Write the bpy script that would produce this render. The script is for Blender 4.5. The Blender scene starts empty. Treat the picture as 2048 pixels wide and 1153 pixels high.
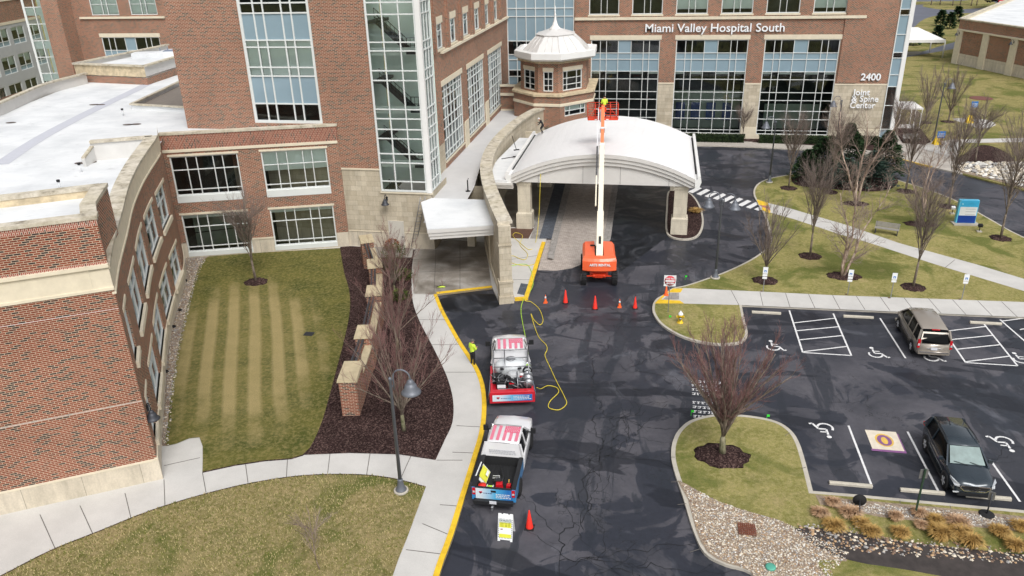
import bpy, bmesh, math, random
import numpy as np
from mathutils import Vector, Matrix
from mathutils.geometry import tessellate_polygon
random.seed(7)
D = bpy.data
SC = bpy.context.scene
COL = SC.collection
rad = math.radians
# ---------------------------------------------------------------- camera (solved from the photograph's vanishing points)
F, TH, RO, YA, H = 1575.67, 0.420964, 0.0265057, 0.189175, 22.8
_R = np.array([[1, 0, 0], [0, -math.sin(TH), -math.cos(TH)], [0, math.cos(TH), -math.sin(TH)]])
_c, _s = math.cos(RO), math.sin(RO)
_R = np.array([[_c, _s, 0], [-_s, _c, 0], [0, 0, 1]]) @ _R
_c, _s = math.cos(YA), math.sin(YA)
_R = _R @ np.array([[_c, -_s, 0], [_s, _c, 0], [0, 0, 1]]).T
cd = D.cameras.new('camera'); cam = D.objects.new('camera', cd); COL.objects.link(cam)
cd.sensor_width = 36; cd.lens = 36 * F / 2048; cd.clip_start = .5; cd.clip_end = 2000
m = np.eye(4); m[:3, 0] = _R[0]; m[:3, 1] = -_R[1]; m[:3, 2] = -_R[2]; m[:3, 3] = [0, 0, H]
cam.matrix_world = Matrix(m.tolist()); SC.camera = cam
# ---------------------------------------------------------------- sky, sun, exposure (overcast winter day)
w = D.worlds.new('World'); SC.world = w; w.use_nodes = True
nt = w.node_tree; bg = nt.nodes['Background']
sky = nt.nodes.new('ShaderNodeTexSky'); sky.sky_type = 'NISHITA'; sky.sun_disc = False
sky.sun_elevation = rad(52); sky.sun_rotation = rad(150); sky.air_density = 1.0; sky.dust_density = 4.0; sky.ozone_density = 1.0
hs = nt.nodes.new('ShaderNodeHueSaturation'); hs.inputs['Saturation'].default_value = .22
nt.links.new(sky.outputs[0], hs.inputs['Color']); nt.links.new(hs.outputs[0], bg.inputs[0]); bg.inputs[1].default_value = .15
sl = D.lights.new('sun', 'SUN'); sl.energy = 1.5; sl.angle = rad(26); sl.color = (1, .97, .93)
so = D.objects.new('sun', sl); COL.objects.link(so)
so.rotation_euler = (rad(38), 0, rad(30))
SC.view_settings.view_transform = 'Standard'; SC.view_settings.look = 'None'; SC.view_settings.exposure = .2; SC.view_settings.gamma = 1
SC.render.resolution_x = 1024; SC.render.resolution_y = 576
SC.render.engine = 'CYCLES'

def at(x, y, z=0.0):
    "point of the photograph lying on the horizontal plane z (used for surveying the site)"
    d = _R.T @ np.array([(x - 1024) / F, (y - 576.5) / F, 1.0]); t = (z - H) / d[2]
    return (float(d[0] * t), float(d[1] * t))
def ats(pts, z=0.0): return [at(x, y, z) for x, y in pts]
# ---------------------------------------------------------------- mesh builder
def rot2(x, y, a): return (x * math.cos(a) - y * math.sin(a), x * math.sin(a) + y * math.cos(a))
class MB:
    def __init__(s): s.v = []; s.f = []; s.m = []; s.uv = []; s.sm = []; s.cuts = [0]
    def cut(s): s.cuts.append(len(s.f)); return s
    def face(s, pts, m=0, uv=None, sm=False):
        i = len(s.v); s.v += [tuple(p) for p in pts]; s.f.append(list(range(i, i + len(pts)))); s.m.append(m); s.uv.append(uv); s.sm.append(sm)
    def mesh(s, vs, fs, m=0, sm=False):
        i = len(s.v); s.v += [tuple(p) for p in vs]
        for f in fs: s.f.append([i + k for k in f]); s.m.append(m); s.uv.append(None); s.sm.append(sm)
    def box(s, c, d, rz=0, m=0, rx=0, ry=0, top=(1, 1)):
        "c centre of the base, d size; top = scale of the upper face"
        vs = []
        for z in (0, 1):
            for a, b in ((-1, -1), (1, -1), (1, 1), (-1, 1)):
                k = (top if z else (1, 1)); vs.append(Vector((a * d[0] / 2 * k[0], b * d[1] / 2 * k[1], z * d[2])))
        R = Matrix.Rotation(rz, 3, 'Z') @ Matrix.Rotation(rx, 3, 'X') @ Matrix.Rotation(ry, 3, 'Y')
        vs = [R @ v + Vector(c) for v in vs]
        s.mesh(vs, [(3, 2, 1, 0), (4, 5, 6, 7), (0, 1, 5, 4), (1, 2, 6, 5), (2, 3, 7, 6), (3, 0, 4, 7)], m)
    def beam(s, a, b, w, h=None, m=0, up=(0, 0, 1)):
        a = Vector(a); b = Vector(b); h = h or w; t = (b - a).normalized(); u = Vector(up)
        if abs(t.dot(u)) > .98: u = Vector((0, 1, 0))
        x = t.cross(u).normalized(); y = x.cross(t)
        vs = [p + x * (i * w / 2) + y * (j * h / 2) for p in (a, b) for i, j in ((-1, -1), (1, -1), (1, 1), (-1, 1))]
        s.mesh(vs, [(0, 1, 2, 3), (7, 6, 5, 4), (1, 0, 4, 5), (2, 1, 5, 6), (3, 2, 6, 7), (0, 3, 7, 4)], m)
    def tube(s, pts, r, n=6, m=0, cap=True, sm=True):
        pts = [Vector(p) for p in pts]; rr = r if isinstance(r, (list, tuple)) else [r] * len(pts); vs = []
        for i, p in enumerate(pts):
            t = (pts[min(i + 1, len(pts) - 1)] - pts[max(i - 1, 0)]).normalized()
            u = Vector((0, 0, 1)) if abs(t.z) < .9 else Vector((1, 0, 0))
            x = t.cross(u).normalized(); y = x.cross(t)
            for k in range(n):
                a = 2 * math.pi * k / n; vs.append(p + (x * math.cos(a) + y * math.sin(a)) * rr[i])
        fs = [(i * n + k, i * n + (k + 1) % n, (i + 1) * n + (k + 1) % n, (i + 1) * n + k) for i in range(len(pts) - 1) for k in range(n)]
        if cap: fs += [tuple(range(n))[::-1], tuple(range((len(pts) - 1) * n, len(pts) * n))]
        s.mesh(vs, fs, m, sm)
    def lathe(s, c, prof, n=16, m=0, axis='Z', sm=True):
        "prof = list of (radius, height) along the axis"
        vs = []
        for r, h in prof:
            for k in range(n):
                a = 2 * math.pi * k / n; x, y = r * math.cos(a), r * math.sin(a)
                p = (x, y, h) if axis == 'Z' else ((h, x, y) if axis == 'X' else (x, h, y))
                vs.append((c[0] + p[0], c[1] + p[1], c[2] + p[2]))
        fs = [(i * n + k, i * n + (k + 1) % n, (i + 1) * n + (k + 1) % n, (i + 1) * n + k) for i in range(len(prof) - 1) for k in range(n)]
        fs += [tuple(range(n))[::-1], tuple(range((len(prof) - 1) * n, len(prof) * n))]
        s.mesh(vs, fs, m, sm)
    def flat(s, poly, z, m=0):
        poly = [Vector((p[0], p[1], 0)) for p in poly]
        for t in tessellate_polygon([poly]):
            q = [poly[i] for i in t]
            if (q[1] - q[0]).cross(q[2] - q[0]).z < 0: q = q[::-1]
            s.face([(p.x, p.y, z) for p in q], m)
    def prism(s, poly, z0, z1, m=0, ms=None, bottom=False):
        if area(poly) < 0: poly = poly[::-1]
        s.flat(poly, z1, m)
        if bottom: s.flat(poly, z0, m)
        for i in range(len(poly)):
            a, b = poly[i], poly[(i + 1) % len(poly)]
            s.face([(a[0], a[1], z0), (b[0], b[1], z0), (b[0], b[1], z1), (a[0], a[1], z1)], m if ms is None else ms)
    def loft(s, rings, m=0, caps=True, sm=True, closed=True):
        n = len(rings[0]); vs = [p for r in rings for p in r]
        fs = [(i * n + k, i * n + (k + 1) % n, (i + 1) * n + (k + 1) % n, (i + 1) * n + k) for i in range(len(rings) - 1) for k in range(n if closed else n - 1)]
        if caps: fs += [tuple(range(n))[::-1], tuple(range((len(rings) - 1) * n, len(rings) * n))]
        s.mesh(vs, fs, m, sm)
    def split(s, name, mats, parent=None, world=False, bevel=0):
        "one object for every piece begun with cut()"
        c = sorted(set(s.cuts + [len(s.f)]))
        for a, e in zip(c, c[1:]):
            b = MB(); b.f = []; remap = {}
            for f in s.f[a:e]:
                for k in f:
                    if k not in remap: remap[k] = len(b.v); b.v.append(s.v[k])
                b.f.append([remap[k] for k in f])
            b.m, b.uv, b.sm = s.m[a:e], s.uv[a:e], s.sm[a:e]; o = b.build(name, mats, parent, world, bevel)
        return o
    def build(s, name, mats, parent=None, world=False, bevel=0, loc=None):
        "world: the vertices are world coordinates, made relative to the parent"
        off = Vector((0, 0, 0))
        if world and parent is not None:
            off = Vector(parent.location); q = parent.parent
            while q is not None: off = off + Vector(q.location); q = q.parent
        me = D.meshes.new(name)
        me.from_pydata([tuple(Vector(v) - off) for v in s.v], [], s.f)
        mats = mats if isinstance(mats, (list, tuple)) else [mats]
        for mt in mats: me.materials.append(mt)
        uvl = me.uv_layers.new(name='UVMap'); data = uvl.data
        for i, p in enumerate(me.polygons):
            p.material_index = min(s.m[i], len(mats) - 1); p.use_smooth = s.sm[i]
            if s.uv[i]:
                for k, li in enumerate(p.loop_indices): data[li].uv = s.uv[i][k]
            else:
                n = p.normal
                if abs(n.z) > .75:
                    for li, vi in zip(p.loop_indices, s.f[i]): data[li].uv = (s.v[vi][0], s.v[vi][1])
                else:
                    h = math.hypot(n.x, n.y) or 1; tx, ty = -n.y / h, n.x / h
                    for li, vi in zip(p.loop_indices, s.f[i]): v = s.v[vi]; data[li].uv = (v[0] * tx + v[1] * ty, v[2])
        me.update()
        o = D.objects.new(name, me); COL.objects.link(o)
        if parent is not None: o.parent = parent
        if loc: o.location = loc
        if bevel:
            b = o.modifiers.new('bevel', 'BEVEL'); b.width = bevel; b.segments = 2; b.limit_method = 'ANGLE'; b.angle_limit = rad(40)
        return o
def area(p): return sum(p[i][0] * p[(i + 1) % len(p)][1] - p[(i + 1) % len(p)][0] * p[i][1] for i in range(len(p))) / 2
def tag(o, label=None, cat=None, group=None, kind=None):
    if label: o['label'] = label
    if cat: o['category'] = cat
    if group: o['group'] = group
    if kind: o['kind'] = kind
    return o
def thing(name, label, cat, loc=(0, 0, 0), rz=0, group=None):
    o = D.objects.new(name, None); COL.objects.link(o); o.empty_display_size = .3
    o.location = loc; o.rotation_euler = (0, 0, rz); return tag(o, label, cat, group)
def copy_thing(r, loc, rz=0, sc=None, label=None, group=None, mats=None):
    c = r.copy(); COL.objects.link(c); c.location = loc; c.rotation_euler = (0, 0, rz)
    if sc is not None: c.scale = (sc, sc, sc) if not isinstance(sc, tuple) else sc
    if label: c['label'] = label
    if group: c['group'] = group
    for ch in list(r.children):
        d = ch.copy(); COL.objects.link(d); d.parent = c
        for g in list(ch.children):
            e = g.copy(); COL.objects.link(e); e.parent = d
    return c
def smooth(p, n=6, closed=True):
    out = []; N = len(p)
    for i in range(N if closed else N - 1):
        g = (lambda k: p[k % N]) if closed else (lambda k: p[min(max(k, 0), N - 1)])
        a, b, c, d = g(i - 1), g(i), g(i + 1), g(i + 2)
        for k in range(n):
            t = k / n
            out.append(tuple(.5 * (2 * b[j] + (c[j] - a[j]) * t + (2 * a[j] - 5 * b[j] + 4 * c[j] - d[j]) * t * t + (3 * b[j] - a[j] - 3 * c[j] + d[j]) * t ** 3) for j in range(len(b))))
    if not closed: out.append(tuple(p[-1]))
    return out
def offset(p, d, closed=True):
    "moves a polyline to its left by d"
    out = []; N = len(p)
    for i in range(N):
        a = p[(i - 1) % N] if closed or i > 0 else None; c = p[(i + 1) % N] if closed or i < N - 1 else None; b = p[i]; ns = []
        for q, r in ((a, b), (b, c)):
            if q is None or r is None: continue
            l = math.hypot(r[0] - q[0], r[1] - q[1])
            if l > 1e-6: ns.append((-(r[1] - q[1]) / l, (r[0] - q[0]) / l))
        nx = sum(n[0] for n in ns) / len(ns); ny = sum(n[1] for n in ns) / len(ns); k = nx * nx + ny * ny
        k = max(k, .35); out.append((b[0] + nx * d / k, b[1] + ny * d / k))
    return out
# ---------------------------------------------------------------- materials
def lin(c): return tuple(((v / 255 + .055) / 1.055) ** 2.4 if v > 10 else v / 255 / 12.92 for v in c)
class NT:
    def __init__(s, name):
        s.mat = D.materials.new(name); s.mat.use_nodes = True; s.t = s.mat.node_tree; s.p = s.t.nodes['Principled BSDF']
    def n(s, typ, **kw):
        nd = s.t.nodes.new('ShaderNode' + typ)
        for k, v in kw.items():
            if k.startswith('_'): setattr(nd, k[1:], v)
            else: s.set(nd.inputs[k.replace('__', ' ')], v)
        return nd
    def set(s, inp, v):
        if isinstance(v, bpy.types.NodeSocket): s.t.links.new(v, inp)
        else:
            if hasattr(inp, 'default_value') and isinstance(v, tuple) and len(v) == 3 and len(inp.default_value) == 4: v = v + (1,)
            inp.default_value = v
    def pos(s, kind='geo', scale=None):
        o = {'geo': lambda: s.n('NewGeometry').outputs['Position'], 'uv': lambda: s.n('UVMap', _uv_map='UVMap').outputs[0], 'obj': lambda: s.n('TexCoord').outputs['Object']}[kind]()
        if scale: o = s.n('Mapping', Vector=o, Scale=scale).outputs[0]
        return o
    def noise(s, vec, scale, detail=4, rough=.55, dist=0, out='Fac'): return s.n('TexNoise', Vector=vec, Scale=scale, Detail=detail, Roughness=rough, Distortion=dist).outputs[out]
    def ramp(s, fac, *stops):
        r = s.n('ValToRGB', Fac=fac); e = r.color_ramp.elements
        while len(e) < len(stops): e.new(.5)
        for i, (p, c) in enumerate(stops): e[i].position = p; e[i].color = (c if isinstance(c, tuple) else (c, c, c)) + (1,)
        return r.outputs[0]
    def mix(s, fac, a, b, mode='MIX'):
        x = s.n('Mix', _data_type='RGBA', _blend_type=mode); s.set(x.inputs[0], fac); s.set(x.inputs[6], a); s.set(x.inputs[7], b); return x.outputs[2]
    def math(s, op, a, b=0.0):
        x = s.n('Math', _operation=op); s.set(x.inputs[0], a); s.set(x.inputs[1], b); return x.outputs[0]
    def bump(s, h, st=.3, dist=.02): s.set(s.p.inputs['Normal'], s.n('Bump', Height=h, Strength=st, Distance=dist).outputs[0])
    def done(s, col=None, rough=None, metal=None, spec=None, coat=None):
        for k, v in (('Base Color', col), ('Roughness', rough), ('Metallic', metal), ('Specular IOR Level', spec), ('Coat Weight', coat)):
            if v is not None: s.set(s.p.inputs[k], v)
        return s.mat
def plain(name, c, rough=.6, metal=0, var=.12, scale=3.0, spec=.5, coat=0, bump=0, kind='obj'):
    t = NT(name); c = lin(c); v = t.pos(kind); f = t.noise(v, scale, 5, .6)
    col = t.ramp(f, (.3, tuple(x * (1 - var) for x in c)), (.7, tuple(min(1, x * (1 + var)) for x in c)))
    if bump: t.bump(t.noise(v, scale * 8, 3), bump)
    return t.done(col, rough, metal, spec, coat)
def brick(name, c1, c2, dark, mortar, bw=.203, bh=.0677, ms=.011, pdark=.25, kind='uv', soldier=False):
    t = NT(name); v = t.pos('uv')
    if soldier: v = t.n('Mapping', Vector=v, Rotation=(0, 0, math.pi / 2)).outputs[0]
    kw = dict(Scale=1.0, Mortar__Size=ms, Mortar__Smooth=.1, Brick__Width=bw, Row__Height=bh)
    b = t.n('TexBrick', Vector=v, Color1=lin(c1), Color2=lin(c2), Mortar=lin(mortar), Bias=0.0, **kw)
    b2 = t.n('TexBrick', Vector=v, Color1=(0, 0, 0), Color2=(1, 1, 1), Mortar=(0, 0, 0), Bias=0.0, **kw)
    sel = t.ramp(b2.outputs['Color'], (1 - pdark - .02, 0.0), (1 - pdark + .02, 1.0))
    nm = t.math('SUBTRACT', 1.0, b.outputs['Fac']); sel = t.math('MULTIPLY', sel, nm)
    g = t.pos('geo'); big = t.noise(g, .35, 5, .6); fine = t.noise(v, 9, 3)
    col = t.mix(sel, b.outputs['Color'], lin(dark)); col = t.mix(1.0, col, t.ramp(big, (.25, .82), (.75, 1.12)), 'MULTIPLY'); col = t.mix(1.0, col, t.ramp(fine, (.2, .8), (.8, 1.15)), 'MULTIPLY')
    t.bump(nm, .5, .006); return t.done(col, .9, spec=.25)
def stone(name, c, c2, mortar, bw=.9, bh=.4, ms=.012, stain=.35):
    t = NT(name); v = t.pos('uv'); b = t.n('TexBrick', Vector=v, Color1=lin(c), Color2=lin(c2), Mortar=lin(mortar), Scale=1.0, Mortar__Size=ms, Mortar__Smooth=.2, Brick__Width=bw, Row__Height=bh)
    g = t.pos('geo'); s1 = t.noise(t.n('Mapping', Vector=g, Scale=(1.5, 1.5, .4)).outputs[0], 1.4, 6, .7); col = t.mix(1.0, b.outputs['Color'], t.ramp(s1, (.3, 1 - stain), (.62, 1.05)), 'MULTIPLY')
    col = t.mix(1.0, col, t.ramp(t.noise(g, 14, 4), (.2, .88), (.8, 1.1)), 'MULTIPLY'); return t.done(col, .85, spec=.3)
# ---------------------------------------------------------------- shared materials
BR_N = brick('brick_near', (140, 74, 54), (118, 60, 44), (62, 52, 50), (192, 172, 150), bw=.27, bh=.09, ms=.0125, pdark=.2)
BR = brick('brick_wall', (142, 86, 66), (121, 70, 54), (84, 68, 62), (190, 170, 148), bw=.29, bh=.098, ms=.0145, pdark=.24)
BR_S = brick('brick_soldier_course', (142, 80, 64), (118, 64, 54), (76, 58, 54), (190, 165, 145), bw=.29, bh=.098, ms=.013, pdark=.15, soldier=True)
ST = stone('limestone_blocks', (200, 190, 170), (182, 171, 150), (165, 155, 138), stain=.22)
STP = stone('limestone_panels', (208, 198, 180), (200, 190, 171), (150, 142, 128), bw=2.4, bh=1.6, stain=.25)
def coping():
    t = NT('weathered_coping_stone'); g = t.pos('geo'); a = t.noise(g, 1.6, 7, .72); b = t.noise(g, .5, 3, .5)
    c = t.ramp(a, (.3, lin((92, 86, 76))), (.44, lin((172, 164, 148))), (.6, lin((205, 198, 184)))); c = t.mix(t.ramp(b, (.35, 0.0), (.7, .5)), c, lin((196, 186, 160)))
    return t.done(c, .9, spec=.2)
COP = coping()
COPT = plain('tan_cap_stone', (196, 180, 150), .85, var=.3, scale=2.5, kind='geo')
LINTEL = plain('cream_lintel_stone', (214, 204, 182), .8, var=.08, scale=2, kind='geo')
def membrane():
    t = NT('white_roof_membrane'); g = t.pos('geo'); c = t.ramp(t.noise(g, .35, 5, .6), (.3, lin((200, 203, 205))), (.6, lin((222, 224, 225))))
    c = t.mix(t.ramp(t.noise(g, 1.3, 8, .75), (.58, 0.0), (.74, .4)), c, lin((146, 146, 142)))
    c = t.mix(t.ramp(t.noise(t.n('Mapping', Vector=g, Scale=(.15, 2.2, 1)).outputs[0], .8, 3, .5), (.45, 0.0), (.8, .12)), c, lin((170, 172, 175)))
    return t.done(c, .7, spec=.3)
MEMB = membrane()
WHT = plain('white_painted_metal', (226, 226, 224), .45, var=.03, scale=1)
WFR = plain('white_window_frame', (214, 218, 216), .4, var=.03, scale=1)
GRYW = plain('pale_grey_fascia_metal', (205, 203, 199), .5, var=.05, scale=1.2)
PANEL = plain('white_wall_panel', (176, 178, 180), .6, var=.05, scale=1)
BLK = plain('black_rubber', (24, 24, 26), .85, var=.2, scale=9)
DKM = plain('dark_grey_metal', (62, 64, 70), .5, .3, var=.1)
GALV = plain('galvanised_steel', (150, 152, 156), .4, .7, var=.1)
CHROME = plain('chrome', (215, 215, 218), .15, 1, var=.02)
def glass(name, tint, transp, rough=.03):
    m = D.materials.new(name); m.use_nodes = True; t = m.node_tree; t.nodes.clear(); N = t.nodes.new
    o = N('ShaderNodeOutputMaterial'); tr = N('ShaderNodeBsdfTransparent'); tr.inputs[0].default_value = tint + (1,)
    g = N('ShaderNodeBsdfGlossy'); g.inputs['Color'].default_value = (.85, .92, .95, 1); g.inputs['Roughness'].default_value = rough
    f = N('ShaderNodeFresnel'); f.inputs[0].default_value = 1.6; mx = N('ShaderNodeMixShader'); mth = N('ShaderNodeMath'); mth.operation = 'ADD'; mth.inputs[1].default_value = transp
    t.links.new(f.outputs[0], mth.inputs[0]); t.links.new(mth.outputs[0], mx.inputs[0]); t.links.new(tr.outputs[0], mx.inputs[1]); t.links.new(g.outputs[0], mx.inputs[2]); t.links.new(mx.outputs[0], o.inputs[0])
    return m
GL = glass('window_glass', (.9, .95, .93), .02)
GLC = glass('clear_stair_glass', (.95, 1.0, .98), .03)
SPAN = plain('blue_grey_spandrel_glass', (134, 156, 168), .12, var=.05, scale=.5, spec=.6)
SHADE = plain('pale_green_roller_shade', (236, 244, 238), .7, var=.04, scale=1)
def room():
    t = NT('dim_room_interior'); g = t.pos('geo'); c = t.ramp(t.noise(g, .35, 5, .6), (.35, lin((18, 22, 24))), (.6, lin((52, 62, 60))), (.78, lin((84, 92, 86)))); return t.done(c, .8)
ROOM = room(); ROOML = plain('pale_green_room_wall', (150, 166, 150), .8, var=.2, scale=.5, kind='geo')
STAIRW = plain('stairwell_wall', (222, 234, 228), .8, var=.05, scale=.6, kind='geo')
def concrete(name, c, stain=.12, s=.5):
    t = NT(name); g = t.pos('geo'); a = t.noise(g, s, 6, .65); b = t.noise(g, 22, 4, .7); c = lin(c)
    k = t.ramp(a, (.3, tuple(v * (1 - stain) for v in c)), (.65, tuple(v * 1.04 for v in c))); k = t.mix(1.0, k, t.ramp(b, (.25, .9), (.75, 1.08)), 'MULTIPLY'); return t.done(k, .9, spec=.25)
CONC = concrete('concrete_sidewalk', (194, 192, 188)); KERB = concrete('kerb_concrete', (186, 180, 168), .2, 1.2); PLAZA = concrete('plaza_concrete', (176, 170, 162), .2)
def wetconc():
    t = NT('stained_concrete'); g = t.pos('geo'); a = t.noise(g, .45, 5, .6, .4)
    k = t.ramp(a, (.36, lin((104, 98, 90))), (.5, lin((140, 134, 126))), (.62, lin((168, 164, 158)))); k = t.mix(1.0, k, t.ramp(t.noise(g, 18, 4), (.25, .86), (.75, 1.1)), 'MULTIPLY')
    return t.done(k, t.ramp(a, (.38, .3), (.6, .8)))
WETC = wetconc()
def asphalt(name):
    t = NT(name); g = t.pos('geo')
    a = t.noise(g, .22, 5, .6, .5); f = t.noise(g, 60, 3, .7); md = t.noise(g, 3.5, 5, .7)
    base = t.ramp(a, (.35, lin((56, 57, 64))), (.6, lin((80, 79, 85))), (.75, lin((96, 94, 97))))
    w1 = t.noise(g, .27, 5, .58, 1.1); w2 = t.noise(t.n('Mapping', Vector=g, Scale=(1.2, .22, 1)).outputs[0], .42, 5, .6, .7); w3 = t.noise(t.n('Mapping', Vector=g, Location=(31, 7, 0), Scale=(.35, 1, 1)).outputs[0], .3, 4, .55, .9)
    m1 = t.ramp(w1, (.515, 0.0), (.535, .85), (.7, 1.0)); m2 = t.ramp(w2, (.53, 0.0), (.56, .75)); m3 = t.ramp(w3, (.56, 0.0), (.58, .8))
    base = t.mix(m1, base, lin((42, 45, 54))); base = t.mix(m2, base, lin((38, 42, 50))); base = t.mix(m3, base, lin((28, 31, 39)))
    hl = t.noise(t.n('Mapping', Vector=g, Location=(3, 17, 0)).outputs[0], .2, 5, .65, 1.6); base = t.mix(t.ramp(hl, (.6, 0.0), (.72, .5)), base, lin((104, 106, 114)))
    warp = t.n('VectorMath', _operation='ADD'); t.set(warp.inputs[0], g); nz = t.n('TexNoise', Vector=g, Scale=1.3, Detail=6).outputs['Color']; sc = t.n('VectorMath', _operation='SCALE'); t.set(sc.inputs[0], nz); sc.inputs['Scale'].default_value = 1.9; t.set(warp.inputs[1], sc.outputs[0])
    vo2 = t.n('TexVoronoi', _feature='DISTANCE_TO_EDGE', Vector=warp.outputs[0], Scale=.8); cr2 = t.ramp(vo2.outputs['Distance'], (.006, 1.0), (.022, 0.0)); mask2 = t.ramp(t.noise(g, .25, 3), (.52, 0.0), (.6, .7))
    base = t.mix(t.math('MULTIPLY', cr2, mask2), base, (.012, .013, .015))
    base = t.mix(1.0, base, t.ramp(md, (.3, .86), (.7, 1.1)), 'MULTIPLY'); base = t.mix(1.0, base, t.ramp(f, (.2, .8), (.8, 1.25)), 'MULTIPLY')
    r = t.ramp(w1, (.49, .72), (.53, .38)); t.bump(f, .25, .01); return t.done(base, r, spec=.4)
ASPH = asphalt('asphalt_surface')
def fresh():
    t = NT('dark_wet_asphalt'); g = t.pos('geo'); a = t.noise(g, .3, 5, .6, 2.0); c = t.ramp(a, (.38, lin((20, 23, 28))), (.56, lin((34, 37, 43))), (.7, lin((66, 67, 72)))); t.bump(t.noise(g, 60, 3), .2, .01); return t.done(c, t.ramp(a, (.4, .3), (.6, .6)))
ASPH2 = fresh()
def grass(name, g1, g2, dry, amt=.5, stripes=False):
    t = NT(name); g = t.pos('geo'); a = t.noise(g, .55, 6, .65); b = t.noise(g, 5.0, 4, .7); f = t.noise(t.n('Mapping', Vector=g, Scale=(1, 1, 1)).outputs[0], 26, 4, .8)
    c = t.ramp(a, (.35, lin(g1)), (.6, lin(g2))); c = t.mix(t.ramp(b, (.62 - amt * .4, 0.0), (.8 - amt * .2, .85)), c, lin(dry))
    if not stripes: pt = t.noise(g, .22, 4, .6, .8); c = t.mix(t.ramp(pt, (.5, 0.0), (.6, .7)), c, lin((84, 96, 42))); c = t.mix(t.ramp(t.noise(g, .3, 5, .7), (.55, 0.0), (.7, .5)), c, lin((176, 156, 118)))
    if stripes:
        r0 = t.n('Mapping', Vector=g, Rotation=(0, 0, rad(-27))).outputs[0]; wv = t.n('TexWave', _wave_type='BANDS', _bands_direction='X', Vector=r0, Scale=.235, Distortion=.9, Detail=3, Detail__Scale=.5)
        md = t.n('Mapping', Vector=g, Location=(24.3, -39.2, 0)).outputs[0]; md = t.n('Mapping', Vector=md, Rotation=(0, 0, rad(-27)), Scale=(1, 1, 1)).outputs[0]; md = t.n('Mapping', Vector=md, Scale=(.14, .062, 0)).outputs[0]
        ln = t.n('VectorMath', _operation='LENGTH'); t.set(ln.inputs[0], md); edge_ = t.math('ADD', ln.outputs['Value'], t.math('MULTIPLY', t.noise(g, .5, 5, .65), .55)); k = t.ramp(edge_, (.7, 1.0), (1.3, 0.0))
        st_ = t.math('ADD', t.ramp(wv.outputs['Fac'], (.25, .1), (.72, .8)), t.ramp(t.noise(g, .8, 6, .7), (.35, -.0), (.7, .25)))
        c = t.mix(t.math('MULTIPLY', st_, k), c, lin((158, 143, 100)))
    c = t.mix(1.0, c, t.ramp(f, (.25, .5), (.5, 1.0), (.75, 1.45)), 'MULTIPLY'); t.bump(f, .8, .05); return t.done(c, .95, spec=.1)
GR_A = grass('mown_lawn', (70, 78, 36), (100, 98, 50), (140, 128, 84), .45, True)
GR_B = grass('dormant_lawn', (98, 100, 52), (130, 120, 76), (164, 148, 112), .62)
GR_C = grass('island_turf', (116, 116, 62), (144, 138, 84), (168, 156, 110), .5)
GR_F = grass('far_lawn', (112, 110, 62), (138, 130, 82), (162, 150, 106), .5)
def mulch():
    t = NT('bark_mulch'); g = t.pos('geo'); v = t.n('TexVoronoi', Vector=g, Scale=16.0, Randomness=1.0); c = t.ramp(v.outputs['Color'], (.1, lin((34, 24, 24))), (.6, lin((64, 48, 46))), (.95, lin((112, 92, 86)))); c = t.mix(1.0, c, t.ramp(t.noise(g, .8, 5), (.3, .65), (.7, 1.15)), 'MULTIPLY'); t.bump(v.outputs['Distance'], .8, .04); return t.done(c, .95, spec=.1)
MUL = mulch()
GRAV = plain('gravel_bed', (146, 130, 112), .9, var=.35, scale=9, bump=.8, kind='geo')
SILT = plain('dark_silty_bed', (58, 52, 50), .8, var=.35, scale=2.5, bump=.5, kind='geo')
YEL = plain('yellow_kerb_paint', (222, 182, 40), .7, var=.18, scale=3.5, kind='geo')
LINEM = plain('white_road_paint', (216, 216, 216), .7, var=.14, scale=5, kind='geo')
def pavers(name, c1, c2, mo, bw=.3, bh=.15): return stone(name, c1, c2, mo, bw, bh, .012, .3)
PAV = pavers('brown_pavers', (190, 180, 172), (176, 166, 158), (140, 132, 126)); PAVG = pavers('blue_grey_pavers', (96, 102, 112), (82, 88, 98), (60, 64, 70)); PAVR = pavers('red_brown_pavers', (104, 78, 66), (92, 66, 56), (66, 52, 46)); PAVL = pavers('light_paver_band', (158, 154, 150), (148, 144, 140), (112, 108, 104), .6, .6)
# ---------------------------------------------------------------- ground
def sheet(name, poly, z, mat, kind='structure', h=.0, side=None, sm=0):
    if sm: poly = smooth(poly, sm)
    b = MB()
    if h: b.prism(poly, z - h, z, 0, ms=1)
    else: b.flat(poly, z)
    o = b.build(name, [mat, side or mat]); return tag(o, kind=kind)
def ribbon(name, line, w, z0, z1, mat, closed=False, side=1):
    "strip lying to the left (side=1) of the line, raised from z0 to z1"
    a = line; c = offset(line, w * side, closed); b = MB(); N = len(a); R = range(N if closed else N - 1)
    for i in R:
        j = (i + 1) % N; q = [a[i], a[j], c[j], c[i]]
        if area(q) < 0: q = q[::-1]
        b.face([(p[0], p[1], z1) for p in q])
        for l, s_ in ((a, 1), (c, -1)):
            b.face([(l[i][0], l[i][1], z0), (l[j][0], l[j][1], z0), (l[j][0], l[j][1], z1), (l[i][0], l[i][1], z1)])
    if not closed:
        for i in (0, -1): b.face([(a[i][0], a[i][1], z0), (c[i][0], c[i][1], z0), (c[i][0], c[i][1], z1), (a[i][0], a[i][1], z1)])
    return tag(b.build(name, mat), kind='structure')
sheet('ground', [(-900, -200), (900, -200), (900, 1200), (-900, 1200)], -.3, GR_F)
sheet('road', [(-40, -6), (75, -6), (75, 95.2), (-40, 95.2)], 0, ASPH)
K = .13
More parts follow.
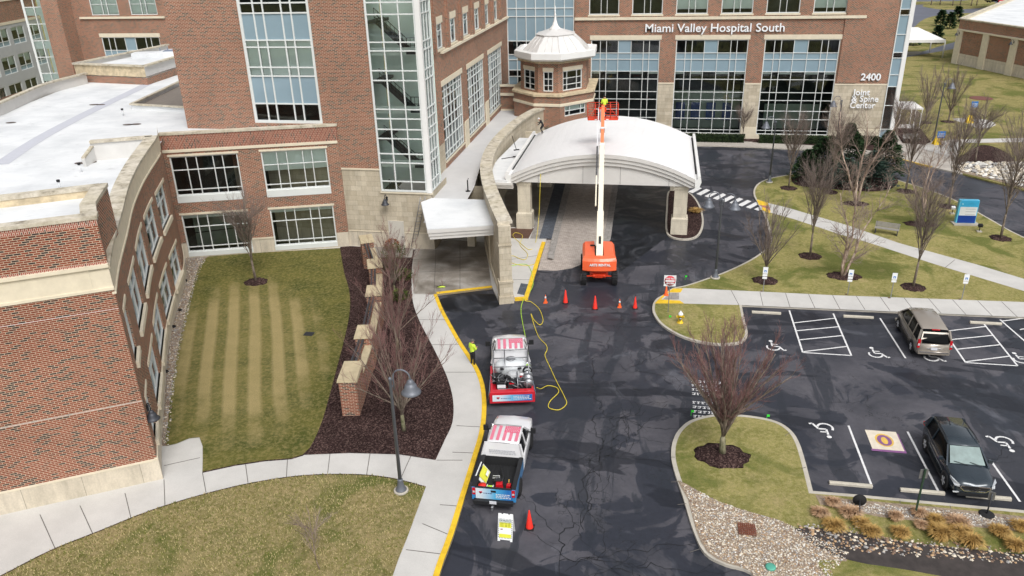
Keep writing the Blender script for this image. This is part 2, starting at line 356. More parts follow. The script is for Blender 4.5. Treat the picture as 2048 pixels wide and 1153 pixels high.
def island(outline, mat, sm=5, name='grass', kerb=.16):
    p = smooth(outline, sm) if sm else outline
    if area(p) < 0: p = p[::-1]
    b = MB(); b.prism(p, -.02, K); tag(b.build('kerb', KERB), kind='structure')
    q = offset(p, kerb); b = MB(); b.flat(q, K + .008); return tag(b.build(name, mat), kind='structure'), q
# left-hand side: slab to the road edge, lawns and beds laid on it
edge_px = [(868, 1200), (884, 1140), (908, 1073), (930, 1000), (951, 930), (968, 870), (973, 822), (970, 780), (960, 748), (945, 722), (922, 687), (901, 650), (886, 622), (874, 592)]
edge = smooth(ats(edge_px), 5, False)
notch = [at(985, 579), at(998, 607), at(1028, 603), at(1056, 601), at(1091, 488)]
left = edge + notch + [at(1112, 400), (-9.5, 95.2), (-120, 95.2), (-120, -10), (edge[0][0], -10)]
sheet('sidewalk', left, K, CONC, h=.16, side=KERB)
ribbon('yellow_kerb_line', edge, .24, .004, K + .03, YEL)
ribbon('yellow_kerb_line', [at(874, 592), at(985, 579)], .3, .004, K + .03, YEL)
ribbon('yellow_kerb_line', [at(1030, 603), at(1056, 601), at(1091, 488)], .3, .004, K + .04, YEL)
lawnA = smooth(ats([(420, 512), (400, 530), (385, 575), (372, 625), (356, 700), (343, 780), (336, 850), (333, 893), (399, 876), (405, 945)], K), 3, False) + smooth(ats([(470, 931), (530, 922), (605, 911), (638, 860), (657, 800), (673, 740), (691, 670), (700, 620), (698, 580), (688, 545), (680, 497)], K), 3, False)
sheet('lawn', lawnA, K + .03, GR_A)
gravstrip = [at(371, 515, K), at(425, 500, K)] + smooth(ats([(405, 530), (390, 575), (377, 625), (361, 700), (348, 780), (341, 850), (338, 892)], K), 3, False) + [at(322, 893, K), at(322, 800, K), at(340, 650, K), at(370, 560, K)]
sheet('gravel', gravstrip, K + .012, GRAV)
swl = smooth(ats([(871, 921), (890, 880), (905, 845), (906, 800), (893, 752), (866, 695), (840, 645), (826, 605), (823, 560), (826, 520), (830, 500)], K), 4, False)
mul = swl + ats([(680, 492), (688, 545), (698, 580), (700, 620), (691, 670), (673, 740), (657, 800), (638, 860), (605, 911), (700, 907), (800, 910)], K)
sheet('mulch_bed', mul, K + .022, MUL)
lawnB = smooth(ats([(-60, 1180), (0, 1153), (100, 1102), (200, 1062), (300, 1022), (400, 991), (500, 967), (600, 952), (700, 949), (780, 956), (852, 974)], K), 4, False) + smooth(ats([(835, 1020), (815, 1075), (795, 1125), (770, 1200)], K), 3, False) + [(-12, 5), (-40, 5)]
sheet('lawn', lawnB, K + .02, GR_B)
ribbon('lawn_edge', lawnB[:41], -.06, K, K + .024, MUL); ribbon('lawn_edge', lawnA[27:], -.05, K, K + .034, MUL)
# stained wet concrete at the covered walk, patches and joints
sheet('wet_concrete', ats([(828, 500), (900, 480), (970, 485), (984, 576), (878, 588), (860, 590), (828, 588), (824, 545)], K), K + .006, WETC)
sheet('wet_concrete', ats([(752, 492), (828, 492), (824, 516), (745, 516)], K), K + .028, WETC)
jb = MB()
def joint(a, b, z=K, w=.03): p, q = at(*a, z), at(*b, z); jb.beam((p[0], p[1], z + .009), (q[0], q[1], z + .009), w, .006)
for a, b in [((880, 1010), (930, 1014)), ((905, 905), (957, 907)), ((913, 852), (972, 855)), ((890, 745), (962, 745)), ((862, 690), (925, 690)), ((832, 640), (895, 640)), ((868, 590), (872, 500)), ((920, 583), (920, 490)), ((828, 545), (979, 540)), ((826, 520), (974, 512)), ((845, 1048), (905, 1073)), ((812, 1100), (893, 1110)), ((873, 921), (925, 921)), ((405, 946), (412, 985)), ((491, 928), (496, 966)), ((575, 917), (573, 955)), ((660, 908), (655, 950)), ((740, 908), (733, 952)), ((328, 932), (400, 916)), ((328, 960), (330, 1013)), ((250, 987), (262, 1037)), ((160, 1012), (185, 1067)), ((80, 1030), (110, 1097)), ((822, 912), (800, 961)), ((1020, 520), (1084, 510)), ((1026, 560), (1065, 560))]: joint(a, b)
# paved apron under the entrance canopy
sheet('pavers', ats([(1076, 541), (1112, 542), (1145, 537), (1175, 524), (1205, 504), (1219, 480), (1238, 350), (1100, 350), (1088, 490)]), .006, PAV)
sheet('light_paver_band', ats([(1207, 500), (1221, 480), (1240, 345), (1229, 345), (1207, 480)]), .011, PAVL)
sheet('grey_pavers', ats([(1078, 478), (1104, 478), (1137, 345), (1116, 345)], K), K + .008, PAVG)
sheet('light_paver_band', ats([(1104, 478), (1095, 520), (1107, 522), (1117, 478), (1149, 345), (1137, 345)]), .15, PAVL)
sheet('light_paver_band', ats([(1060, 478), (1078, 478), (1116, 345), (1106, 345)], K), K + .010, PAVL)
sheet('red_pavers', ats([(1022, 457), (1068, 457), (1057, 478), (1020, 477)], K), K + .012, PAVR)
sheet('wet_concrete', ats([(1004, 366), (1100, 366), (1070, 455), (1018, 455)], K), K + .004, WETC)
sheet('grey_pavers', ats([(1042, 567), (1062, 570), (1054, 592), (1034, 588)], K), K + .01, PAVG)
sheet('wet_asphalt_lane', ats([(1240, 352), (1222, 480), (1240, 545), (1340, 470), (1330, 352)]) , .004, ASPH2)
sheet('wet_asphalt_patch', smooth(ats([(882, 598), (985, 588), (1000, 612), (940, 625), (893, 622)]), 3), .004, ASPH2)
# planted island by the right-hand column
g_, q_ = island(ats([(1336, 386), (1332, 420), (1331, 462), (1342, 477), (1370, 482), (1396, 475), (1407, 452), (1404, 425), (1393, 402), (1378, 388), (1356, 383)], 0), MUL, name='mulch_bed')
# big lawn island, footpaths on it
main = ats([(1620, 348), (1580, 352), (1545, 358), (1520, 367), (1508, 380), (1508, 396), (1521, 418), (1531, 440), (1538, 466), (1540, 484), (1532, 500), (1500, 523), (1450, 547), (1400, 565), (1368, 575), (1345, 580), (1328, 592), (1312, 602), (1305, 615), (1307, 632), (1325, 655), (1368, 679), (1425, 692), (1472, 691), (1490, 683), (1495, 668), (1489, 645)])
right_edge = ats([(2260, 570), (2048, 478), (1985, 444), (1920, 408), (1862, 384), (1792, 362), (1740, 350)])
mp = smooth(main, 4, False) + [at(1483, 614), at(2048, 638), (48, 49)] + smooth(right_edge, 4, False)
island(mp, GR_C, sm=0)
def walk(pts, name='footpath', z=K + .016, mat=CONC): return sheet(name, ats(pts, K), z, mat)
walk([(1345, 578), (1368, 577), (1520, 584), (1660, 591), (2048, 605), (2300, 612), (2300, 646), (2048, 635), (1483, 611), (1365, 608), (1309, 608), (1325, 592)])
walk([(1512, 399), (1537, 407), (1578, 417), (1642, 436), (1697, 452), (1798, 487), (1954, 530), (2200, 605), (2150, 612), (2048, 583), (1872, 530), (1780, 500), (1731, 484), (1678, 469), (1588, 439), (1533, 424), (1521, 420)])
for a, b in [((1462, 581), (1478, 611)), ((1520, 585), (1526, 612)), ((1571, 587), (1580, 615)), ((1617, 589), (1630, 617)), ((1665, 591), (1680, 619)), ((1712, 592), (1730, 620)), ((1760, 594), (1780, 622)), ((1808, 596), (1830, 625)), ((1857, 598), (1882, 627)), ((1905, 600), (1932, 630)), ((1955, 602), (1985, 633)), ((2003, 604), (2035, 635)), ((1700, 453), (1680, 469)), ((1760, 474), (1745, 487)), ((1640, 436), (1622, 450)), ((1585, 420), (1572, 434)), ((1850, 503), (1830, 500)), ((1910, 520), (1890, 536))]: joint(a, b, K + .009, .035)
sheet('yellow_ramp_paint', ats([(1513, 400), (1535, 406), (1538, 413), (1518, 411)], K), K + .022, YEL); sheet('yellow_ramp_paint', ats([(1524, 421), (1540, 427), (1541, 422), (1524, 414)], K), K + .022, YEL)
sheet('red_pavers', ats([(1518, 411), (1538, 413), (1541, 422), (1524, 414)], K), K + .024, plain('red_tactile_panel', (176, 110, 100), .8, kind='geo'))
sheet('yellow_ramp_paint', ats([(1346, 578), (1366, 578), (1361, 586), (1338, 586)], K), K + .022, YEL); sheet('yellow_ramp_paint', ats([(1346, 578), (1338, 586), (1322, 600), (1360, 602), (1368, 608), (1309, 608), (1326, 591)], K), K + .02, YEL)
sheet('tactile_pavers', ats([(1340, 587), (1358, 587), (1358, 600), (1326, 600)], K), K + .026, PAVL)
# island with the big tree, gravel, planting bed and silt
isl = smooth(ats([(1540, 1200), (1500, 1150), (1450, 1134), (1408, 1110), (1384, 1060), (1366, 1000), (1349, 950), (1342, 915), (1346, 885), (1360, 861), (1386, 843), (1435, 833), (1500, 836), (1552, 847), (1582, 866), (1599, 893), (1612, 935)]), 4, False) + [at(1625, 987), at(1700, 993), at(2048, 1026), (34, 26), (34, 5), (4, 5)]
g_, q_ = island(isl, GR_C, sm=0, kerb=.2)
sheet('gravel', smooth(ats([(1356, 962), (1400, 985), (1440, 1005), (1500, 1025), (1560, 1042), (1600, 1065), (1700, 1110), (1660, 1153), (1640, 1200), (1545, 1200), (1500, 1143), (1455, 1128), (1415, 1105), (1392, 1060), (1376, 1000)], K), 2), K + .02, GRAV)
sheet('gravel', ats([(1630, 990), (1700, 1000), (1850, 1013), (2048, 1034), (2200, 1048), (2200, 1085), (2048, 1065), (1900, 1050), (1760, 1035), (1640, 1010)], K), K + .018, GRAV)
sheet('silt_bed', smooth(ats([(1590, 1058), (1680, 1062), (1760, 1078), (1900, 1095), (2048, 1110), (2300, 1130), (2300, 1200), (1990, 1200), (1760, 1135), (1660, 1110)], K), 2), K + .024, SILT)
sheet('grass', smooth(ats([(1640, 1122), (1720, 1128), (1850, 1148), (1950, 1175), (1700, 1190), (1650, 1150)], K), 3), K + .03, GR_C)
for a, b in [((1342, 915), (1350, 915)), ((1342, 965), (1362, 963)), ((1355, 1010), (1373, 1008)), ((1380, 1105), (1402, 1098)), ((1580, 866), (1570, 872)), ((1612, 935), (1602, 938)), ((1800, 1002), (1800, 1010)), ((1900, 1012), (1902, 1020))]: joint(a, b, K, .03)
# far side: back walk, plaza, lawn with rocks
sheet('sidewalk', ats([(1378, 293), (1440, 294), (1520, 297), (1640, 303), (1750, 312), (1790, 319), (1830, 329), (1900, 345), (1925, 351), (1925, 200), (1375, 200)]) , K, PLAZA, h=.16, side=KERB)
farl = ats([(1925, 351), (1990, 368), (2048, 383), (2200, 420)]) + [(140, 70), (220, 140), (220, 420), (20, 420), (26.5, 97)] + ats([(1800, 250), (1860, 285), (1912, 318)])
sheet('lawn', farl, K + .01, GR_F, h=.17)
ribbon('yellow_kerb_line', ats([(1770, 315.5), (1790, 319), (1830, 329), (1862, 336.5)]), .22, 0, K + .03, YEL, side=1)
def far(pts, mat, z=K + .02, name='road', sm=3): return sheet(name, smooth(ats(pts, K), sm), z, mat)
FARA = plain('far_asphalt', (92, 95, 106), .6, var=.15, scale=.3, kind='geo')
far([(1700, 30), (1838, 10), (1846, 14), (1890, 20), (1960, 17), (2030, 9), (2048, 12), (1980, 25), (1900, 28), (1850, 38), (1822, 60), (1780, 80)], FARA)
far([(1760, 118), (1830, 108), (1912, 84), (1990, 70), (1990, 82), (1915, 97), (1830, 112), (1760, 124)], FARA)
far([(1700, -6), (1900, -3), (2100, -9), (2300, -9), (2300, 4), (2100, 0), (1960, -1), (1900, 3), (1700, 3)], FARA)
far([(1990, -6), (2200, -6), (2200, 30), (2040, 26), (2005, 12)], FARA)
far([(1790, 118), (1806, 106), (1842, 104), (1836, 109), (1812, 112)], PLAZA, K + .03, 'concrete_pad')
sheet('mulch_bed', smooth(ats([(1912, 322), (1935, 305), (1960, 292), (1985, 294), (2010, 305), (2028, 320), (2020, 333), (1975, 336), (1925, 333)], K), 4), K + .05, MUL)
sheet('footpath', ats([(1835, 296), (1900, 280), (2048, 277), (2200, 276), (2200, 285), (2048, 285), (1925, 287), (1912, 318)], K), K + .03, CONC)
sheet('footpath', smooth(ats([(1905, 238), (1940, 238), (1975, 241), (1992, 251), (1962, 259), (1940, 250), (1920, 245)], K), 2), K + .03, CONC)
sheet('gravel', ats([(1905, 334), (1930, 328), (2048, 325), (2200, 330), (2200, 425), (2048, 378), (1990, 362), (1925, 347)], K), K + .035, GRAV)
sheet('mulch_bed', ats([(1783, 252), (1838, 254), (1862, 285), (1850, 290), (1805, 287)], K), K + .03, MUL)
sheet('mulch_bed', ats([(1395, 274), (1510, 278), (1510, 284), (1395, 282)], K), K + .01, MUL); sheet('mulch_bed', ats([(1505, 278), (1640, 282), (1780, 290), (1755, 303), (1640, 292), (1505, 285)], K), K + .012, MUL)
tag(jb.build('paving_joints', plain('dark_joint', (96, 92, 88), .9)), kind='structure')  # thin dark strips for the joints between paving slabs
# ---------------------------------------------------------------- painted markings (thin sheets of paint)
mk = MB()
def line(a, b, w=.1, z=.009): 
    p, q = at(*a), at(*b); mk.face([(x, y, z) for x, y in ccw([offset([p, q], w / 2, False)[0], offset([p, q], w / 2, False)[1], offset([p, q], -w / 2, False)[1], offset([p, q], -w / 2, False)[0]])])
def ccw(p): return p if area(p) > 0 else p[::-1]
def wline(x0, y0, x1, y1, w=.1, z=.009):
    l = math.hypot(x1 - x0, y1 - y0); nx, ny = -(y1 - y0) / l * w / 2, (x1 - x0) / l * w / 2
    mk.face([(x, y, z) for x, y in ccw([(x0 + nx, y0 + ny), (x1 + nx, y1 + ny), (x1 - nx, y1 - ny), (x0 - nx, y0 - ny)])])
for x0 in (9.06, 17.9):
    wline(x0, 48.75, x0, 43.0); wline(x0 + 2.7, 48.6, x0 + 2.7, 43.0); wline(x0, 43.0, x0 + 2.7, 43.0)
    for k, (ya, yb) in enumerate([(46.9, 47.9), (45.8, 46.7), (44.6, 45.5), (43.1, 44.1)]): wline(x0 + .05, ya, x0 + 2.65, yb, .1, .013)
for a, b in [((1760, 637), (1811, 717)), ((2000, 640), (2075, 705)), ((1697, 852), (1744, 974)), ((1815, 864), (1876, 982)), ((1980, 920), (2040, 1004))]: line(a, b)
line((2004, 643), (2050, 637), .1, .013); line((2040, 660), (2080, 652), .1, .013)
for i in range(9):
    x = 1388 + i * 16.5; y = 379 + i * 4.4
    p = ats([(x - 12, y + 5), (x + 8, y - 5), (x + 16, y - 2), (x - 3, y + 8)]); mk.face([(a, b, .009) for a, b in ccw(p)])
def wheelchair(c, s=1.0, r=0.0):
    def T(x, y): x, y = rot2(x * s, y * s, r); return (c[0] + x, c[1] + y)
    def st(pts, w):
        for a, b in zip(pts, pts[1:]): wline(*T(*a), *T(*b), w * s, .0125)
    st([(math.cos(t) * .42 - .05, math.sin(t) * .42 - .25) for t in [rad(150 + k * 20) for k in range(11)]], .13)
    st([(-.1, .45), (-.08, -.1), (.35, -.1), (.62, -.62), (.8, -.55)], .13); st([(-.08, .2), (.3, .2)], .1)
    n = 10; mk.face([(*T(-.12 + .14 * math.cos(2 * math.pi * k / n), .66 + .14 * math.sin(2 * math.pi * k / n)), .0125) for k in range(n)])
for p, r in (((1547, 692), 0), ((1751, 706), 0), ((1862, 713), 0), ((2040, 717), 0), ((1650, 861), math.pi), ((2010, 888), math.pi)): wheelchair(at(*p), .86, r)
rr = random.Random(3); c0 = at(1395, 728); 
for row in range(9):
    yy = 38.9 - row * .44; x = 2.55 + .0 * row
    if row in (4,): continue
    while x < 4.2:
        wd = rr.choice([.12, .16, .2]); wline(x, yy, x + wd, yy, .05, .009); wline(x, yy - .16, x + wd * rr.uniform(.4, 1), yy - .16, .05, .009); wline(x + wd * rr.choice((.1, .5, .9)), yy + .03, x + wd * .5, yy - .2, .045, .0125); x += wd + .05
tag(mk.build('road_markings', LINEM), kind='structure')
ph = thing('parking_stall_emblem', 'cream parking bay panel painted with a purple and gold heart medal and purple border', 'pavement emblem', (*at(1768, 880), 0))
p0 = at(1741, 863); b = MB(); b.flat([(-.72, -.85), (.72, -.85), (.72, .75), (-.72, .75)], .009); b.build('panel', plain('cream_paint', (214, 204, 186), .7), ph)
b = MB(); b.flat([(-.78, -1.02), (.78, -1.02), (.78, -.85), (-.78, -.85)], .010); b.flat([(.72, -.85), (.78, -.85), (.78, .6), (.72, .6)], .01)
def disc(b, x, y, rx, ry, z, m=0, n=20): b.flat([(x + rx * math.cos(2 * math.pi * k / n), y + ry * math.sin(2 * math.pi * k / n)) for k in range(n)], z, m)
PUR = plain('purple_paint', (130, 84, 132), .7); GOLD = plain('gold_paint', (214, 178, 84), .7)
b.build('purple_border', PUR, ph); b = MB(); disc(b, 0, -.05, .42, .55, .013); b.build('medal_rim', GOLD, ph)
b = MB(); disc(b, 0, -.07, .33, .45, .017); b.build('medal_field', PUR, ph); b = MB(); disc(b, 0, -.1, .15, .3, .021); b.build('medal_bust', GOLD, ph)

ck = MB(); rc = random.Random(8)
def crack(x, y, a, n, w=.03, br=.12, st=.32):
    pts = [(x, y)]
    for i in range(n):
        a = a0 + (a - a0) * .75 + rc.uniform(-.5, .5); b_ = a + rc.uniform(-.6, .6); x += math.cos(b_) * st * rc.uniform(.5, 1.3); y += math.sin(b_) * st * rc.uniform(.5, 1.3); pts.append((x, y))
        if rc.random() < br and w > .012: kids.append((x, y, a + rc.choice((-1, 1)) * rc.uniform(.6, 1.3), int(n * rc.uniform(.15, .4)), w * .65))
    for p0_, p1_ in zip(pts, pts[1:]):
        l = math.hypot(p1_[0] - p0_[0], p1_[1] - p0_[1]) or 1; ww = w * rc.uniform(.25, 1.0); nx, ny = -(p1_[1] - p0_[1]) / l * ww, (p1_[0] - p0_[0]) / l * ww; ck.face([(u_, v_, .0075) for u_, v_ in ccw([(p0_[0] + nx, p0_[1] + ny), (p1_[0] + nx, p1_[1] + ny), (p1_[0] - nx, p1_[1] - ny), (p0_[0] - nx, p0_[1] - ny)])])
kids = []
for x_, y_, a_, n_, w_ in [(-3.0, 22.5, 1.62, 74, .03), (-2.7, 23.5, 1.6, 60, .02), (-2.2, 26, 1.55, 40, .018), (-2.9, 30.8, -.15, 34, .022), (-1.5, 24.5, .2, 26, .018), (-4.6, 25.6, .1, 20, .016), (-3.3, 47.8, -.1, 22, .022), (9.5, 37.6, .02, 24, .014), (-1.5, 40.2, -.05, 26, .02), (12.5, 33.9, .1, 30, .014), (-6.2, 44.5, .1, 30, .02), (.5, 43.5, 1.4, 22, .018), (10, 33.4, .03, 30, .012), (-2.8, 34, .3, 20, .02)]:
    a0 = a_; crack(x_, y_, a_, n_, w_)
for k_ in range(2):
    cur_, kids = kids, []
    for q_ in cur_: a0 = q_[2]; crack(*q_)
tag(ck.build('asphalt_cracks', plain('tar_filled_crack', (22, 24, 28), .6)), kind='structure')
# ---------------------------------------------------------------- the hospital building
class Path:
    "plan line of a wall, running left to right as seen from outside"
    def __init__(s, pts):
        s.p = [tuple(p[:2]) for p in pts]; s.u = [0]
        for a, b in zip(s.p, s.p[1:]): s.u.append(s.u[-1] + math.hypot(b[0] - a[0], b[1] - a[1]))
        s.L = s.u[-1]
    def seg(s, u):
        for i in range(len(s.p) - 1):
            if u <= s.u[i + 1] + 1e-9 or i == len(s.p) - 2: return i
    def pos(s, u, d=0):
        i = s.seg(u); a, b = s.p[i], s.p[i + 1]; l = s.u[i + 1] - s.u[i]; t = (u - s.u[i]) / l
        n = s.nrm(u); return (a[0] + (b[0] - a[0]) * t + n[0] * d, a[1] + (b[1] - a[1]) * t + n[1] * d)
    def nrm(s, u):
        i = s.seg(u); a, b = s.p[i], s.p[i + 1]; l = s.u[i + 1] - s.u[i]; return ((b[1] - a[1]) / l, -(b[0] - a[0]) / l)
def wall(par, name, P, bands, holes=(), reveal=.22, u0=0, u1=None, mats=None, roomm=None, depth=2.6, rname='room'):
    "bands = [(z0, z1, material index)], holes = [(u0, u1, z0, z1)]"
    u1 = P.L if u1 is None else u1; b = MB(); r = MB()
    us = sorted(set([u0, u1] + [u for h in holes for u in h[:2] if u0 <= u <= u1] + [u for u in P.u if u0 < u < u1]))
    zs = sorted(set([z for z0, z1, _ in bands for z in (z0, z1)] + [z for h in holes for z in h[2:4]]))
    zlo, zhi = bands[0][0], bands[-1][1]
    for a, c in zip(us, us[1:]):
        if c - a < 1e-5: continue
        um = (a + c) / 2
        for z0, z1 in zip(zs, zs[1:]):
            if z0 < zlo - 1e-6 or z1 > zhi + 1e-6 or z1 - z0 < 1e-5: continue
            zm = (z0 + z1) / 2
            if any(h[0] < um < h[1] and h[2] < zm < h[3] for h in holes): continue
            mi = [k for q0, q1, k in bands if q0 <= zm <= q1][0]
            p, q = P.pos(a + 1e-6), P.pos(c - 1e-6)
            b.face([(*p, z0), (*q, z0), (*q, z1), (*p, z1)], mi, [(a, z0), (c, z0), (c, z1), (a, z1)])
    for h in holes:
        if h[1] < u0 or h[0] > u1: continue
        mi = [k for q0, q1, k in bands if q0 <= (h[2] + h[3]) / 2 <= q1 + 1e-6][0]
        p0, p1 = P.pos(h[0]), P.pos(h[1]); n = P.nrm((h[0] + h[1]) / 2)
        def back(p, d): return (p[0] - n[0] * d, p[1] - n[1] * d)
        i0, i1 = back(p0, reveal), back(p1, reveal); z0, z1 = h[2], h[3]
        for A, B_, C, E_ in (((*p0, z0), (*p0, z1), (*i0, z1), (*i0, z0)), ((*p1, z1), (*p1, z0), (*i1, z0), (*i1, z1)), ((*p0, z1), (*p1, z1), (*i1, z1), (*i0, z1)), ((*p1, z0), (*p0, z0), (*i0, z0), (*i1, z0))): b.face([A, B_, C, E_], mi)
        d = h[4] if len(h) > 4 else depth
        if d:
            j0, j1 = back(p0, d), back(p1, d)
            for q in ([(*i0, z0), (*i0, z1), (*j0, z1), (*j0, z0)], [(*i1, z1), (*i1, z0), (*j1, z0), (*j1, z1)], [(*i0, z1), (*i1, z1), (*j1, z1), (*j0, z1)], [(*i1, z0), (*i0, z0), (*j0, z0), (*j1, z0)], [(*j0, z0), (*j0, z1), (*j1, z1), (*j1, z0)]): r.face(q)
    o = b.build(name, mats, par, world=True)
    if r.f: r.build(rname, roomm or ROOM, par, world=True)
    return o
def window(par, P, u0, u1, z0, z1, cols, rows, cell=None, inset=.12, w=.07, frame=None, gl=None, name='window', shade=None, label=None, edge=.1):
    "cols, rows = fractions of the mullion lines inside; cell(i, j) -> 'g' glass, 's' spandrel; shade(i, j) -> fraction covered by a roller shade"
    cols = [0] + list(cols) + [1]; rows = [0] + list(rows) + [1]; p0, p1 = P.pos(u0), P.pos(u1); n = P.nrm((u0 + u1) / 2)
    L = math.hypot(p1[0] - p0[0], p1[1] - p0[1]); tx, ty = (p1[0] - p0[0]) / L, (p1[1] - p0[1]) / L; n = (ty, -tx)
    def pt(f, z, d): return (p0[0] + tx * L * f - n[0] * d, p0[1] + ty * L * f - n[1] * d, z)
    Z = lambda r: z0 + (z1 - z0) * r
    f = MB(); gg = MB(); sh = MB()
    for k, c in enumerate(cols):
        e = edge if k in (0, len(cols) - 1) else w; cc = min(max(c, e / 2 / L), 1 - e / 2 / L); f.beam(pt(cc, z0, inset), pt(cc, z1, inset), .12, e, up=(tx, ty, 0))
    for k, r in enumerate(rows):
        e = edge if k in (0, len(rows) - 1) else w; zz = min(max(Z(r), z0 + e / 2), z1 - e / 2); f.beam(pt(.003, zz, inset - .003), pt(.997, zz, inset - .003), .12, e)
    for j in range(len(rows) - 1):
        for i in range(len(cols) - 1):
            k = cell(i, j) if cell else 'g'; a, b_ = cols[i], cols[i + 1]; q0, q1 = Z(rows[j]), Z(rows[j + 1])
            gg.face([pt(a, q0, inset + .02), pt(b_, q0, inset + .02), pt(b_, q1, inset + .02), pt(a, q1, inset + .02)], {'g': 0, 's': 1}[k])
            s_ = shade(i, j) if shade else 0
            if s_ and k == 'g':
                m_ = .02 / L; qq = q1 - (q1 - q0) * s_; sh.face([pt(a + m_, qq, inset + .14), pt(b_ - m_, qq, inset + .14), pt(b_ - m_, q1, inset + .14), pt(a + m_, q1, inset + .14)])
    o = f.build(name, frame or WFR, par, world=True)
    if label: o['label'] = label
    gg.build('pane', [gl or GL, SPAN], o, world=True)
    if sh.f: sh.build('roller_shade', SHADE, o, world=True)
    return o
def trim(b, P, u0, u1, z0, z1, out=.06, back=.1, m=0):
    "a course of stone standing proud of the wall"
    b.cut(); us = [u0] + [u for u in P.u if u0 < u < u1] + [u1]; f = [P.pos(u, out) for u in us]; k = [P.pos(u, -back) for u in us]
    b.prism(f + k[::-1], z0, z1, m, bottom=True)
HB = thing('hospital_building', 'large red brick hospital with limestone base, white roofs, stair tower and glazed bays', 'hospital', (-20, 60, 0))
MW = [BR, ST, BR_S, LINTEL, BR_N]
# --- main front block
PF = Path([(-10.1, 95.8), (26.3, 95.8)]); X = lambda x: x + 10.1
bays = [(-8.15, -.22), (1.6, 9.62), (11.4, 19.45)]
up = [(-8.46, -5.02), (-3.55, -.12), (1.38, 4.86), (6.33, 9.75), (11.18, 14.74), (16.16, 19.65)]
holes = [(X(a), X(b), .65, 11.42, 5.0) for a, b in bays] + [(X(a), X(b), 14.2, 17.0) for a, b in up] + [(X(a), X(b), 18.6, 21.4) for a, b in up]
wall(HB, 'front_wall', PF, [(0, 6.45, 1), (6.45, 24, 0)], holes, mats=MW, u1=X(25.05))
cz = [.135, .226, .397, .584, .763, .848]; rz = [(z - .65) / 10.77 for z in (1.12, 2.45, 3.4, 4.62, 5.52, 6.98, 7.86, 9.22, 9.94)]
for a, b in bays:
    o = window(HB, PF, X(a), X(b), .65, 11.42, cz, rz, lambda i, j: 's' if j in (7, 8) or (j == 9 and i == 3) else 'g', w=.065, shade=lambda i, j: .35 if j == 6 and i % 2 == 0 else 0)
for k, (a, b) in enumerate(up):
    for z in (14.2, 18.6): window(HB, PF, X(a), X(b), z, z + 2.8, [.4, .6], [.72], shade=(lambda i, j, k=k: (1 if j == 1 else (.75 if k in (2, 3, 5) else 0)) if k not in (0, 1, 4) else (.25 if j else 0)), w=.06)
b = MB()
for a, c in bays: trim(b, PF, X(a) - .15, X(c) + .15, 11.42, 11.92, .05)
for a, c in up: trim(b, PF, X(a) - .1, X(c) + .1, 14.02, 14.2, .12); trim(b, PF, X(a) - .1, X(c) + .1, 17.0, 17.35, .05)
trim(b, PF, 0, X(21.75), 13.62, 13.92, .22)
for a, c in ((0, X(-8.15)), (X(-.22), X(1.6)), (X(9.62), X(11.4)), (X(19.45), X(25.05))): trim(b, PF, a, c, 6.42, 6.6, .05); trim(b, PF, a + .0, c - .0, 0, 1.5, .06)
for a, c in bays: trim(b, PF, X(a), X(c), .0, .62, .04)
b.build('stone_trim', [LINTEL], HB, world=True)
b = MB(); trim(b, PF, X(19.6), X(21.72), 6.7, 24, .12); b.split('brick_pilaster', BR, HB, world=True)
window(HB, Path([(25.05, 95.8), (26.3, 95.8)]), 0, 1.12, .3, 22, [], [(z - .3) / 21.7 for z in (1.5, 4.2, 6.3, 7.6, 9.4, 10.0, 11.9, 13.9, 14.5, 16.6)], lambda i, j: 's' if j in (0, 3, 4, 6, 7, 9) else 'g', name='corner_glazing', inset=-.02)
b = MB(); b.box((26.32, 95.95, 0), (.42, .5, 24)); b.build('corner_post', WHT, HB, world=True)
b = MB()
for q in ((26.5, 96, 0), (26.5, 112, 0), (-10, 112, 0)): pass
b.face([(26.4, 96.0, 0), (26.4, 115, 0), (26.4, 115, 24), (26.4, 96.0, 24)]); b.face([(25.05, 98, 0), (25.06, 98, 24), (26.4, 98, 24), (26.4, 98, 0)]); b.build('side_wall', BR, HB, world=True)
# interior art panels seen through the middle bay
b = MB()
for x in (2.6, 4.4, 6.2, 8.1): b.box((x, 98.6, 1.7), (1.1, .05, 2.1))
b.build('wall_art', plain('blue_artwork', (40, 72, 132), .6, var=.3, scale=2), HB, world=True)
b = MB(); b.face([(1.6, 98.9, .65), (9.6, 98.9, .65), (9.6, 98.9, 5.2), (1.6, 98.9, 5.2)]); b.face([(12.5, 99.2, .65), (19, 99.2, .65), (19, 99.2, 3.6), (12.5, 99.2, 3.6)]); b.build('lobby_wall', ROOML, HB, world=True)
def _unused(): pass
def text(name, body, size, loc, mat, par, ext=.04, rot=(rad(90), 0, 0), align='LEFT', sx=1.0, bold=.0, world=True, z=0):
    c = D.curves.new(name, 'FONT'); c.body = body; c.size = size; c.extrude = ext; c.align_x = align; c.offset = bold; c.resolution_u = 3
    t = D.objects.new(name + '_curve', c); COL.objects.link(t); bpy.context.view_layer.update()
    me = D.meshes.new_from_object(t.evaluated_get(bpy.context.evaluated_depsgraph_get())); D.objects.remove(t)
    me.materials.clear(); me.materials.append(mat); o = D.objects.new(name, me); COL.objects.link(o)
    o.rotation_euler = rot; o.scale = (sx, 1, 1); o.location = loc
    if par is not None:
        o.parent = par
        if world: o.location = Vector(loc) - Vector(par.location)
    return o
LET = plain('white_sign_letters', (236, 238, 240), .5, var=.02)
def fit(o, width):
    xs = [v.co.x for v in o.data.vertices]; o.scale = (width / (max(xs) - min(xs)), 1, 1)
fit(text('sign_lettering', 'Miami Valley Hospital South', 1.28, (-2.05, 95.68, 12.28), LET, HB, .06, bold=.012), 15.3)
fit(text('sign_lettering', '2400', 1.05, (22.1, 95.68, 7.0), LET, HB, .06, bold=.02), 2.1)
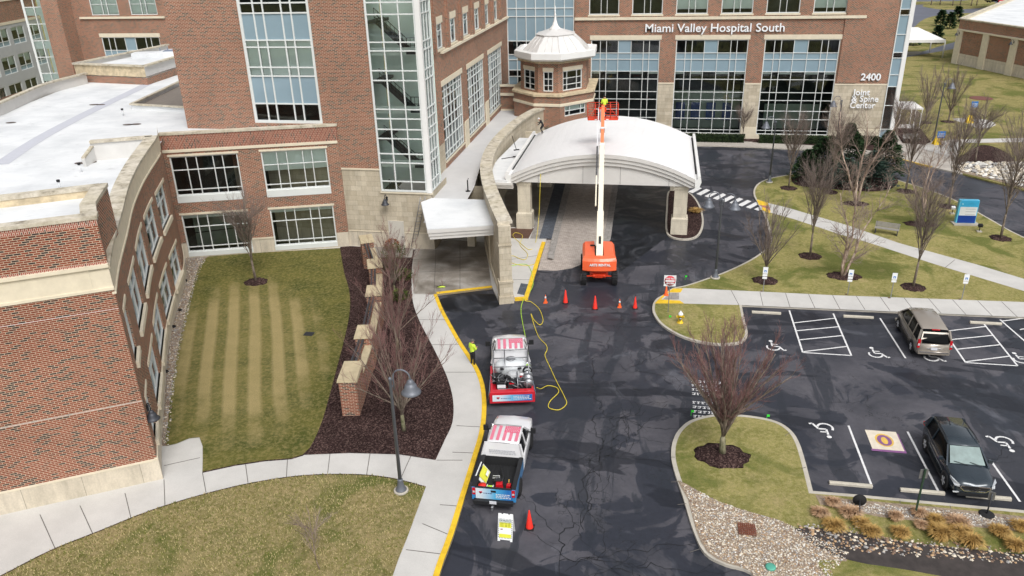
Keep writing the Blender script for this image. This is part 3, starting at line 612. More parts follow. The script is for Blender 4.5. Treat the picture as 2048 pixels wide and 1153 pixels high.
for i, s_ in enumerate(('Joint', '& Spine', 'Center')): text('sign_lettering', s_, .95, (21.55 - (.1 * i), 95.62, 5.35 - i * .72), LET, HB, .05, bold=.012)
# --- glazed link between the wing and the front block
PC = Path([(-18.1, 95.5), (-10.1, 95.5)]); zz = [5.0, 5.9, 7.25, 8.0, 9.2, 9.8, 11.35, 14.1, 15.0, 16.6, 17.4, 19.6]
wall(HB, 'link_wall', PC, [(0, 4.3, 1), (4.3, 24, 0)], [(.05, 7.95, 4.4, 23.9, 4)], mats=MW)
window(HB, PC, .05, 7.95, 4.4, 22, [k / 7 for k in range(1, 7)], [(z - 4.4) / 17.6 for z in zz], lambda i, j: 's' if j in (2, 4, 5, 7, 9, 8, 11) and not (j == 2 and i == 1) else 'g', name='curtain_wall', shade=lambda i, j: (.7 if i in (0, 2) else .4) if j in (10, 12) else 0, w=.085)
# --- wing facing the drive
PS = Path([(-18.1, 60), (-18.1, 95.5)]); k_ = 1.11; U = lambda y: y * k_ - 60
tall = [(58.88, 65.3), (67.25, 73.85), (75.95, 82.7)]; upr = [(61.65, 64.1), (65.95, 68.45), (70.25, 72.8), (74.65, 76.95), (78.9, 81.2), (57.6, 60.0)]
H1 = [(U(a), U(c), 4.85, 11.3, 4) for a, c in tall] + [(U(a), U(c), 14.35, 16.35) for a, c in upr] + [(U(a), U(c), 18.8, 20.9) for a, c in upr]
wall(HB, 'wing_wall', PS, [(0, 6.6, 1), (6.6, 24, 0)], H1, mats=MW)
for a, c in tall: window(HB, PS, U(a), U(c), 4.85, 11.3, [.16, .27, .44, .6, .77, .88], [.09, .27, .42, .55, .7, .83, .92], w=.055, shade=lambda i, j: .9 if (i + j) % 5 == 0 and j > 3 else 0)
for a, c in upr:
    for z in (14.35, 18.8): window(HB, PS, U(a), U(c), z, z + 2.0, [.5], [.7], w=.06, shade=lambda i, j: .8 if j else .3)
b = MB()
for a, c in tall: trim(b, PS, U(a) - .15, U(c) + .15, 11.3, 11.75, .05); trim(b, PS, U(a), U(c), 4.7, 4.85, .08)
for a, c in upr:
    for z in (14.35, 18.8): trim(b, PS, U(a) - .1, U(c) + .1, z + 2.0, z + 2.55, .04); trim(b, PS, U(a) - .1, U(c) + .1, z - .15, z, .12)
trim(b, PS, U(59.0), PS.L, 13.95, 14.15, .3)
for u_ in (0, U(66.3), U(74.9), U(83.2)): trim(b, PS, max(0, u_ - .75), u_ + .75, 4.2, 6.7, .07)
b.build('stone_trim', [LINTEL], HB, world=True)
b = MB()
for a, c in tall: trim(b, PS, U(a), U(c), 4.25, 4.7, .05)
b.split('brick_apron', BR, HB, world=True)
b = MB()
for a in (57.2, 61.1, 65.3, 69.6, 74.0, 78.2, 82.2): trim(b, PS, U(a) - .1, U(a) + .45, 14.2, 24, .25)
b.split('brick_pilaster', BR, HB, world=True)
# --- tower and stair
YT = 56.34; PT = Path([(-36.5, YT), (-17.1, YT)]); X = lambda x: x + 36.5
wall(HB, 'tower_wall', PT, [(0, 1.5, 3), (1.5, 6.55, 1), (6.55, 24, 0)], [(X(-30.7), X(-25.12), 10.02, 22, 3), (X(-20.92), X(-16.9), 4.82, 23, 0)], u1=X(-20.93), mats=[BR, ST, BR_S, STP])
wall(HB, 'tower_wall', PT, [(0, 1.5, 3), (1.5, 4.82, 1)], [], u0=X(-20.93), u1=X(-16.95), mats=[BR, ST, BR_S, STP])
b = MB(); trim(b, PT, X(-24.4), X(-20.93), 6.5, 6.62, .06); trim(b, PT, X(-24.0), X(-16.95), 1.42, 1.5, .04); trim(b, PT, X(-21.0), X(-16.8), 4.7, 4.82, .1); b.build('stone_trim', LINTEL, HB, world=True)
PTs = Path([(-16.95, YT), (-16.95, 61)]); wall(HB, 'stair_side_wall', PTs, [(0, 4.75, 1)], [], mats=MW)
PTl = Path([(-36.5, 75), (-36.5, YT)]); wall(HB, 'tower_side_wall', PTl, [(0, 24, 0)], [], mats=MW)
zr = [11.5, 13.56, 14.2, 15.65, 16.15, 18.05, 18.75, 20.3]
window(HB, PT, X(-30.7), X(-25.12), 10.02, 22, [.215, .35, .607, .74], [(z - 10.02) / 11.98 for z in zr], lambda i, j: 's' if j in (1, 5) else 'g', w=.1, edge=.22, shade=lambda i, j: 1 if j in (2, 3, 4, 8) else 0, label='tall tower window with blue grey panels and drawn pale shades')
# stair enclosure
SG = [5.67, 7.13, 7.83, 9.0, 9.7, 10.5, 11.2, 13.3, 14.0, 15.4, 16.0, 17.9, 18.7, 20.2]
window(HB, Path([(-20.92, YT - .02), (-17.2, YT - .02)]), 0, 3.72, 4.85, 22.5, [1 / 3, 2 / 3], [(z - 4.85) / 17.65 for z in SG], name='stair_glazing', gl=GLC, inset=.0, w=.085, edge=.14)
window(HB, Path([(-16.93, YT + .2), (-16.93, 58.8)]), 0, 2.3, 4.85, 22.5, [.33, .66], [(z - 4.85) / 17.65 for z in SG], name='stair_glazing', gl=GLC, inset=.0, w=.07, edge=.1)
b = MB(); b.box((-17.03, YT + .04, 4.82), (.36, .34, 18)); b.build('corner_post', WHT, HB, world=True)
b = MB()
for q in ([(-20.9, 59.6), (-17.0, 59.6)], [(-20.95, 56.4), (-20.95, 59.6)]): b.face([(*q[0], 4.8), (*q[1], 4.8), (*q[1], 23), (*q[0], 23)])
b.face([(-17.0, 58.85, 4.8), (-18.1, 58.85, 4.8), (-18.1, 58.85, 23), (-17.0, 58.85, 23)]); b.build('stairwell_wall', STAIRW, HB, world=True)
b = MB(); r = MB()
for z in (2.66, 6.86, 11.06, 15.26, 19.46):
    b.box((-18.9, 57.95, z - .35), (4.0, 2.9, .3)) if False else None
    b.box((-17.55, 57.7, z - .12), (1.1, 2.6, .2)); b.box((-20.55, 57.9, z + 1.98), (.7, 2.9, .2))
    for a_, c_, y in (((-20.4, z + 2.1), (-18.1, z + .0), 57.3),):
        b.beam((a_[0], y, a_[1]), (c_[0], y, c_[1]), 1.1, .16, up=(0, 0, 1))
        for h in (.35, .62, .95): r.tube([(a_[0], y - .56, a_[1] + h), (c_[0], y - .56, c_[1] + h)], .025, 5)
        for t in range(9):
            f_ = t / 8; x_ = a_[0] + (c_[0] - a_[0]) * f_; z_ = a_[1] + (c_[1] - a_[1]) * f_; r.tube([(x_, y - .56, z_ + .1), (x_, y - .56, z_ + .95)], .018, 4)
    for h in (.5, 1.0): r.tube([(-18.1, 56.62, z + h), (-17.2, 56.62, z + h)], .025, 5)
    for x_ in (-18.1, -17.8, -17.5, -17.2): r.tube([(x_, 56.62, z), (x_, 56.62, z + 1.0)], .018, 4)
b.build('stair_flight', plain('dark_stair', (62, 66, 68), .7), HB, world=True); r.build('stair_railing', plain('black_railing', (22, 24, 26), .5), HB, world=True)
b = MB()
for z in (6.75, 10.85, 15.05, 19.3): b.box((-18.95, YT + .25, z), (3.7, .12, .55))
b.build('floor_edge_panel', SHADE, HB, world=True)
lm = D.materials.new('lit_wall_fixture'); lm.use_nodes = True; lp = lm.node_tree.nodes['Principled BSDF']; lp.inputs['Emission Color'].default_value = (1, .97, .9, 1); lp.inputs['Emission Strength'].default_value = 1.6
for z in (6.3, 8.3, 10.4, 12.5, 14.6, 16.7, 18.8): b = MB(); b.box((-17.9, 59.5, z), (.5, .1, .12)); b.build('lit_fixture', lm, HB, world=True)
b = MB(); b.box((-19.99, YT - .03, .12), (1.28, .06, 2.3)); o = b.build('door', plain('beige_door', (198, 194, 184), .5, var=.03), HB, world=True)
b2 = MB(); b2.box((-19.5, YT - .1, 1.1), (.16, .05, .05)); b2.build('handle', DKM, o, world=True)
# --- two-storey wing
PL = Path([(-36.3, 52.12), (-24.05, 56.2)]); ww = [(.45, 5.4, 'L'), (7.1, 12.0, 'R')]
HL = [(a, c, 4.67, 8.28, 3) for a, c, _ in ww] + [(a, c, .25, 3.68, 5) for a, c, _ in ww]
wall(HB, 'low_wing_wall', PL, [(0, 1.38, 3), (1.38, 8.62, 0), (8.62, 8.8, 3), (8.8, 9.9, 2)], HL, mats=[BR, ST, BR_S, STP], reveal=.3)
PLe = Path([(-24.05, 56.2), (-24.05, 56.34)]); wall(HB, 'low_wing_end', PLe, [(0, 1.38, 3), (1.38, 8.62, 0), (8.62, 9.9, 2)], [], mats=[BR, ST, BR_S, STP])
for n, (a, c, _) in enumerate(ww):
    window(HB, PL, a, c, 5.2, 8.28, [.235, .385, .63, .77], [.145, .65], w=.06, shade=(lambda i, j: 1 if j == 2 else (.32 if j == 1 else 0)) if n else None)
    window(HB, PL, a, c, .6, 3.68, [.235, .385, .63, .77], [.135, .67], w=.06, shade=lambda i, j: (.35 if j == 2 else 0))
b = MB(); mm = MB()
for a, c, _ in ww:
    for z0, z1 in ((4.67, 5.2), (.25, .6)): b_ = (P0, P1) = (PL.pos(a, -.06), PL.pos(c, -.06)); b.cut().beam((*P0, (z0 + z1) / 2), (*P1, (z0 + z1) / 2), .2, z1 - z0)
    for z in (8.28, 3.68): trim(mm, PL, a - .1, c + .1, z, z + .16, .05)
b.split('sill_panel', WFR, HB, world=True)
trim(mm, PL, 0, PL.L, 8.6, 8.78, .08); trim(mm, PL, 5.4, 7.1, 1.3, 1.42, .05); mm.build('stone_trim', LINTEL, HB, world=True)
b = MB(); b.box((0, 0, 0), (.01, .01, .01))
b = MB(); a_, c_ = PL.pos(.6, -2.4), PL.pos(12, -2.4); b.face([(*a_, .3), (*c_, .3), (*c_, 3.6), (*a_, 3.6)]); b.build('corridor_wall', ROOML, HB, world=True)
b = MB(); a_, c_ = PL.pos(.6, -2.3), PL.pos(12, -2.3); b.tube([(*a_, 1.4), (*c_, 2.1)], .04); b.build('handrail', BLK, HB, world=True)
# --- curved wing
cv = [(-36.3, 52.2), (-33.87, 48.49), (-32, 44.5), (-30.5, 41.3), (-28.3, 37.1), (-25.84, 32.95), (-23.6, 29.1), (-21.87, 26.37)]
cvs = smooth(cv, 4, False)[::-1]; PV = Path(cvs)
def uat(y):
    for i in range(len(cvs) - 1):
        a, c = cvs[i], cvs[i + 1]
        if a[1] <= y <= c[1]: return PV.u[i] + (PV.u[i + 1] - PV.u[i]) * (y - a[1]) / (c[1] - a[1])
wv = [(27.35, 28.65, .2), (30.3, 33.25, .12), (34.6, 38.3, .05), (39.5, 42.95, 0), (44.1, 47.25, -.05)]
HV = []
for y0, y1, dz in wv: HV += [(uat(y0), uat(y1), 5.55 + dz, 8.0 + dz), (uat(y0), uat(y1), 1.35 + dz, 3.55 + dz)]
wall(HB, 'curved_wall', PV, [(0, 1.3, 3), (1.3, 9.62, 0), (9.62, 10.7, 1)], HV, mats=[BR, LINTEL, BR_S, STP], depth=1.0, reveal=.18)
tm = MB()
for y0, y1, dz in wv:
    a, c = uat(y0), uat(y1)
    for z0, z1 in ((5.55 + dz, 8.0 + dz), (1.35 + dz, 3.55 + dz)):
        window(HB, PV, a, c, z0, z1, [.5], [.62], w=.07, shade=lambda i, j: .6 if j else 0, inset=.15)
        trim(tm, PV, a - .08, c + .08, z1, z1 + .22, .05); trim(tm, PV, a - .08, c + .08, z0 - .3, z0, .14)
trim(tm, PV, 0, uat(48.4), 9.58, 9.68, .06); trim(tm, PV, 0, PV.L - .2, 1.22, 1.32, .06)
tm.build('stone_trim', LINTEL, HB, world=True)
PE = Path([(-38.97, 16.15), (-21.87, 26.37)])
wall(HB, 'end_wall', PE, [(0, 1.25, 3), (1.25, 9.82, 0), (9.82, 10.85, 1), (10.85, 11.05, 2), (11.05, 12.6, 0), (12.6, 12.86, 2)], [], mats=[BR_N, LINTEL, brick('soldier_course_near', (160, 84, 68), (138, 66, 54), (90, 62, 58), (205, 188, 172), pdark=.1, soldier=True), STP])
tm = MB(); trim(tm, PE, 0, PE.L + .02, 10.8, 10.95, .1); trim(tm, PE, 0, PE.L + .02, 9.78, 9.9, .05); trim(tm, PE, 0, PE.L + .04, 1.2, 1.28, .07); trim(tm, PE, 0, PE.L + .06, 0, 1.2, .05, m=1); tm.build('stone_trim', [LINTEL, STP], HB, world=True)
tm = MB()
for z in (8.9, 4.35): trim(tm, PE, 0, PE.L, z, z + .025, .006, .01)
tm.build('expansion_joint', plain('pale_joint', (214, 206, 200), .8), HB, world=True)
# parapet copings and roofs
cp = MB(); uu = uat(48.4); us = [i * uu / 40 for i in range(41)]; cur = Path([PV.pos(u) for u in us])
trim(cp, cur, 0, cur.L, 10.7, 10.86, .06, .75); 
trim(cp, PL, -.0, PL.L + .1, 9.9, 10.06, .06, .5)
BK = [(-21.87, 26.37), (-22.9, 28.1), (-24.25, 30.3)]
PB = Path([(-21.9, 26.42), (-23.05, 27.9), (-24.4, 30.6)]); PBk = Path([(-24.4, 30.6), (-41.5, 20.0)])
trim(cp, PE, 0, PE.L + .05, 12.86, 13.02, .05, .5); trim(cp, PB, 0, PB.L, 12.864, 13.03, .06, .55); trim(cp, PBk, .3, PBk.L, 12.868, 13.04, .05, .4)
b = MB()
for P_ in (PB, PBk): 
    for s0, s1 in zip(P_.p, P_.p[1:]): b.face([(*s0, 10.6), (*s1, 10.6), (*s1, 12.87), (*s0, 12.87)])
b.build('roof_screen_wall', BR, HB, world=True)
b = MB(); s0, s1 = PBk.pos(.2, -.36), PBk.pos(PBk.L, -.36); b.face([(*s0, 12.4), (*s1, 12.4), (*s1, 12.88), (*s0, 12.88)]); b.build('parapet_lining', COPT, HB, world=True)
rf = MB(); rf.flat([(-22.2, 26.8), (-24.6, 30.2), (-41.2, 19.9), (-38.8, 16.6)], 12.55)
inner = [PV.pos(u, -.75) for u in us]; b = MB()
for s0, s1 in zip(inner, inner[1:]): b.face([(*s0, 9.3), (*s1, 9.3), (*s1, 10.72), (*s0, 10.72)])
a_, c_ = PL.pos(.2, -.5), PL.pos(PL.L, -.5); b.face([(*a_, 9.3), (*c_, 9.3), (*c_, 9.92), (*a_, 9.92)]); b.build('parapet_lining', MEMB, HB, world=True)
roofp = [PV.pos(u, -.5) for u in us] + [(-36.2, 52.4), (-24.1, 56.3), (-36.4, 56.4), (-36.4, 92), (-47.5, 92), (-66.5, 86.5), (-61, 76), (-57, 60), (-53, 49), (-49, 36), (-41, 20)]
rf.flat(roofp, 9.5); rf.build('roof_deck', MEMB, HB, world=True)
b = MB(); pl_ = [(-39, 16), (-43, 22), (-51, 36), (-55, 49), (-58.3, 60), (-61.7, 76.3)]
PW = Path(pl_[::-1]); 
for i in range(len(pl_) - 1): b.face([(*pl_[i], 0), (*pl_[i + 1], 0), (*pl_[i + 1], 10.4), (*pl_[i], 10.4)])
b.build('rear_wall', BR, HB, world=True); b = MB()
w1 = smooth(ats([(-80, 236), (0, 207), (88, 170), (172, 148)], 10.5), 4, False); 
for s0, s1 in zip(w1, w1[1:]): b.face([(*s0, 9.4), (*s1, 9.4), (*s1, 10.55), (*s0, 10.55)])
cp.cut()
for s0, s1 in zip(w1, w1[1:]): cp.beam((*s0, 10.55), (*s1, 10.55), .45, .15)
# raised roof block at the back
blk = [at(148, 128, 11.4), at(288, 133, 11.4), at(352, 114, 11.4), (-48, 98), at(335, 90, 11.4)]
for s0, s1 in ((blk[0], blk[1]), (blk[1], blk[2]), (blk[0], blk[4])): b.face([(*s0, 10.2), (*s1, 10.2), (*s1, 11.4), (*s0, 11.4)])
b.build('parapet_lining', GRYW, HB, world=True); b = MB()
for s0, s1 in ((blk[0], blk[1]), (blk[1], blk[2])): b.face([(*s0, 9.5), (*s1, 9.5), (*s1, 10.35), (*s0, 10.35)])
b.build('brick_band', BR, HB, world=True); b = MB()
for s0, s1 in ((blk[0], blk[1]), (blk[1], blk[2])): b.face([(s0[0], s0[1] - .06, 10.3), (s1[0], s1[1] - .06, 10.3), (s1[0], s1[1] - .06, 11.4), (s0[0], s0[1] - .06, 11.4)])
b.build('stone_band', COPT, HB, world=True)
for s0, s1 in ((blk[0], blk[1]), (blk[1], blk[2]), (blk[0], blk[4])): cp.cut().beam((*s0, 11.42), (*s1, 11.42), .55, .14)
b = MB(); b.flat([blk[0], blk[1], blk[2], blk[3], blk[4]], 10.9); b.box((-58, 86, 10.9), (5, 1.6, .5), rz=.3); b.build('roof_deck', MEMB, HB, world=True)
b = MB(); b.box((-55.5, 87.5, 10.95), (4, 1.4, .5), rz=.35)
for k in range(9): b.tube([(-58 + k * .8, 87 + k * .3, 10.9), (-58 + k * .8, 87 + k * .3, 11.7)], .05, 5)
b.build('roof_equipment', plain('blue_grey_equipment', (120, 130, 148), .6), HB, world=True)
# sunken roof well, hatch box, walkway pads, vents, drains
b = MB(); tri = ats([(262, 210), (362, 163), (372, 216)], 9.9)
for i in (0, 2): s0, s1 = tri[i], tri[(i + 1) % 3]; b.face([(*s0, 9.5), (*s1, 9.5), (*s1, 9.9), (*s0, 9.9)])
b.build('roof_upstand', MEMB, HB, world=True); b = MB(); b.flat(tri, 9.56); b.build('roof_well', plain('brown_roof_well', (122, 114, 106), .9, var=.1), HB, world=True)
for i in (0, 2): cp.cut().beam((*tri[i], 9.95), (*tri[(i + 1) % 3], 9.95), .3, .12)
bx = [at(180, 285, 10.75), at(304, 275, 10.75)]; bm_ = ((bx[0][0] + bx[1][0]) / 2, (bx[0][1] + bx[1][1]) / 2)
b = MB(); b.beam((*bx[0], 10.1), (*bx[1], 10.1), .28, 1.2); b.beam((bx[0][0] + .1, bx[0][1], 10.0), (bx[0][0] + .5, bx[0][1] - 1.6, 9.6), .2, .9); b.build('roof_upstand', GRYW, HB, world=True)
cp.cut().beam((*bx[0], 10.78), (*bx[1], 10.78), .5, .16); cp.cut().beam((bx[0][0] + .1, bx[0][1], 10.5), (bx[0][0] + .5, bx[0][1] - 1.6, 10.1), .24, .1)
cp.split('coping', COP, HB, world=True)
b = MB(); pd = smooth(ats([(0, 330), (80, 277), (180, 224), (270, 181), (330, 150)], 9.5), 3, False)
for s0, s1 in zip(pd, pd[1:]):
    l = offset([s0, s1], .55, False); r_ = offset([s0, s1], -.55, False); b.face([(x, y, 9.512) for x, y in ccw([l[0], l[1], r_[1], r_[0]])])
b.build('roof_walkway', plain('grey_walk_pad', (188, 190, 198), .8, var=.04), HB, world=True)
b = MB()
for px_ in ((22, 246), (188, 210), (201, 210), (256, 250), (272, 249), (162, 327), (181, 325)): x_, y_ = at(*px_, 9.5); disc(b, x_, y_, .45, .3, 9.515)
b.build('roof_drain', plain('dark_drain', (96, 86, 80), .9, var=.4, scale=6), HB, world=True)
b = MB()
for px_ in ((85, 188), (23, 212), (247, 232), (162, 345), (121, 380)): x_, y_ = at(*px_, 9.5); b.tube([(x_, y_, 9.5), (x_, y_, 10.0)], .06, 8, 0); b.tube([(x_, y_, 10.0), (x_, y_, 10.12)], .1, 8, 1)
b.build('roof_vent', [MEMB, BLK], HB, world=True)
# --- link roof between tower and curved entrance wall
b = MB(); b.flat([(-16.95, 56.5), (-16.1, 51.2), (-14, 53.2), (-14.4, 60), (-15.5, 68), (-15.6, 76), (-14, 86), (-12.5, 90), (-18.1, 91), (-18.1, 60)], 4.22)
b.build('roof_deck', plain('pale_grey_roof', (196, 196, 196), .8, var=.06, scale=.6, kind='geo'), HB, world=True)
b = MB(); b.face([(-18.1, 90.6, 4.2), (-15.5, 90.6, 4.2), (-15.5, 90.6, 7.0), (-18.1, 90.6, 7.0)]); b.build('brick_band', BR, HB, world=True)
b = MB(); b.box((-16.8, 90.5, 5.9), (2.6, .25, .3)); b.box((-16.8, 90.55, 6.95), (2.6, .5, .2)); b.box((-16.8, 90.45, 4.2), (2.6, .3, .15)); b.build('stone_trim', LINTEL, HB, world=True)
# --- rotunda
RO_ = [(-16.1, 91.5), (-16.0, 87.7), (-13.3, 84.9), (-10.4, 84.6), (-7.2, 88.0), (-7.3, 91.5)]
PR = Path(RO_); s2 = PR.u[3]
wall(HB, 'rotunda_base_wall', PR, [(3.6, 5.85, 0), (5.85, 6.15, 3), (6.15, 6.9, 0)], [(s2 + .62, s2 + 3.6, 4.72, 5.85, 1.5)], mats=MW)
window(HB, PR, s2 + .62, s2 + 3.6, 4.72, 5.85, [.24, .78], [.5], shade=lambda i, j: 1 if j else .2)
b = MB(); trim(b, PR, 0, PR.L, 5.85, 6.08, .1); b.build('stone_trim', LINTEL, HB, world=True)
b = MB(); b.prism(offset(RO_, -.18, False) + [(-7.2, 95.4), (-16, 95.4)], 6.9, 7.12); b.build('ledge', COPT, HB, world=True)
UP = offset(RO_, .78, False); UP[0] = (UP[0][0], 92.5); UP[-1] = (UP[-1][0], 92.5); PU = Path(UP); hu = []
for i in range(1, 5):
    a, c = PU.u[i], PU.u[i + 1] if i + 1 < len(PU.u) else PU.L
    if i == 4: continue
    m0 = .62 if i != 2 else .58; hu.append((a + m0, c - m0, 7.3, 9.4))
wall(HB, 'rotunda_wall', PU, [(7.05, 10.3, 0)], [(*h, 2.0) for h in hu], mats=MW, reveal=.15)
b = MB()
for h in hu: window(HB, PU, *h, [.22, .73] if h[1] - h[0] > 2.2 else [.5], [.3, .62], shade=lambda i, j: 0, w=.06, inset=.1); trim(b, PU, h[0] - .05, h[1] + .05, 9.4, 9.8, .04)
b.build('stone_trim', LINTEL, HB, world=True)
b = MB(); b.prism(offset(UP, -.3, False), 10.25, 10.6, bottom=True); b.build('cornice', COPT, HB, world=True)
ring = [(-15.9, 92.3), (-15.8, 87.4), (-13.5, 84.6), (-10.3, 84.3), (-7.0, 87.7), (-7.2, 92.3)]
cx, cy = -11.45, 88.6
b = MB(); rr_ = [[(cx + (p[0] - cx) * s_, cy + (p[1] - cy) * s_, z) for p in ring] for s_, z in ((.93, 10.55), (1.0, 10.75), (1.0, 11.35), (.9, 11.45), (.86, 11.2))]; b.loft(rr_, caps=False, sm=False); b.flat([q[:2] for q in rr_[-1]], 11.2); b.build('gutter_cornice', WHT, HB, world=True)
b = MB(); rr_ = [[(cx + (p[0] - cx) * s_, cy + (p[1] - cy) * s_, z) for p in ring] for s_, z in ((.8, 11.25), (.62, 12.1), (.44, 12.85), (.47, 12.95), (.3, 13.2), (.06, 13.6))]; b.loft(rr_, sm=False)
for i in range(len(ring)):
    for f_ in (0, .33, .66):
        p, q = ring[i], ring[(i + 1) % len(ring)]; v = (p[0] + (q[0] - p[0]) * f_, p[1] + (q[1] - p[1]) * f_)
        b.tube([(cx + (v[0] - cx) * s_, cy + (v[1] - cy) * s_, z + .02) for s_, z in ((.8, 11.25), (.62, 12.1), (.44, 12.85))], .035, 4)
rt = b.build('rotunda_roof', plain('white_metal_roof', (214, 213, 211), .45, .1, var=.04, scale=1), HB, world=True)
b = MB(); b.lathe((cx, cy, 13.4), [(.75, 0), (.55, .15), (.3, .45), (.16, .9), (.1, 1.4), (.13, 1.5), (.05, 1.7), (.03, 2.4)], 12); b.build('finial', WHT, rt, world=True)
# --- background brick range with windows (left rear)
YB = 102.5; PB2 = Path([(-83.2, YB), (-62, YB)]); X = lambda x: x + 83.2
hb = [(X(-77), X(-68.1), 7.5, 11.2), (X(-77.6), X(-73.4), 14.1, 16.9), (X(-71.6), X(-67.6), 14.1, 16.9)]
wall(HB, 'rear_range_wall', PB2, [(0, 24, 0)], hb, mats=MW)
window(HB, PB2, X(-77), X(-68.1), 7.5, 11.2, [.12, .22, .4, .58, .76, .85], [.3, .52], lambda i, j: 's' if j < 2 or i == 3 else 'g')
for h in hb[1:]: window(HB, PB2, *h, [.42, .6], [.5], shade=lambda i, j: .9 if j == 0 else 1)
b = MB(); trim(b, PB2, X(-77.2), X(-67.9), 11.2, 11.7, .06); trim(b, PB2, X(-79.5), X(-66.6), 13.65, 13.9, .25); b.build('stone_trim', LINTEL, HB, world=True)
b = MB(); b.box((-81.8, 101.2, 0), (2.6, 2.5, 24)); b.build('brick_pier', BR, HB, world=True)
window(HB, Path([(-87.0, 101.0), (-83.1, 101.8)]), 0, 3.9, 2, 22, [.4, .8], [k / 9 for k in range(1, 9)], name='stair_glazing', gl=GL, edge=.3, w=.1, shade=lambda i, j: .5 if j % 2 else 0)
b = MB(); b.face([(-87, 104, 0), (-83, 104, 0), (-83, 104, 22), (-87, 104, 22)]); b.build('stairwell_wall', STAIRW, HB, world=True)
# lamps on the brick and stone walls come with the other lamps
# ---------------------------------------------------------------- white panelled wing far left
WB = thing('panelled_building', 'white panelled building with square dark windows behind the far end of the white roof', 'building', (-95, 92, 0))
A_, B_ = at(-10, 60, 11.5), at(80, 42, 11.5); dx, dy = B_[0] - A_[0], B_[1] - A_[1]; l_ = math.hypot(dx, dy); dx /= l_; dy /= l_
A_ = (B_[0] - dx * 30, B_[1] - dy * 30); PX = Path([A_, B_]); hx = []
for k in range(5):
    u0 = 30 - 5.0 * (k + 1) + .3
    for z in (.6, 4.7, 8.8): hx.append((u0, u0 + 3.9, z, z + 2.6))
wall(WB, 'wall', PX, [(0, 12.2, 0), (12.2, 15.4, 1), (15.4, 22, 0)], [(*h, 1.2) for h in hx], mats=[PANEL, BR], reveal=.1)
for h in hx: window(WB, PX, *h, [.5], [.28], lambda i, j: 's' if j == 0 else 'g', shade=lambda i, j: (.3 + .4 * (i % 2)) if h[2] > 3 else 0)
b = MB(); trim(b, PX, 0, PX.L, 11.9, 12.3, .08); trim(b, PX, 0, PX.L, 15.3, 15.7, .15); b.build('cornice', LINTEL, WB, world=True)
# ---------------------------------------------------------------- curved stone entrance wall
sw = thing('curved_stone_wall', 'long curved limestone wall with weathered coping sweeping from the drive to the rotunda', 'stone wall', (-9.6, 47.7, 0))
ctr = smooth([(-9.55, 48.0), (-10.95, 52.0), (-12.6, 57.2), (-13.85, 62.6), (-14.45, 69.0), (-14.2, 76.5), (-13.2, 83), (-11.7, 87.0)], 6, False); HT = 5.5
lw, rw = offset(ctr, .36, False), offset(ctr, -.36, False)
b = MB()
for L_, k in ((lw, -1), (rw, 1)):
    u = 0
    for s0, s1 in zip(L_, L_[1:]):
        d = math.hypot(s1[0] - s0[0], s1[1] - s0[1]); b.face([(*s0, 0), (*s1, 0), (*s1, HT), (*s0, HT)], 0, [(u, 0), (u + d, 0), (u + d, HT), (u, HT)]); u += d
b.build('wall', ST, sw, world=True)
b = MB(); b.prism(offset(ctr, .5, False) + offset(ctr, -.5, False)[::-1], HT, HT + .2, bottom=True)
b.build('coping', COP, sw, world=True)
b = MB(); b.prism(offset(ctr, .44, False)[:14] + offset(ctr, -.44, False)[:14][::-1], 0, .5); b.build('plinth', LINTEL, sw, world=True)
an = math.atan2(ctr[1][1] - ctr[0][1], ctr[1][0] - ctr[0][0]) - math.pi / 2
b = MB(); b.box((-9.58, 47.72, 0), (1.02, .75, .55), rz=an); b.box((-9.58, 47.74, .55), (.92, .68, 1.0), rz=an); b.box((-9.58, 47.72, 1.5), (1.0, .74, .14), rz=an); b.box((-9.58, 47.76, 1.64), (.82, .6, 3.86), rz=an); b.box((-9.58, 47.74, 4.15), (.9, .66, .1), rz=an); b.build('end_pier', ST, sw, world=True)
# ---------------------------------------------------------------- side canopy over the walk
cn = thing('side_canopy', 'flat white canopy slab between the stone tower base and the curved wall', 'canopy', (-13, 52, 0))
cpoly = [(-17.45, 55.2), (-15.3, 49.35), (-10.65, 50.85), (-11.55, 54.0), (-12.4, 56.3), (-16.9, 56.3)]
b = MB(); b.prism(cpoly, 4.36, 4.42); b.build('roof', MEMB, cn, world=True)
b = MB()
for s_, z0, z1 in ((.0, 4.1, 4.36), (.07, 3.85, 4.1), (.14, 3.6, 3.85)): b.prism(offset(cpoly, s_ * (1 if area(cpoly) > 0 else -1)), z0, z1, bottom=True)
b.build('fascia', GRYW, cn, world=True)
b = MB(); b.box((-11.75, 53.6, .1), (.35, .35, 3.6), rz=an); b.cut().box((-14.2, 57.6, .1), (.6, .6, 3.6)); b.split('post', LINTEL, cn, world=True)
# dark back of the covered passage
b = MB(); b.face([(-16.9, 60.5, 0), (-13.7, 60.5, 0), (-13.7, 60.5, 4.2), (-16.9, 60.5, 4.2)]); b.face([(-16.92, 56.4, 0), (-16.92, 60.5, 0), (-16.92, 60.5, 4.2), (-16.92, 56.4, 4.2)]); b.build('passage_wall', ST, cn, world=True)
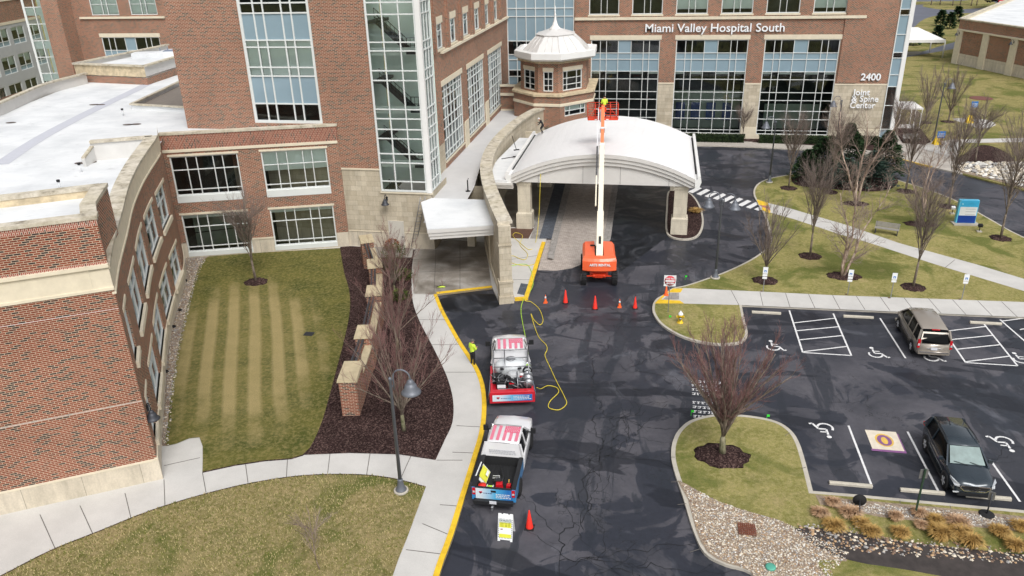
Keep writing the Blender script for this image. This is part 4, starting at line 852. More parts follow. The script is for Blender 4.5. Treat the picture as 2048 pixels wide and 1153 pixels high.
# ---------------------------------------------------------------- entrance canopy
ec = thing('entrance_canopy', 'broad white vaulted entrance canopy on four stone columns over the paved drive', 'canopy', (-4.3, 68, 0))
XL, XR, Y0, Y1 = -11.6, 3.1, 61.4, 76.0; xc = (XL + XR) / 2; hw = (XR - XL) / 2
def arc(h0, rise, n=40, w=hw):
    R_ = (w * w + rise * rise) / (2 * rise); return [(xc - w + 2 * w * i / n, h0 + math.sqrt(max(0, R_ * R_ - (-w + 2 * w * i / n) ** 2)) - (R_ - rise)) for i in range(n + 1)]
top = arc(4.95, 1.85); b = MB()
NY = 34
for j in range(NY):
    ya, yb = Y0 + (Y1 - Y0) * j / NY, Y0 + (Y1 - Y0) * (j + 1) / NY
    for (xa, za), (xb, zb) in zip(top, top[1:]): b.face([(xa, ya, za), (xb, ya, zb), (xb, yb, zb), (xa, yb, za)], sm=True)
    b.tube([(x_, ya, z_ + .012) for x_, z_ in top[::2]], .014, 4)
b.build('vaulted_roof', plain('white_seamed_roof', (222, 222, 222), .55, var=.025, scale=.4), ec, world=True)
b = MB()
for k, (dz0, dz1, y_) in enumerate(((0, -.3, Y0 - .02), (-.3, -.62, Y0 + .08), (-.62, -.95, Y0 + .2))):
    b.cut()
    for (xa, za), (xb, zb) in zip(top, top[1:]):
        z00, z01 = max(za + dz1, 4.2), max(zb + dz1, 4.2); b.face([(xa, y_, z00), (xb, y_, z01), (xb, y_, max(zb + dz0, 4.2)), (xa, y_, max(za + dz0, 4.2))])
        b.face([(xa, y_, z00), (xa, y_ + .25, z00), (xb, y_ + .25, z01), (xb, y_, z01)])
b.split('arched_fascia', GRYW, ec, world=True)
b = MB(); [b.face([(xa, Y1, 4.2), (xb, Y1, 4.2), (xb, Y1, zb), (xa, Y1, za)]) for (xa, za), (xb, zb) in zip(top, top[1:])]; b.build('rear_fascia', GRYW, ec, world=True)
b = MB(); ty = Y0 + .38
for (xa, za), (xb, zb) in zip(top, top[1:]):
    if za - .9 > 4.3 or zb - .9 > 4.3: b.face([(xa, ty, 4.25), (xb, ty, 4.25), (xb, ty, max(4.25, zb - .9)), (xa, ty, max(4.25, za - .9))])
b.face([(XL + .5, ty, 4.25), (XR - .5, ty, 4.25), (XR - .5, Y1 - .4, 4.25), (XL + .5, Y1 - .4, 4.25)])
b.build('gable_panel', plain('off_white_gable_panel', (206, 204, 200), .7, var=.03), ec, world=True)
b = MB()
for x_ in (xc - 1.5, xc + 1.5, XL + 2.2, XR - 2.0): b.box((x_, ty - .01, 4.3), (.035, .02, max(.3, [z for q, z in top if q >= x_][0] - .98 - 4.3)))
b.build('panel_joint', plain('joint_grey', (150, 148, 146), .8), ec, world=True)
b = MB()
for x_, sg in ((XL, -1), (XR, 1)):
    sec = [(x_ + sg * .02, 4.2), (x_ + sg * .35, 4.3), (x_ + sg * .5, 4.75), (x_ + sg * .42, 5.2), (x_ + sg * .2, 5.2), (x_ + sg * .18, 4.95), (x_ - sg * .02, 4.95)]
    b.cut().loft([[(q, yy, z_) for q, z_ in sec] for yy in (Y0 - .05, Y1)], sm=False)
b.split('gutter', WHT, ec, world=True)
b = MB(); b.box((XR + .13, (Y0 + Y1) / 2 + .4, 4.965), (.16, Y1 - Y0 - 2.2, .02)); b.box((XL - .13, (Y0 + Y1) / 2 + .4, 4.965), (.16, Y1 - Y0 - 2.2, .02)); b.cuts = [0, 6]; b.split('gutter_slot', BLK, ec, world=True)
for x_, y_ in ((-10.66, 62.5), (2.12, 62.5), (-10.66, 74.6), (2.12, 74.6)):
    b = MB(); z0 = .13
    b.box((x_, y_, z0), (1.32, 1.25, 1.32)); b.box((x_, y_, 1.45), (1.32, 1.25, .12), top=(.82, .82)); b.box((x_, y_, 1.5), (1.05, 1.0, 2.45)); b.box((x_, y_, 3.88), (1.12, 1.08, .1)); b.box((x_, y_, 3.98), (1.2, 1.15, .28)); b.build('column', stone('column_stone', (204, 196, 178), (196, 188, 170), (176, 166, 150), 1.1, .62, .008, .2) if x_ < 0 and y_ < 70 else D.materials['column_stone'], ec, world=True)
b = MB(); low = [(-14.0, 61.3), (XL - .3, 61.3), (XL - .3, 76), (-13.4, 76), (-13.95, 68)]
b.prism(low, 4.3, 4.5, bottom=True); b.build('low_roof', MEMB, ec, world=True)
b = MB()
for dz, o_ in ((3.95, .1), (4.1, .0), (3.75, .2)): b.box((-12.7, 61.35 + o_, dz), (2.5, .2, .2))
b.face([(-13.9, 61.6, 3.74), (XL, 61.6, 3.74), (XL, 76, 3.74), (-13.4, 76, 3.74)])
b.build('low_fascia', GRYW, ec, world=True)
b = MB(); b.box((-9.0, 76.4, 0), (3.2, .4, 4.2)); b.box((-12.8, 80, 0), (4, .3, 4.2)); b.build('rear_wall', ST, ec, world=True)
b = MB(); b.box((-12.6, 78.5, .13), (3.0, .1, 3.3)); b.build('entrance_doors', plain('dark_bronze_doors', (38, 34, 34), .3), ec, world=True)
# ---------------------------------------------------------------- low brick service building (right rear)
sb = thing('service_building', 'low red brick building with cream stone piers and dark stained parapet beyond the lawn', 'building', (*at(1903, 128), 0))
A_, B_ = at(1903, 128), at(2048, 160); dx, dy = B_[0] - A_[0], B_[1] - A_[1]; l_ = math.hypot(dx, dy); Bx = (A_[0] + dx / l_ * 45, A_[1] + dy / l_ * 45); PB3 = Path([A_, Bx])
wall(sb, 'wall', PB3, [(0, 2.0, 1), (2.0, 7.5, 0)], [], mats=[BR, STP])
b = MB()
for k in range(6): trim(b, PB3, .1 + k * 6.6, 1.5 + k * 6.6, 0, 5.9, .25)
trim(b, PB3, 0, PB3.L, 5.75, 6.0, .3); b.split('stone_pier', LINTEL, sb, world=True)
b = MB(); trim(b, PB3, -.1, PB3.L, 7.5, 7.7, .12, .5); b.beam((A_[0], A_[1], 7.6), (A_[0] + 30, A_[1] + 55, 7.6), .5, .2); b.build('coping', COP, sb, world=True)
b = MB(); b.flat([A_, Bx, (Bx[0] + 60, Bx[1] + 30), (A_[0] + 30, A_[1] + 55)], 6.9); b.build('roof', MEMB, sb, world=True)
b = MB(); b.face([(*A_, 0), (A_[0] + 30, A_[1] + 55, 0), (A_[0] + 30, A_[1] + 55, 7.5), (*A_, 7.5)]); b.face([(A_[0] + 20, A_[1] + 25, 6.9), (A_[0] + 60, A_[1] + 12, 6.9), (A_[0] + 60, A_[1] + 12, 8.3), (A_[0] + 20, A_[1] + 25, 8.0)]); b.build('side_wall', LINTEL, sb, world=True)
# ---------------------------------------------------------------- lamps
LAMPG = plain('lamp_grey_paint', (102, 106, 114), .45, .2, var=.06)
BULB = plain('frosted_lamp_lens', (190, 192, 190), .4)
def shade_mb(c, s=1.0):
    b = MB(); x, y, z = c
    b.lathe((x, y, z), [(r * s, h * s) for r, h in ((.42, -.62), (.43, -.6), (.36, -.52), (.29, -.44), (.26, -.3), (.2, -.2), (.16, -.18), (.17, -.12), (.1, -.02), (.05, .02))], 20); return b
def arm_pts(x0, z0, z1, rr, sg, end):
    p = [(x0, 0, z0), (x0, 0, z1)]
    for k in range(1, 9):
        a = math.pi * k / 8; p.append((x0 + sg * (rr - rr * math.cos(a)), 0, z1 + rr * math.sin(a)))
    p.append((x0 + sg * 2 * rr, 0, end)); return p
def lamp(base, rz, label, arms=(1,), h=5.9, group='gooseneck lamp posts'):
    t = thing('street_lamp', label, 'street lamp', (base[0], base[1], K), rz, group)
    b = MB(); b.lathe((0, 0, 0), [(.33, 0), (.33, .1), (.3, .12)], 24); b.build('footing', KERB, t)
    b = MB(); b.lathe((0, 0, .1), [(.27, 0), (.24, .06), (.16, .2), (.12, .5), (.13, .56), (.09, .6)], 16); b.lathe((0, 0, .68), [(.085, 0), (.06, h - .8), (.075, h - .78), (.075, h - .7), (.03, h - .66)], 12); b.build('pole', LAMPG, t)
    for sg in arms:
        b = MB(); b.tube(arm_pts(sg * .14, h - .55, h + .05, .37, sg, h - .05), .035, 8); b.beam((0, 0, h - .1), (sg * .15, 0, h - .1), .05); b.beam((0, 0, h - .4), (sg * .15, 0, h - .4), .05); b.build('arm', LAMPG, t)
        c = (sg * (.14 + .74), 0, h - .03); o = shade_mb(c).build('lamp_shade', LAMPG, t)
        b = MB(); b.lathe((c[0], 0, h - .66), [(.1, 0), (.2, .03), (.24, .06), (.24, .1)], 14); b.build('lens', BULB, o)
    return t
lamp(at(803, 988), 0.0, 'grey gooseneck lamp post on the front lawn beside the mulch bed')
lamp(at(1430, 560), rad(-12), 'two armed gooseneck lamp post by the do not enter sign', (1, -1))
lamp(at(1538, 368), math.pi + .1, 'gooseneck lamp post at the near tip of the island lawn by the zebra crossing', h=6.0)
lamp((18.95, 88.5), math.pi + .2, 'gooseneck lamp post behind the evergreens in front of the stone pier', h=6.0)
lamp(at(1866, 286), 0.2, 'gooseneck lamp post leaning over the mulch bed beside the white shelter', h=6.6)
def wall_lamp(loc, rz, label, s=1.0):
    t = thing('wall_lamp', label, 'wall lamp', loc, rz, 'gooseneck wall lamps'); b = MB(); b.box((0, .03, -.15), (.16, .06, .3)); b.tube([(0, 0, 0), (0, -.1, .3), (0, -.28, .42), (0, -.45, .3), (0, -.47, .12)], .03, 8); b.build('arm', DKM, t)
    shade_mb((0, -.47, .12), .75).build('lamp_shade', DKM, t); return t
wall_lamp((-20.55, 56.28, 4.25), 0, 'dark bell wall lamp on the limestone wall above the beige door')
p_ = PV.pos(uat(27.0), .03); wall_lamp((p_[0], p_[1], 3.5), rad(55), 'dark bell wall lamp on the corner of the near brick wing')
for i, k in enumerate((0, 2)): q = PB3.pos(.8 + k * 6.6, .3); wall_lamp((q[0], q[1], 5.3), math.atan2(dy, dx), ('dark wall lamp on the first stone pier of the low service building', 'dark wall lamp on the third stone pier of the low service building')[i], 1.6)
# ---------------------------------------------------------------- bare trees
def bark(name, c, c2):
    t = NT(name); g = t.pos('obj'); a = t.noise(t.n('Mapping', Vector=g, Scale=(1, 1, .35)).outputs[0], 6, 4, .7); return t.done(t.ramp(a, (.35, lin(c)), (.6, lin(c2))), .9, spec=.15)
BARK = bark('grey_bark', (90, 80, 72), (138, 126, 114)); TWR = bark('reddish_twigs', (112, 78, 78), (150, 116, 112)); TWB = bark('grey_twigs', (104, 92, 88), (146, 132, 126)); MOSS = bark('mossy_bark', (92, 96, 66), (140, 134, 112)); BIR = bark('pale_birch_bark', (120, 94, 82), (196, 178, 162)); TWP = bark('pale_birch_twigs', (120, 102, 94), (164, 148, 138))
def grow(h, seed, n=9, spread=(14, 42), fork=.16, leader=False, tr=.11, levels=3, birch=False, twig=.011, dens=1.0):
    R = random.Random(seed); T, L, W = MB(), MB(), MB(); fz = h * fork
    if birch:
        stems = []
        for k in range(n):
            a = 2 * math.pi * k / n + R.uniform(-.4, .4); sp = rad(R.uniform(*spread)); d = Vector((math.cos(a) * math.sin(sp), math.sin(a) * math.sin(sp), math.cos(sp))); p = Vector((math.cos(a) * .08, math.sin(a) * .08, 0)); pts = [p.copy()]
            for s_ in range(8): d = (d + Vector((R.uniform(-.2, .2), R.uniform(-.2, .2), .05))).normalized(); p = p + d * h * .115; pts.append(p.copy())
            rs = [tr * (1 - i / 9.5) for i in range(9)]; T.tube(pts, rs, 7); stems.append((pts, rs))
    else:
        bend = [Vector((0, 0, 0)), Vector((R.uniform(-.02, .02) * h, R.uniform(-.02, .02) * h, fz))]
        T.tube([bend[0], bend[0] * .5 + bend[1] * .5, bend[1], bend[1] + Vector((0, 0, .25))], [tr * 1.15, tr, tr * .92, tr * .6], 9); stems = []
        for k in range(n):
            a = 2 * math.pi * (k * .618) + R.uniform(-.3, .3); sp = rad(spread[0] + (spread[1] - spread[0]) * (k / max(1, n - 1)) + R.uniform(-4, 4)); z0 = fz - .15 + (h * .03) * k * (1 if leader else .25)
            if leader and k == 0: sp = rad(3)
            d = Vector((math.cos(a) * math.sin(sp), math.sin(a) * math.sin(sp), math.cos(sp))); p = Vector((bend[1].x, bend[1].y, z0 if not leader else fz + (h * .5) * (k / n) * (k > 0)))
            ln = (h - p.z) * R.uniform(.82, 1.0) * (1 - .12 * (sp / .8) ** 2) if not leader or k == 0 else h * R.uniform(.32, .5) * (1 - .55 * k / n)
            pts = [p.copy()]
            for s_ in range(7): d = (d + Vector((R.uniform(-.05, .05), R.uniform(-.05, .05), .0 if sp > .3 else 0))).normalized(); p = p + d * ln / 7; pts.append(p.copy())
            r0 = tr * (.5 if not leader or k else .85) * R.uniform(.7, 1); rs = [r0 * (1 - i / 8) + .006 for i in range(8)]; L.tube(pts, rs, 6); stems.append((pts, rs))
    def sub(stems, lev, ln0):
        out = []
        for pts, rs in stems:
            N = len(pts)
            for i in range(1 if lev > 1 else 2, N):
                for q in range(R.choice((1, 2, 2, 3)) if R.random() < dens else 1):
                    t = (pts[min(i, N - 1)] - pts[i - 1]).normalized(); a = R.uniform(0, 6.28); side = t.orthogonal().normalized(); side = Matrix.Rotation(a, 3, t) @ side
                    an_ = rad(R.uniform(12, 30) if not birch else R.uniform(30, 62)); d = (t * math.cos(an_) + side * math.sin(an_) + Vector((0, 0, .1))).normalized(); ln = ln0 * R.uniform(.6, 1.15) * (1 - .4 * i / N); m_ = 4 if lev == 1 else 3
                    p = pts[i - 1].lerp(pts[i], R.random()); pp = [p.copy()]
                    for s_ in range(m_): d = (d + Vector((R.uniform(-.12, .12), R.uniform(-.12, .12), .05))).normalized(); p = p + d * ln / m_; pp.append(p.copy())
                    r0 = max(twig * (1.3 if lev == 1 else .8), min(rs[i - 1] * .5, .035)); r_ = [r0 + (twig * .45 - r0) * s_ / m_ for s_ in range(m_ + 1)]; (W if lev > 1 else L).tube(pp, r_, 4 if lev == 1 else 3, cap=False); out.append((pp, r_))
        return out
    s1 = sub(stems, 1, h * (.24 if not birch else .33)); s2_ = sub(s1, 2, h * .12)
    if levels > 2:
        R.shuffle(s2_); sub(s2_[:int(len(s2_) * .55)], 3, h * .07)
    return T, L, W
TREES = {}
def tree_proto(key, name, label, mats, loc, rz=0, **kw):
    t = thing(name, label, 'tree', loc, rz); T, L, W = grow(**kw); T.build('trunk', mats[0], t)
    if L.f: L.build('limbs', mats[1], t)
    W.build('twigs', mats[2], t); TREES[key] = t; return t
def pit(px, rx=.85, ry=.8, z=K + .035):
    x, y = at(*px, K); b = MB(); b.lathe((x, y, z - .03), [(rx, 0), (rx * .9, .03), (rx * .4, .07), (.1, .09)], 22); rr = random.Random(int(px[0]))
    for i, v in enumerate(b.v): k = 1 + .1 * math.sin(i * 2.1) + rr.uniform(-.05, .05); b.v[i] = (x + (v[0] - x) * k, y + (v[1] - y) * k * ry / rx, v[2])
    tag(b.build('mulch_ring', MUL), kind='structure')
TG = 'bare trees around the hospital grounds'
def P3(px, z=K): return (*at(*px, z), z)
tree_proto('big', 'vase_tree', 'large bare vase shaped tree with mossy trunk on the near parking island', [MOSS, BARK, TWR], P3((1445, 908)), h=6.4, seed=4, n=26, spread=(3, 41), fork=.13, tr=.15, twig=.0068, dens=.55); pit((1443, 912), 1.3, 1.0)
tree_proto('mulch', 'vase_tree', 'bare reddish twiggy tree in the mulch bed behind the lamp post', [MOSS, BARK, TWR], P3((808, 862)), h=6.6, seed=9, n=15, spread=(3, 42), fork=.13, tr=.1, twig=.0068, dens=.42)
tree_proto('up', 'young_tree', 'bare upright tree in a mulch ring by the first disabled parking sign', [BARK, BARK, TWB], P3((1530, 562)), h=6.0, seed=12, n=12, spread=(3, 36), fork=.15, tr=.09, levels=2, dens=.8, twig=.009)
tree_proto('lawn', 'slender_tree', 'slender bare tree in a mulch ring on the striped lawn', [BARK, BARK, TWB], P3((512, 563)), h=7.6, seed=21, n=16, spread=(10, 62), fork=.2, leader=True, tr=.09, dens=.7, levels=2, twig=.007); pit((512, 565), .95, .85)
tree_proto('birch', 'birch_tree', 'pale multi stemmed birch beside the long diagonal footpath', [BIR, TWP, TWP], P3((1685, 553)), h=7.6, seed=5, n=3, spread=(4, 17), tr=.1, birch=True, dens=1.0, levels=3, twig=.009); pit((1688, 553), 1.2, .8)
tree_proto('oval', 'young_tree', 'bare upright tree in a mulch ring between the two footpaths', [BARK, BARK, TWB], P3((1620, 513)), h=8.2, seed=44, n=20, spread=(15, 32), fork=.2, leader=True, tr=.08, dens=.5, levels=2, twig=.0066); pit((1620, 513), .85)
def tcopy(key, px, rz, sc, label, ring=.8, z=K):
    c = copy_thing(TREES[key], P3(px, z), rz, sc, label, TG)
    if ring: pit(px, ring)
    return c
for t in TREES.values(): t['group'] = TG
pit((1530, 562), .9)
tcopy('oval', (1577, 377), 2.2, .95, 'bare tree in a mulch ring left of the dark evergreens')
tcopy('oval', (1826, 575), 3.4, 1.0, 'bare tree in a mulch ring behind the third disabled parking sign')
tcopy('oval', (1811, 383), 4.2, 1.05, 'bare tree by the service road right of the evergreens')
tcopy('oval', (1897, 414), 5.0, 1.0, 'bare tree by the service road left of the blue directory sign')
tcopy('oval', (2001, 477), .6, 1.08, 'bare tree in a mulch ring right of the blue directory sign')
tcopy('oval', (1660, 385), 2.8, 1.0, 'bare twiggy tree standing in front of the evergreens', .7)
tcopy('mulch', (795, 700), 2.2, .8, 'bare reddish tree in the mulch bed beside the brick garden wall', 0)
tcopy('mulch', (790, 590), 4.0, .75, 'farthest bare reddish tree in the mulch bed near the stone tower base', 0)
tcopy('birch', (1712, 408), 1.7, 1.2, 'tall pale birch with three stems in front of the evergreens', 1.1)
tcopy('birch', (1840, 449), 3.1, 1.0, 'pale birch in a wide mulch ring beside the stone bench', 1.3)
tcopy('lawn', (1950, 326), 1.0, .95, 'young bare tree on the dark mulch mound by the rocks', 0, K + .05)
tree_proto('sap', 'sapling', 'thin pale sapling on the near lawn', [TWP, TWP, TWP], P3((640, 1140)), h=3.6, seed=31, n=7, spread=(10, 45), fork=.15, leader=True, tr=.022, dens=.45, levels=2, twig=.005)
tcopy('up', (1850, 246), 2.4, 1.1, 'first bare tree on the lawn behind the white shelter', .9)
tcopy('up', (1896, 244), 3.7, 1.15, 'second bare tree on the lawn behind the white shelter', .9)
tcopy('oval', (1788, 300), .4, .8, 'small bare tree at the corner of the stone pier', 0)
tcopy('up', (1925, 300), 5.5, .9, 'bare tree beside the footpath fork by the mulch mound', 0)
tcopy('up', (2030, 345), 4.5, 1.0, 'bare tree among the rocks at the right edge', 0)
for i, (x, y) in enumerate([(1862, 5), (1880, 4), (1905, 6), (1920, 5), (1942, 6), (1953, 5)]):
    p = at(x, y + 6, K); c = copy_thing(TREES['up'], (p[0], p[1], K), i * 1.1, 1.7, ['first', 'second', 'third', 'fourth', 'fifth', 'sixth'][i] + ' bare tree from the left along the distant road', TG)
p = at(45, 232, 0); c = copy_thing(TREES['up'], (-71, 74, 0), 1.0, 1.5, 'bare tree beside the panelled building behind the white roof', TG)
p_ = (6.9, 93.3); copy_thing(TREES['lawn'], (9.9, 94.6, K), .5, .62, 'small bare climber like tree in front of the stone pier between the tall bays', TG)
# low bushy bare shrubs near the plaza
for i, px in enumerate([(1905, 300), (1880, 305)]):
    copy_thing(TREES['mulch'], P3(px), i * 1.4, .33 if i < 2 else .5, ('bare shrub left of the mulch mound', 'bare shrub beside the plaza bench', 'bare shrub under the evergreens, left one', 'bare shrub under the evergreens, right one')[i], 'bare shrubs')
# ---------------------------------------------------------------- evergreens, hedges, shrubs and ornamental grass
def leafmat(name, c, c2): t = NT(name); f = t.n('TexNoise', Vector=t.pos('obj'), Scale=2.2, Detail=4).outputs['Fac']; return t.done(t.ramp(f, (.35, lin(c)), (.65, lin(c2))), .85, spec=.15)
EVG = leafmat('dark_spruce_needles', (26, 44, 28), (62, 86, 54)); EVB = leafmat('blue_green_needles', (40, 60, 54), (74, 94, 82)); HED = leafmat('boxwood_leaves', (24, 34, 22), (46, 60, 34)); STRAW = leafmat('straw_blades', (150, 116, 62), (196, 164, 104)); STR2 = leafmat('tawny_blades', (158, 124, 92), (200, 170, 140)); SHR = leafmat('green_shrub_leaves', (52, 62, 30), (90, 98, 50)); RUST = leafmat('rust_shrub_leaves', (120, 70, 36), (160, 100, 56))
def evergreen(loc, h, r, mat, label, seed, name='evergreen_tree', n=4200, cone=True, grp='dark evergreens on the island lawn', leaf=.3):
    R = random.Random(seed); t = thing(name, label, 'evergreen', loc, 0, grp); b = MB(); b.tube([(0, 0, 0), (0, 0, h * .9)], [.09, .02], 6); b.build('trunk', BARK, t); b = MB()
    for i in range(n):
        u = R.random() ** .75; z = h * (.04 + .95 * u) if cone else h * R.random(); a = R.uniform(0, 6.28)
        lobes = 1 + .22 * math.sin(a * 5 + z * 2.2 + seed) + .12 * math.sin(z * 7)
        rr = r * ((1 - u) ** .8 if cone else math.sqrt(max(.02, 1 - (2 * z / h - 1) ** 2))) * lobes * (R.uniform(.55, 1.03)); x, y = rr * math.cos(a), rr * math.sin(a)
        d = Vector((math.cos(a), math.sin(a), R.uniform(-.1, .55))).normalized(); s_ = leaf * R.uniform(.6, 1.2); w_ = d.cross(Vector((R.uniform(-1, 1), R.uniform(-1, 1), 1))).normalized() * s_ * .28; p = Vector((x, y, z))
        b.face([p - w_, p + w_, p + d * s_ + w_ * .3, p + d * s_ - w_ * .3]); 
    b.build('foliage', mat, t); return t
evergreen(P3((1640, 355)), 4.0, 2.0, EVG, 'left dark spruce beside the lamp post', 1); evergreen(P3((1690, 342)), 4.8, 2.1, EVG, 'tallest dark spruce in the middle of the evergreen clump', 2)
evergreen(P3((1765, 352)), 4.5, 2.0, EVG, 'right dark spruce at the edge of the service road', 3); evergreen(P3((1740, 370)), 3.2, 2.3, EVB, 'low blue green juniper in front of the spruces', 4, n=2400); evergreen(P3((1690, 372)), 2.6, 2.2, EVB, 'low blue green juniper behind the pale birch', 5, n=2200); evergreen(P3((1610, 360)), 3.0, 1.6, EVG, 'small dark spruce at the left end of the clump', 6, n=1800)
sheet('mulch_bed', smooth(ats([(1590, 352), (1650, 345), (1780, 352), (1792, 372), (1750, 384), (1650, 378), (1590, 370)], K), 3), K + .02, MUL)
for i, (x, y, h) in enumerate([(1880, 52, 3.6), (1898, 58, 3.6), (1912, 47, 4), (1872, 88, 3.6), (1826, 91, 3)]): evergreen(P3((x, y)), h, 1.2, EVG, ['first', 'second', 'third', 'fourth', 'fifth'][i] + ' small cone evergreen on the distant lawn, counted from the top', 20 + i, n=500, grp='small cone evergreens on the distant lawn', leaf=.7)
def hedge(x0, x1, y, w, h, label):
    t = thing('hedge', label, 'hedge', ((x0 + x1) / 2, y, K), 0, 'clipped hedges along the front'); R = random.Random(int(x0 * 7)); b = MB(); b.box((0, 0, 0), (x1 - x0 - .2, w - .2, h - .1)); L = x1 - x0
    for i in range(int(L * 320)):
        f = R.choice((0, 0, 1)); p = Vector((R.uniform(-L / 2, L / 2), R.uniform(-w / 2, w / 2), h + R.uniform(-.1, .04))) if f == 0 else Vector((R.uniform(-L / 2, L / 2), -w / 2 + R.uniform(-.06, .06), R.uniform(0, h)))
        d = Vector((R.uniform(-1, 1), R.uniform(-1, 1), R.uniform(0, 1))).normalized() * .11; e = d.orthogonal().normalized() * .06; b.face([p - e, p + e, p + d + e * .4, p + d - e * .4])
    b.build('foliage', HED, t)
hedge(1.7, 10.0, 94.2, 1.1, .75, 'clipped dark hedge under the middle tall bay'); hedge(11.6, 20.0, 94.2, 1.1, .75, 'clipped dark hedge under the right tall bay'); hedge(21.3, 24.8, 94.4, 1.1, .75, 'short clipped hedge under the pale lettering on the stone')
def tuft(loc, r, h, mat, label, seed, n=420, grp='ornamental grass clumps along the kerb'):
    R = random.Random(seed); t = thing('grass_clump', label, 'ornamental grass', loc, 0, grp); b = MB()
    for i in range(n):
        a = R.uniform(0, 6.28); q = R.random() ** .5 * r; p = Vector((q * .5 * math.cos(a), q * .5 * math.sin(a), 0)); e = Vector((q * 1.25 * math.cos(a + R.uniform(-.5, .5)), q * 1.25 * math.sin(a), h * R.uniform(.5, 1) * (1 - .45 * q / r))); m_ = (p + e) / 2 + Vector((0, 0, h * .3)); w_ = Vector((-math.sin(a), math.cos(a), 0)) * .013
        b.face([p - w_, p + w_, m_ + w_, m_ - w_]); b.face([m_ - w_, m_ + w_, e])
    b.build('blades', mat, t)
tf = [(1665, 1010, .35, .4, 1), (1667, 1058, .5, .5, 0), (1722, 1052, .4, .4, 0), (1742, 1070, .42, .5, 0), (1700, 1030, .5, .4, 1), (1790, 1040, .3, .5, 1), (1800, 1072, .4, .5, 0), (1838, 1032, .35, .4, 1), (1842, 1056, .3, .4, 1), (1880, 1076, .55, .65, 0), (1915, 1052, .5, .5, 1), (1940, 1090, .5, .6, 0), (1922, 1072, .5, .5, 0), (1870, 1045, .4, .4, 0), (1998, 1070, .42, .5, 0), (2040, 1060, .4, .5, 0), (2030, 1098, .45, .5, 0), (1640, 1030, .4, .35, 1)]
on = ['straw coloured', 'tawny']; ordn = 'first second third fourth fifth sixth seventh eighth ninth tenth eleventh twelfth thirteenth fourteenth fifteenth sixteenth seventeenth eighteenth'.split()
tf = sorted(tf)
for i, (x, y, r, h, k) in enumerate(tf): tuft(P3((x, y)), r, h, (STRAW, STR2)[k], '%s grass clump by the near parking kerb, %s from the left' % (on[k], ordn[i]), i)
tuft(P3((1392, 425)), .7, .5, STRAW, 'dry grass clump in the planter behind the right canopy column', 40, 300)
for i, (px, r, h, m_) in enumerate([((790, 515), .9, 1.0, SHR), ((806, 560), .7, .8, SHR), ((770, 540), .8, .9, SHR), ((785, 498), .55, .8, RUST), ((800, 600), .6, .7, SHR)]):
    evergreen(P3(px), h, r, m_, ('low green shrub at the back of the mulch bed', 'low green shrub beside the covered walk', 'low green shrub behind the brick garden wall', 'rust coloured shrub in front of the beige door', 'low green shrub halfway along the mulch bed')[i], 60 + i, 'shrub', 420, False, 'low shrubs in the mulch bed', .16)
# distant dark hedge mass top right
evergreen((*at(2050, 20, 0), 0), 9, 9, leafmat('dark_distant_thicket', (44, 40, 40), (70, 62, 58)), 'dark bare thicket at the far top right corner', 77, 'thicket', 3000, False, 'thickets', 1.2)
# ---------------------------------------------------------------- stones
def stones(name, poly, n, s0, s1, mats, seed, z=K + .02, label=None, size=None):
    R = random.Random(seed); b = MB(); xs = [p[0] for p in poly]; ys = [p[1] for p in poly]
    base = [Vector(v).normalized() for v in ((0, 0, 1.2), (1, 0, .2), (.3, 1, .1), (-.8, .6, .15), (-.8, -.6, .2), (.3, -1, .1), (0, 0, -1))]; fc = [(0, 1, 2), (0, 2, 3), (0, 3, 4), (0, 4, 5), (0, 5, 1), (6, 2, 1), (6, 3, 2), (6, 4, 3), (6, 5, 4), (6, 1, 5)]
    def inside(x, y):
        c = False; j = len(poly) - 1
        for i in range(len(poly)):
            if (poly[i][1] > y) != (poly[j][1] > y) and x < (poly[j][0] - poly[i][0]) * (y - poly[i][1]) / (poly[j][1] - poly[i][1]) + poly[i][0]: c = not c
            j = i
        return c
    k = 0
    while k < n:
        x, y = R.uniform(min(xs), max(xs)), R.uniform(min(ys), max(ys))
        if not inside(x, y): continue
        k += 1; s = s0 + (s1 - s0) * R.random() ** 2.5; a = R.uniform(0, 6.28); q = [v.copy() for v in base]; sx, sy, sz = s * R.uniform(.7, 1.3), s * R.uniform(.7, 1.1), s * R.uniform(.45, .8)
        vs = []
        for v in q: v = Vector((v.x * sx * R.uniform(.8, 1.2), v.y * sy * R.uniform(.8, 1.2), v.z * sz)); X_, Y_ = rot2(v.x, v.y, a); vs.append((x + X_, y + Y_, z + v.z + sz * .3))
        b.mesh(vs, fc, R.randrange(len(mats)))
    o = b.build(name, mats); return tag(o, kind='stuff')
SM = [plain('stone_' + n, c, .85, var=.12, scale=4) for n, c in (('cream', (206, 196, 178)), ('tan', (176, 146, 112)), ('grey', (150, 148, 146)), ('brown', (120, 98, 84)), ('white', (216, 214, 208)))]
gp = ats([(1362, 968), (1400, 985), (1440, 1005), (1500, 1025), (1560, 1042), (1600, 1060), (1700, 1108), (1670, 1140), (1640, 1200), (1545, 1200), (1500, 1143), (1455, 1125), (1418, 1105), (1395, 1060), (1378, 1000)], K)
stones('gravel_stones', gp, 7500, .018, .05, [SM[0], SM[1], SM[2], SM[3], SM[4], SM[0]], 1)
stones('gravel_stones', ats([(1640, 998), (1760, 1010), (1850, 1018), (2048, 1040), (2150, 1052), (2150, 1078), (2048, 1062), (1900, 1047), (1700, 1022)], K), 3200, .018, .045, [SM[4], SM[2], SM[2], SM[0], SM[3]], 2)
stones('river_stones', ats([(1590, 1050), (1680, 1050), (1760, 1075), (1900, 1085), (2048, 1100), (2150, 1120), (2150, 1140), (2048, 1130), (1900, 1120), (1760, 1110), (1660, 1095)], K), 700, .03, .1, [SM[0], SM[3], SM[1], SM[2]], 3)
stones('gravel_stones', gravstrip, 2600, .03, .07, [SM[2], SM[0], SM[2], SM[3]], 4)
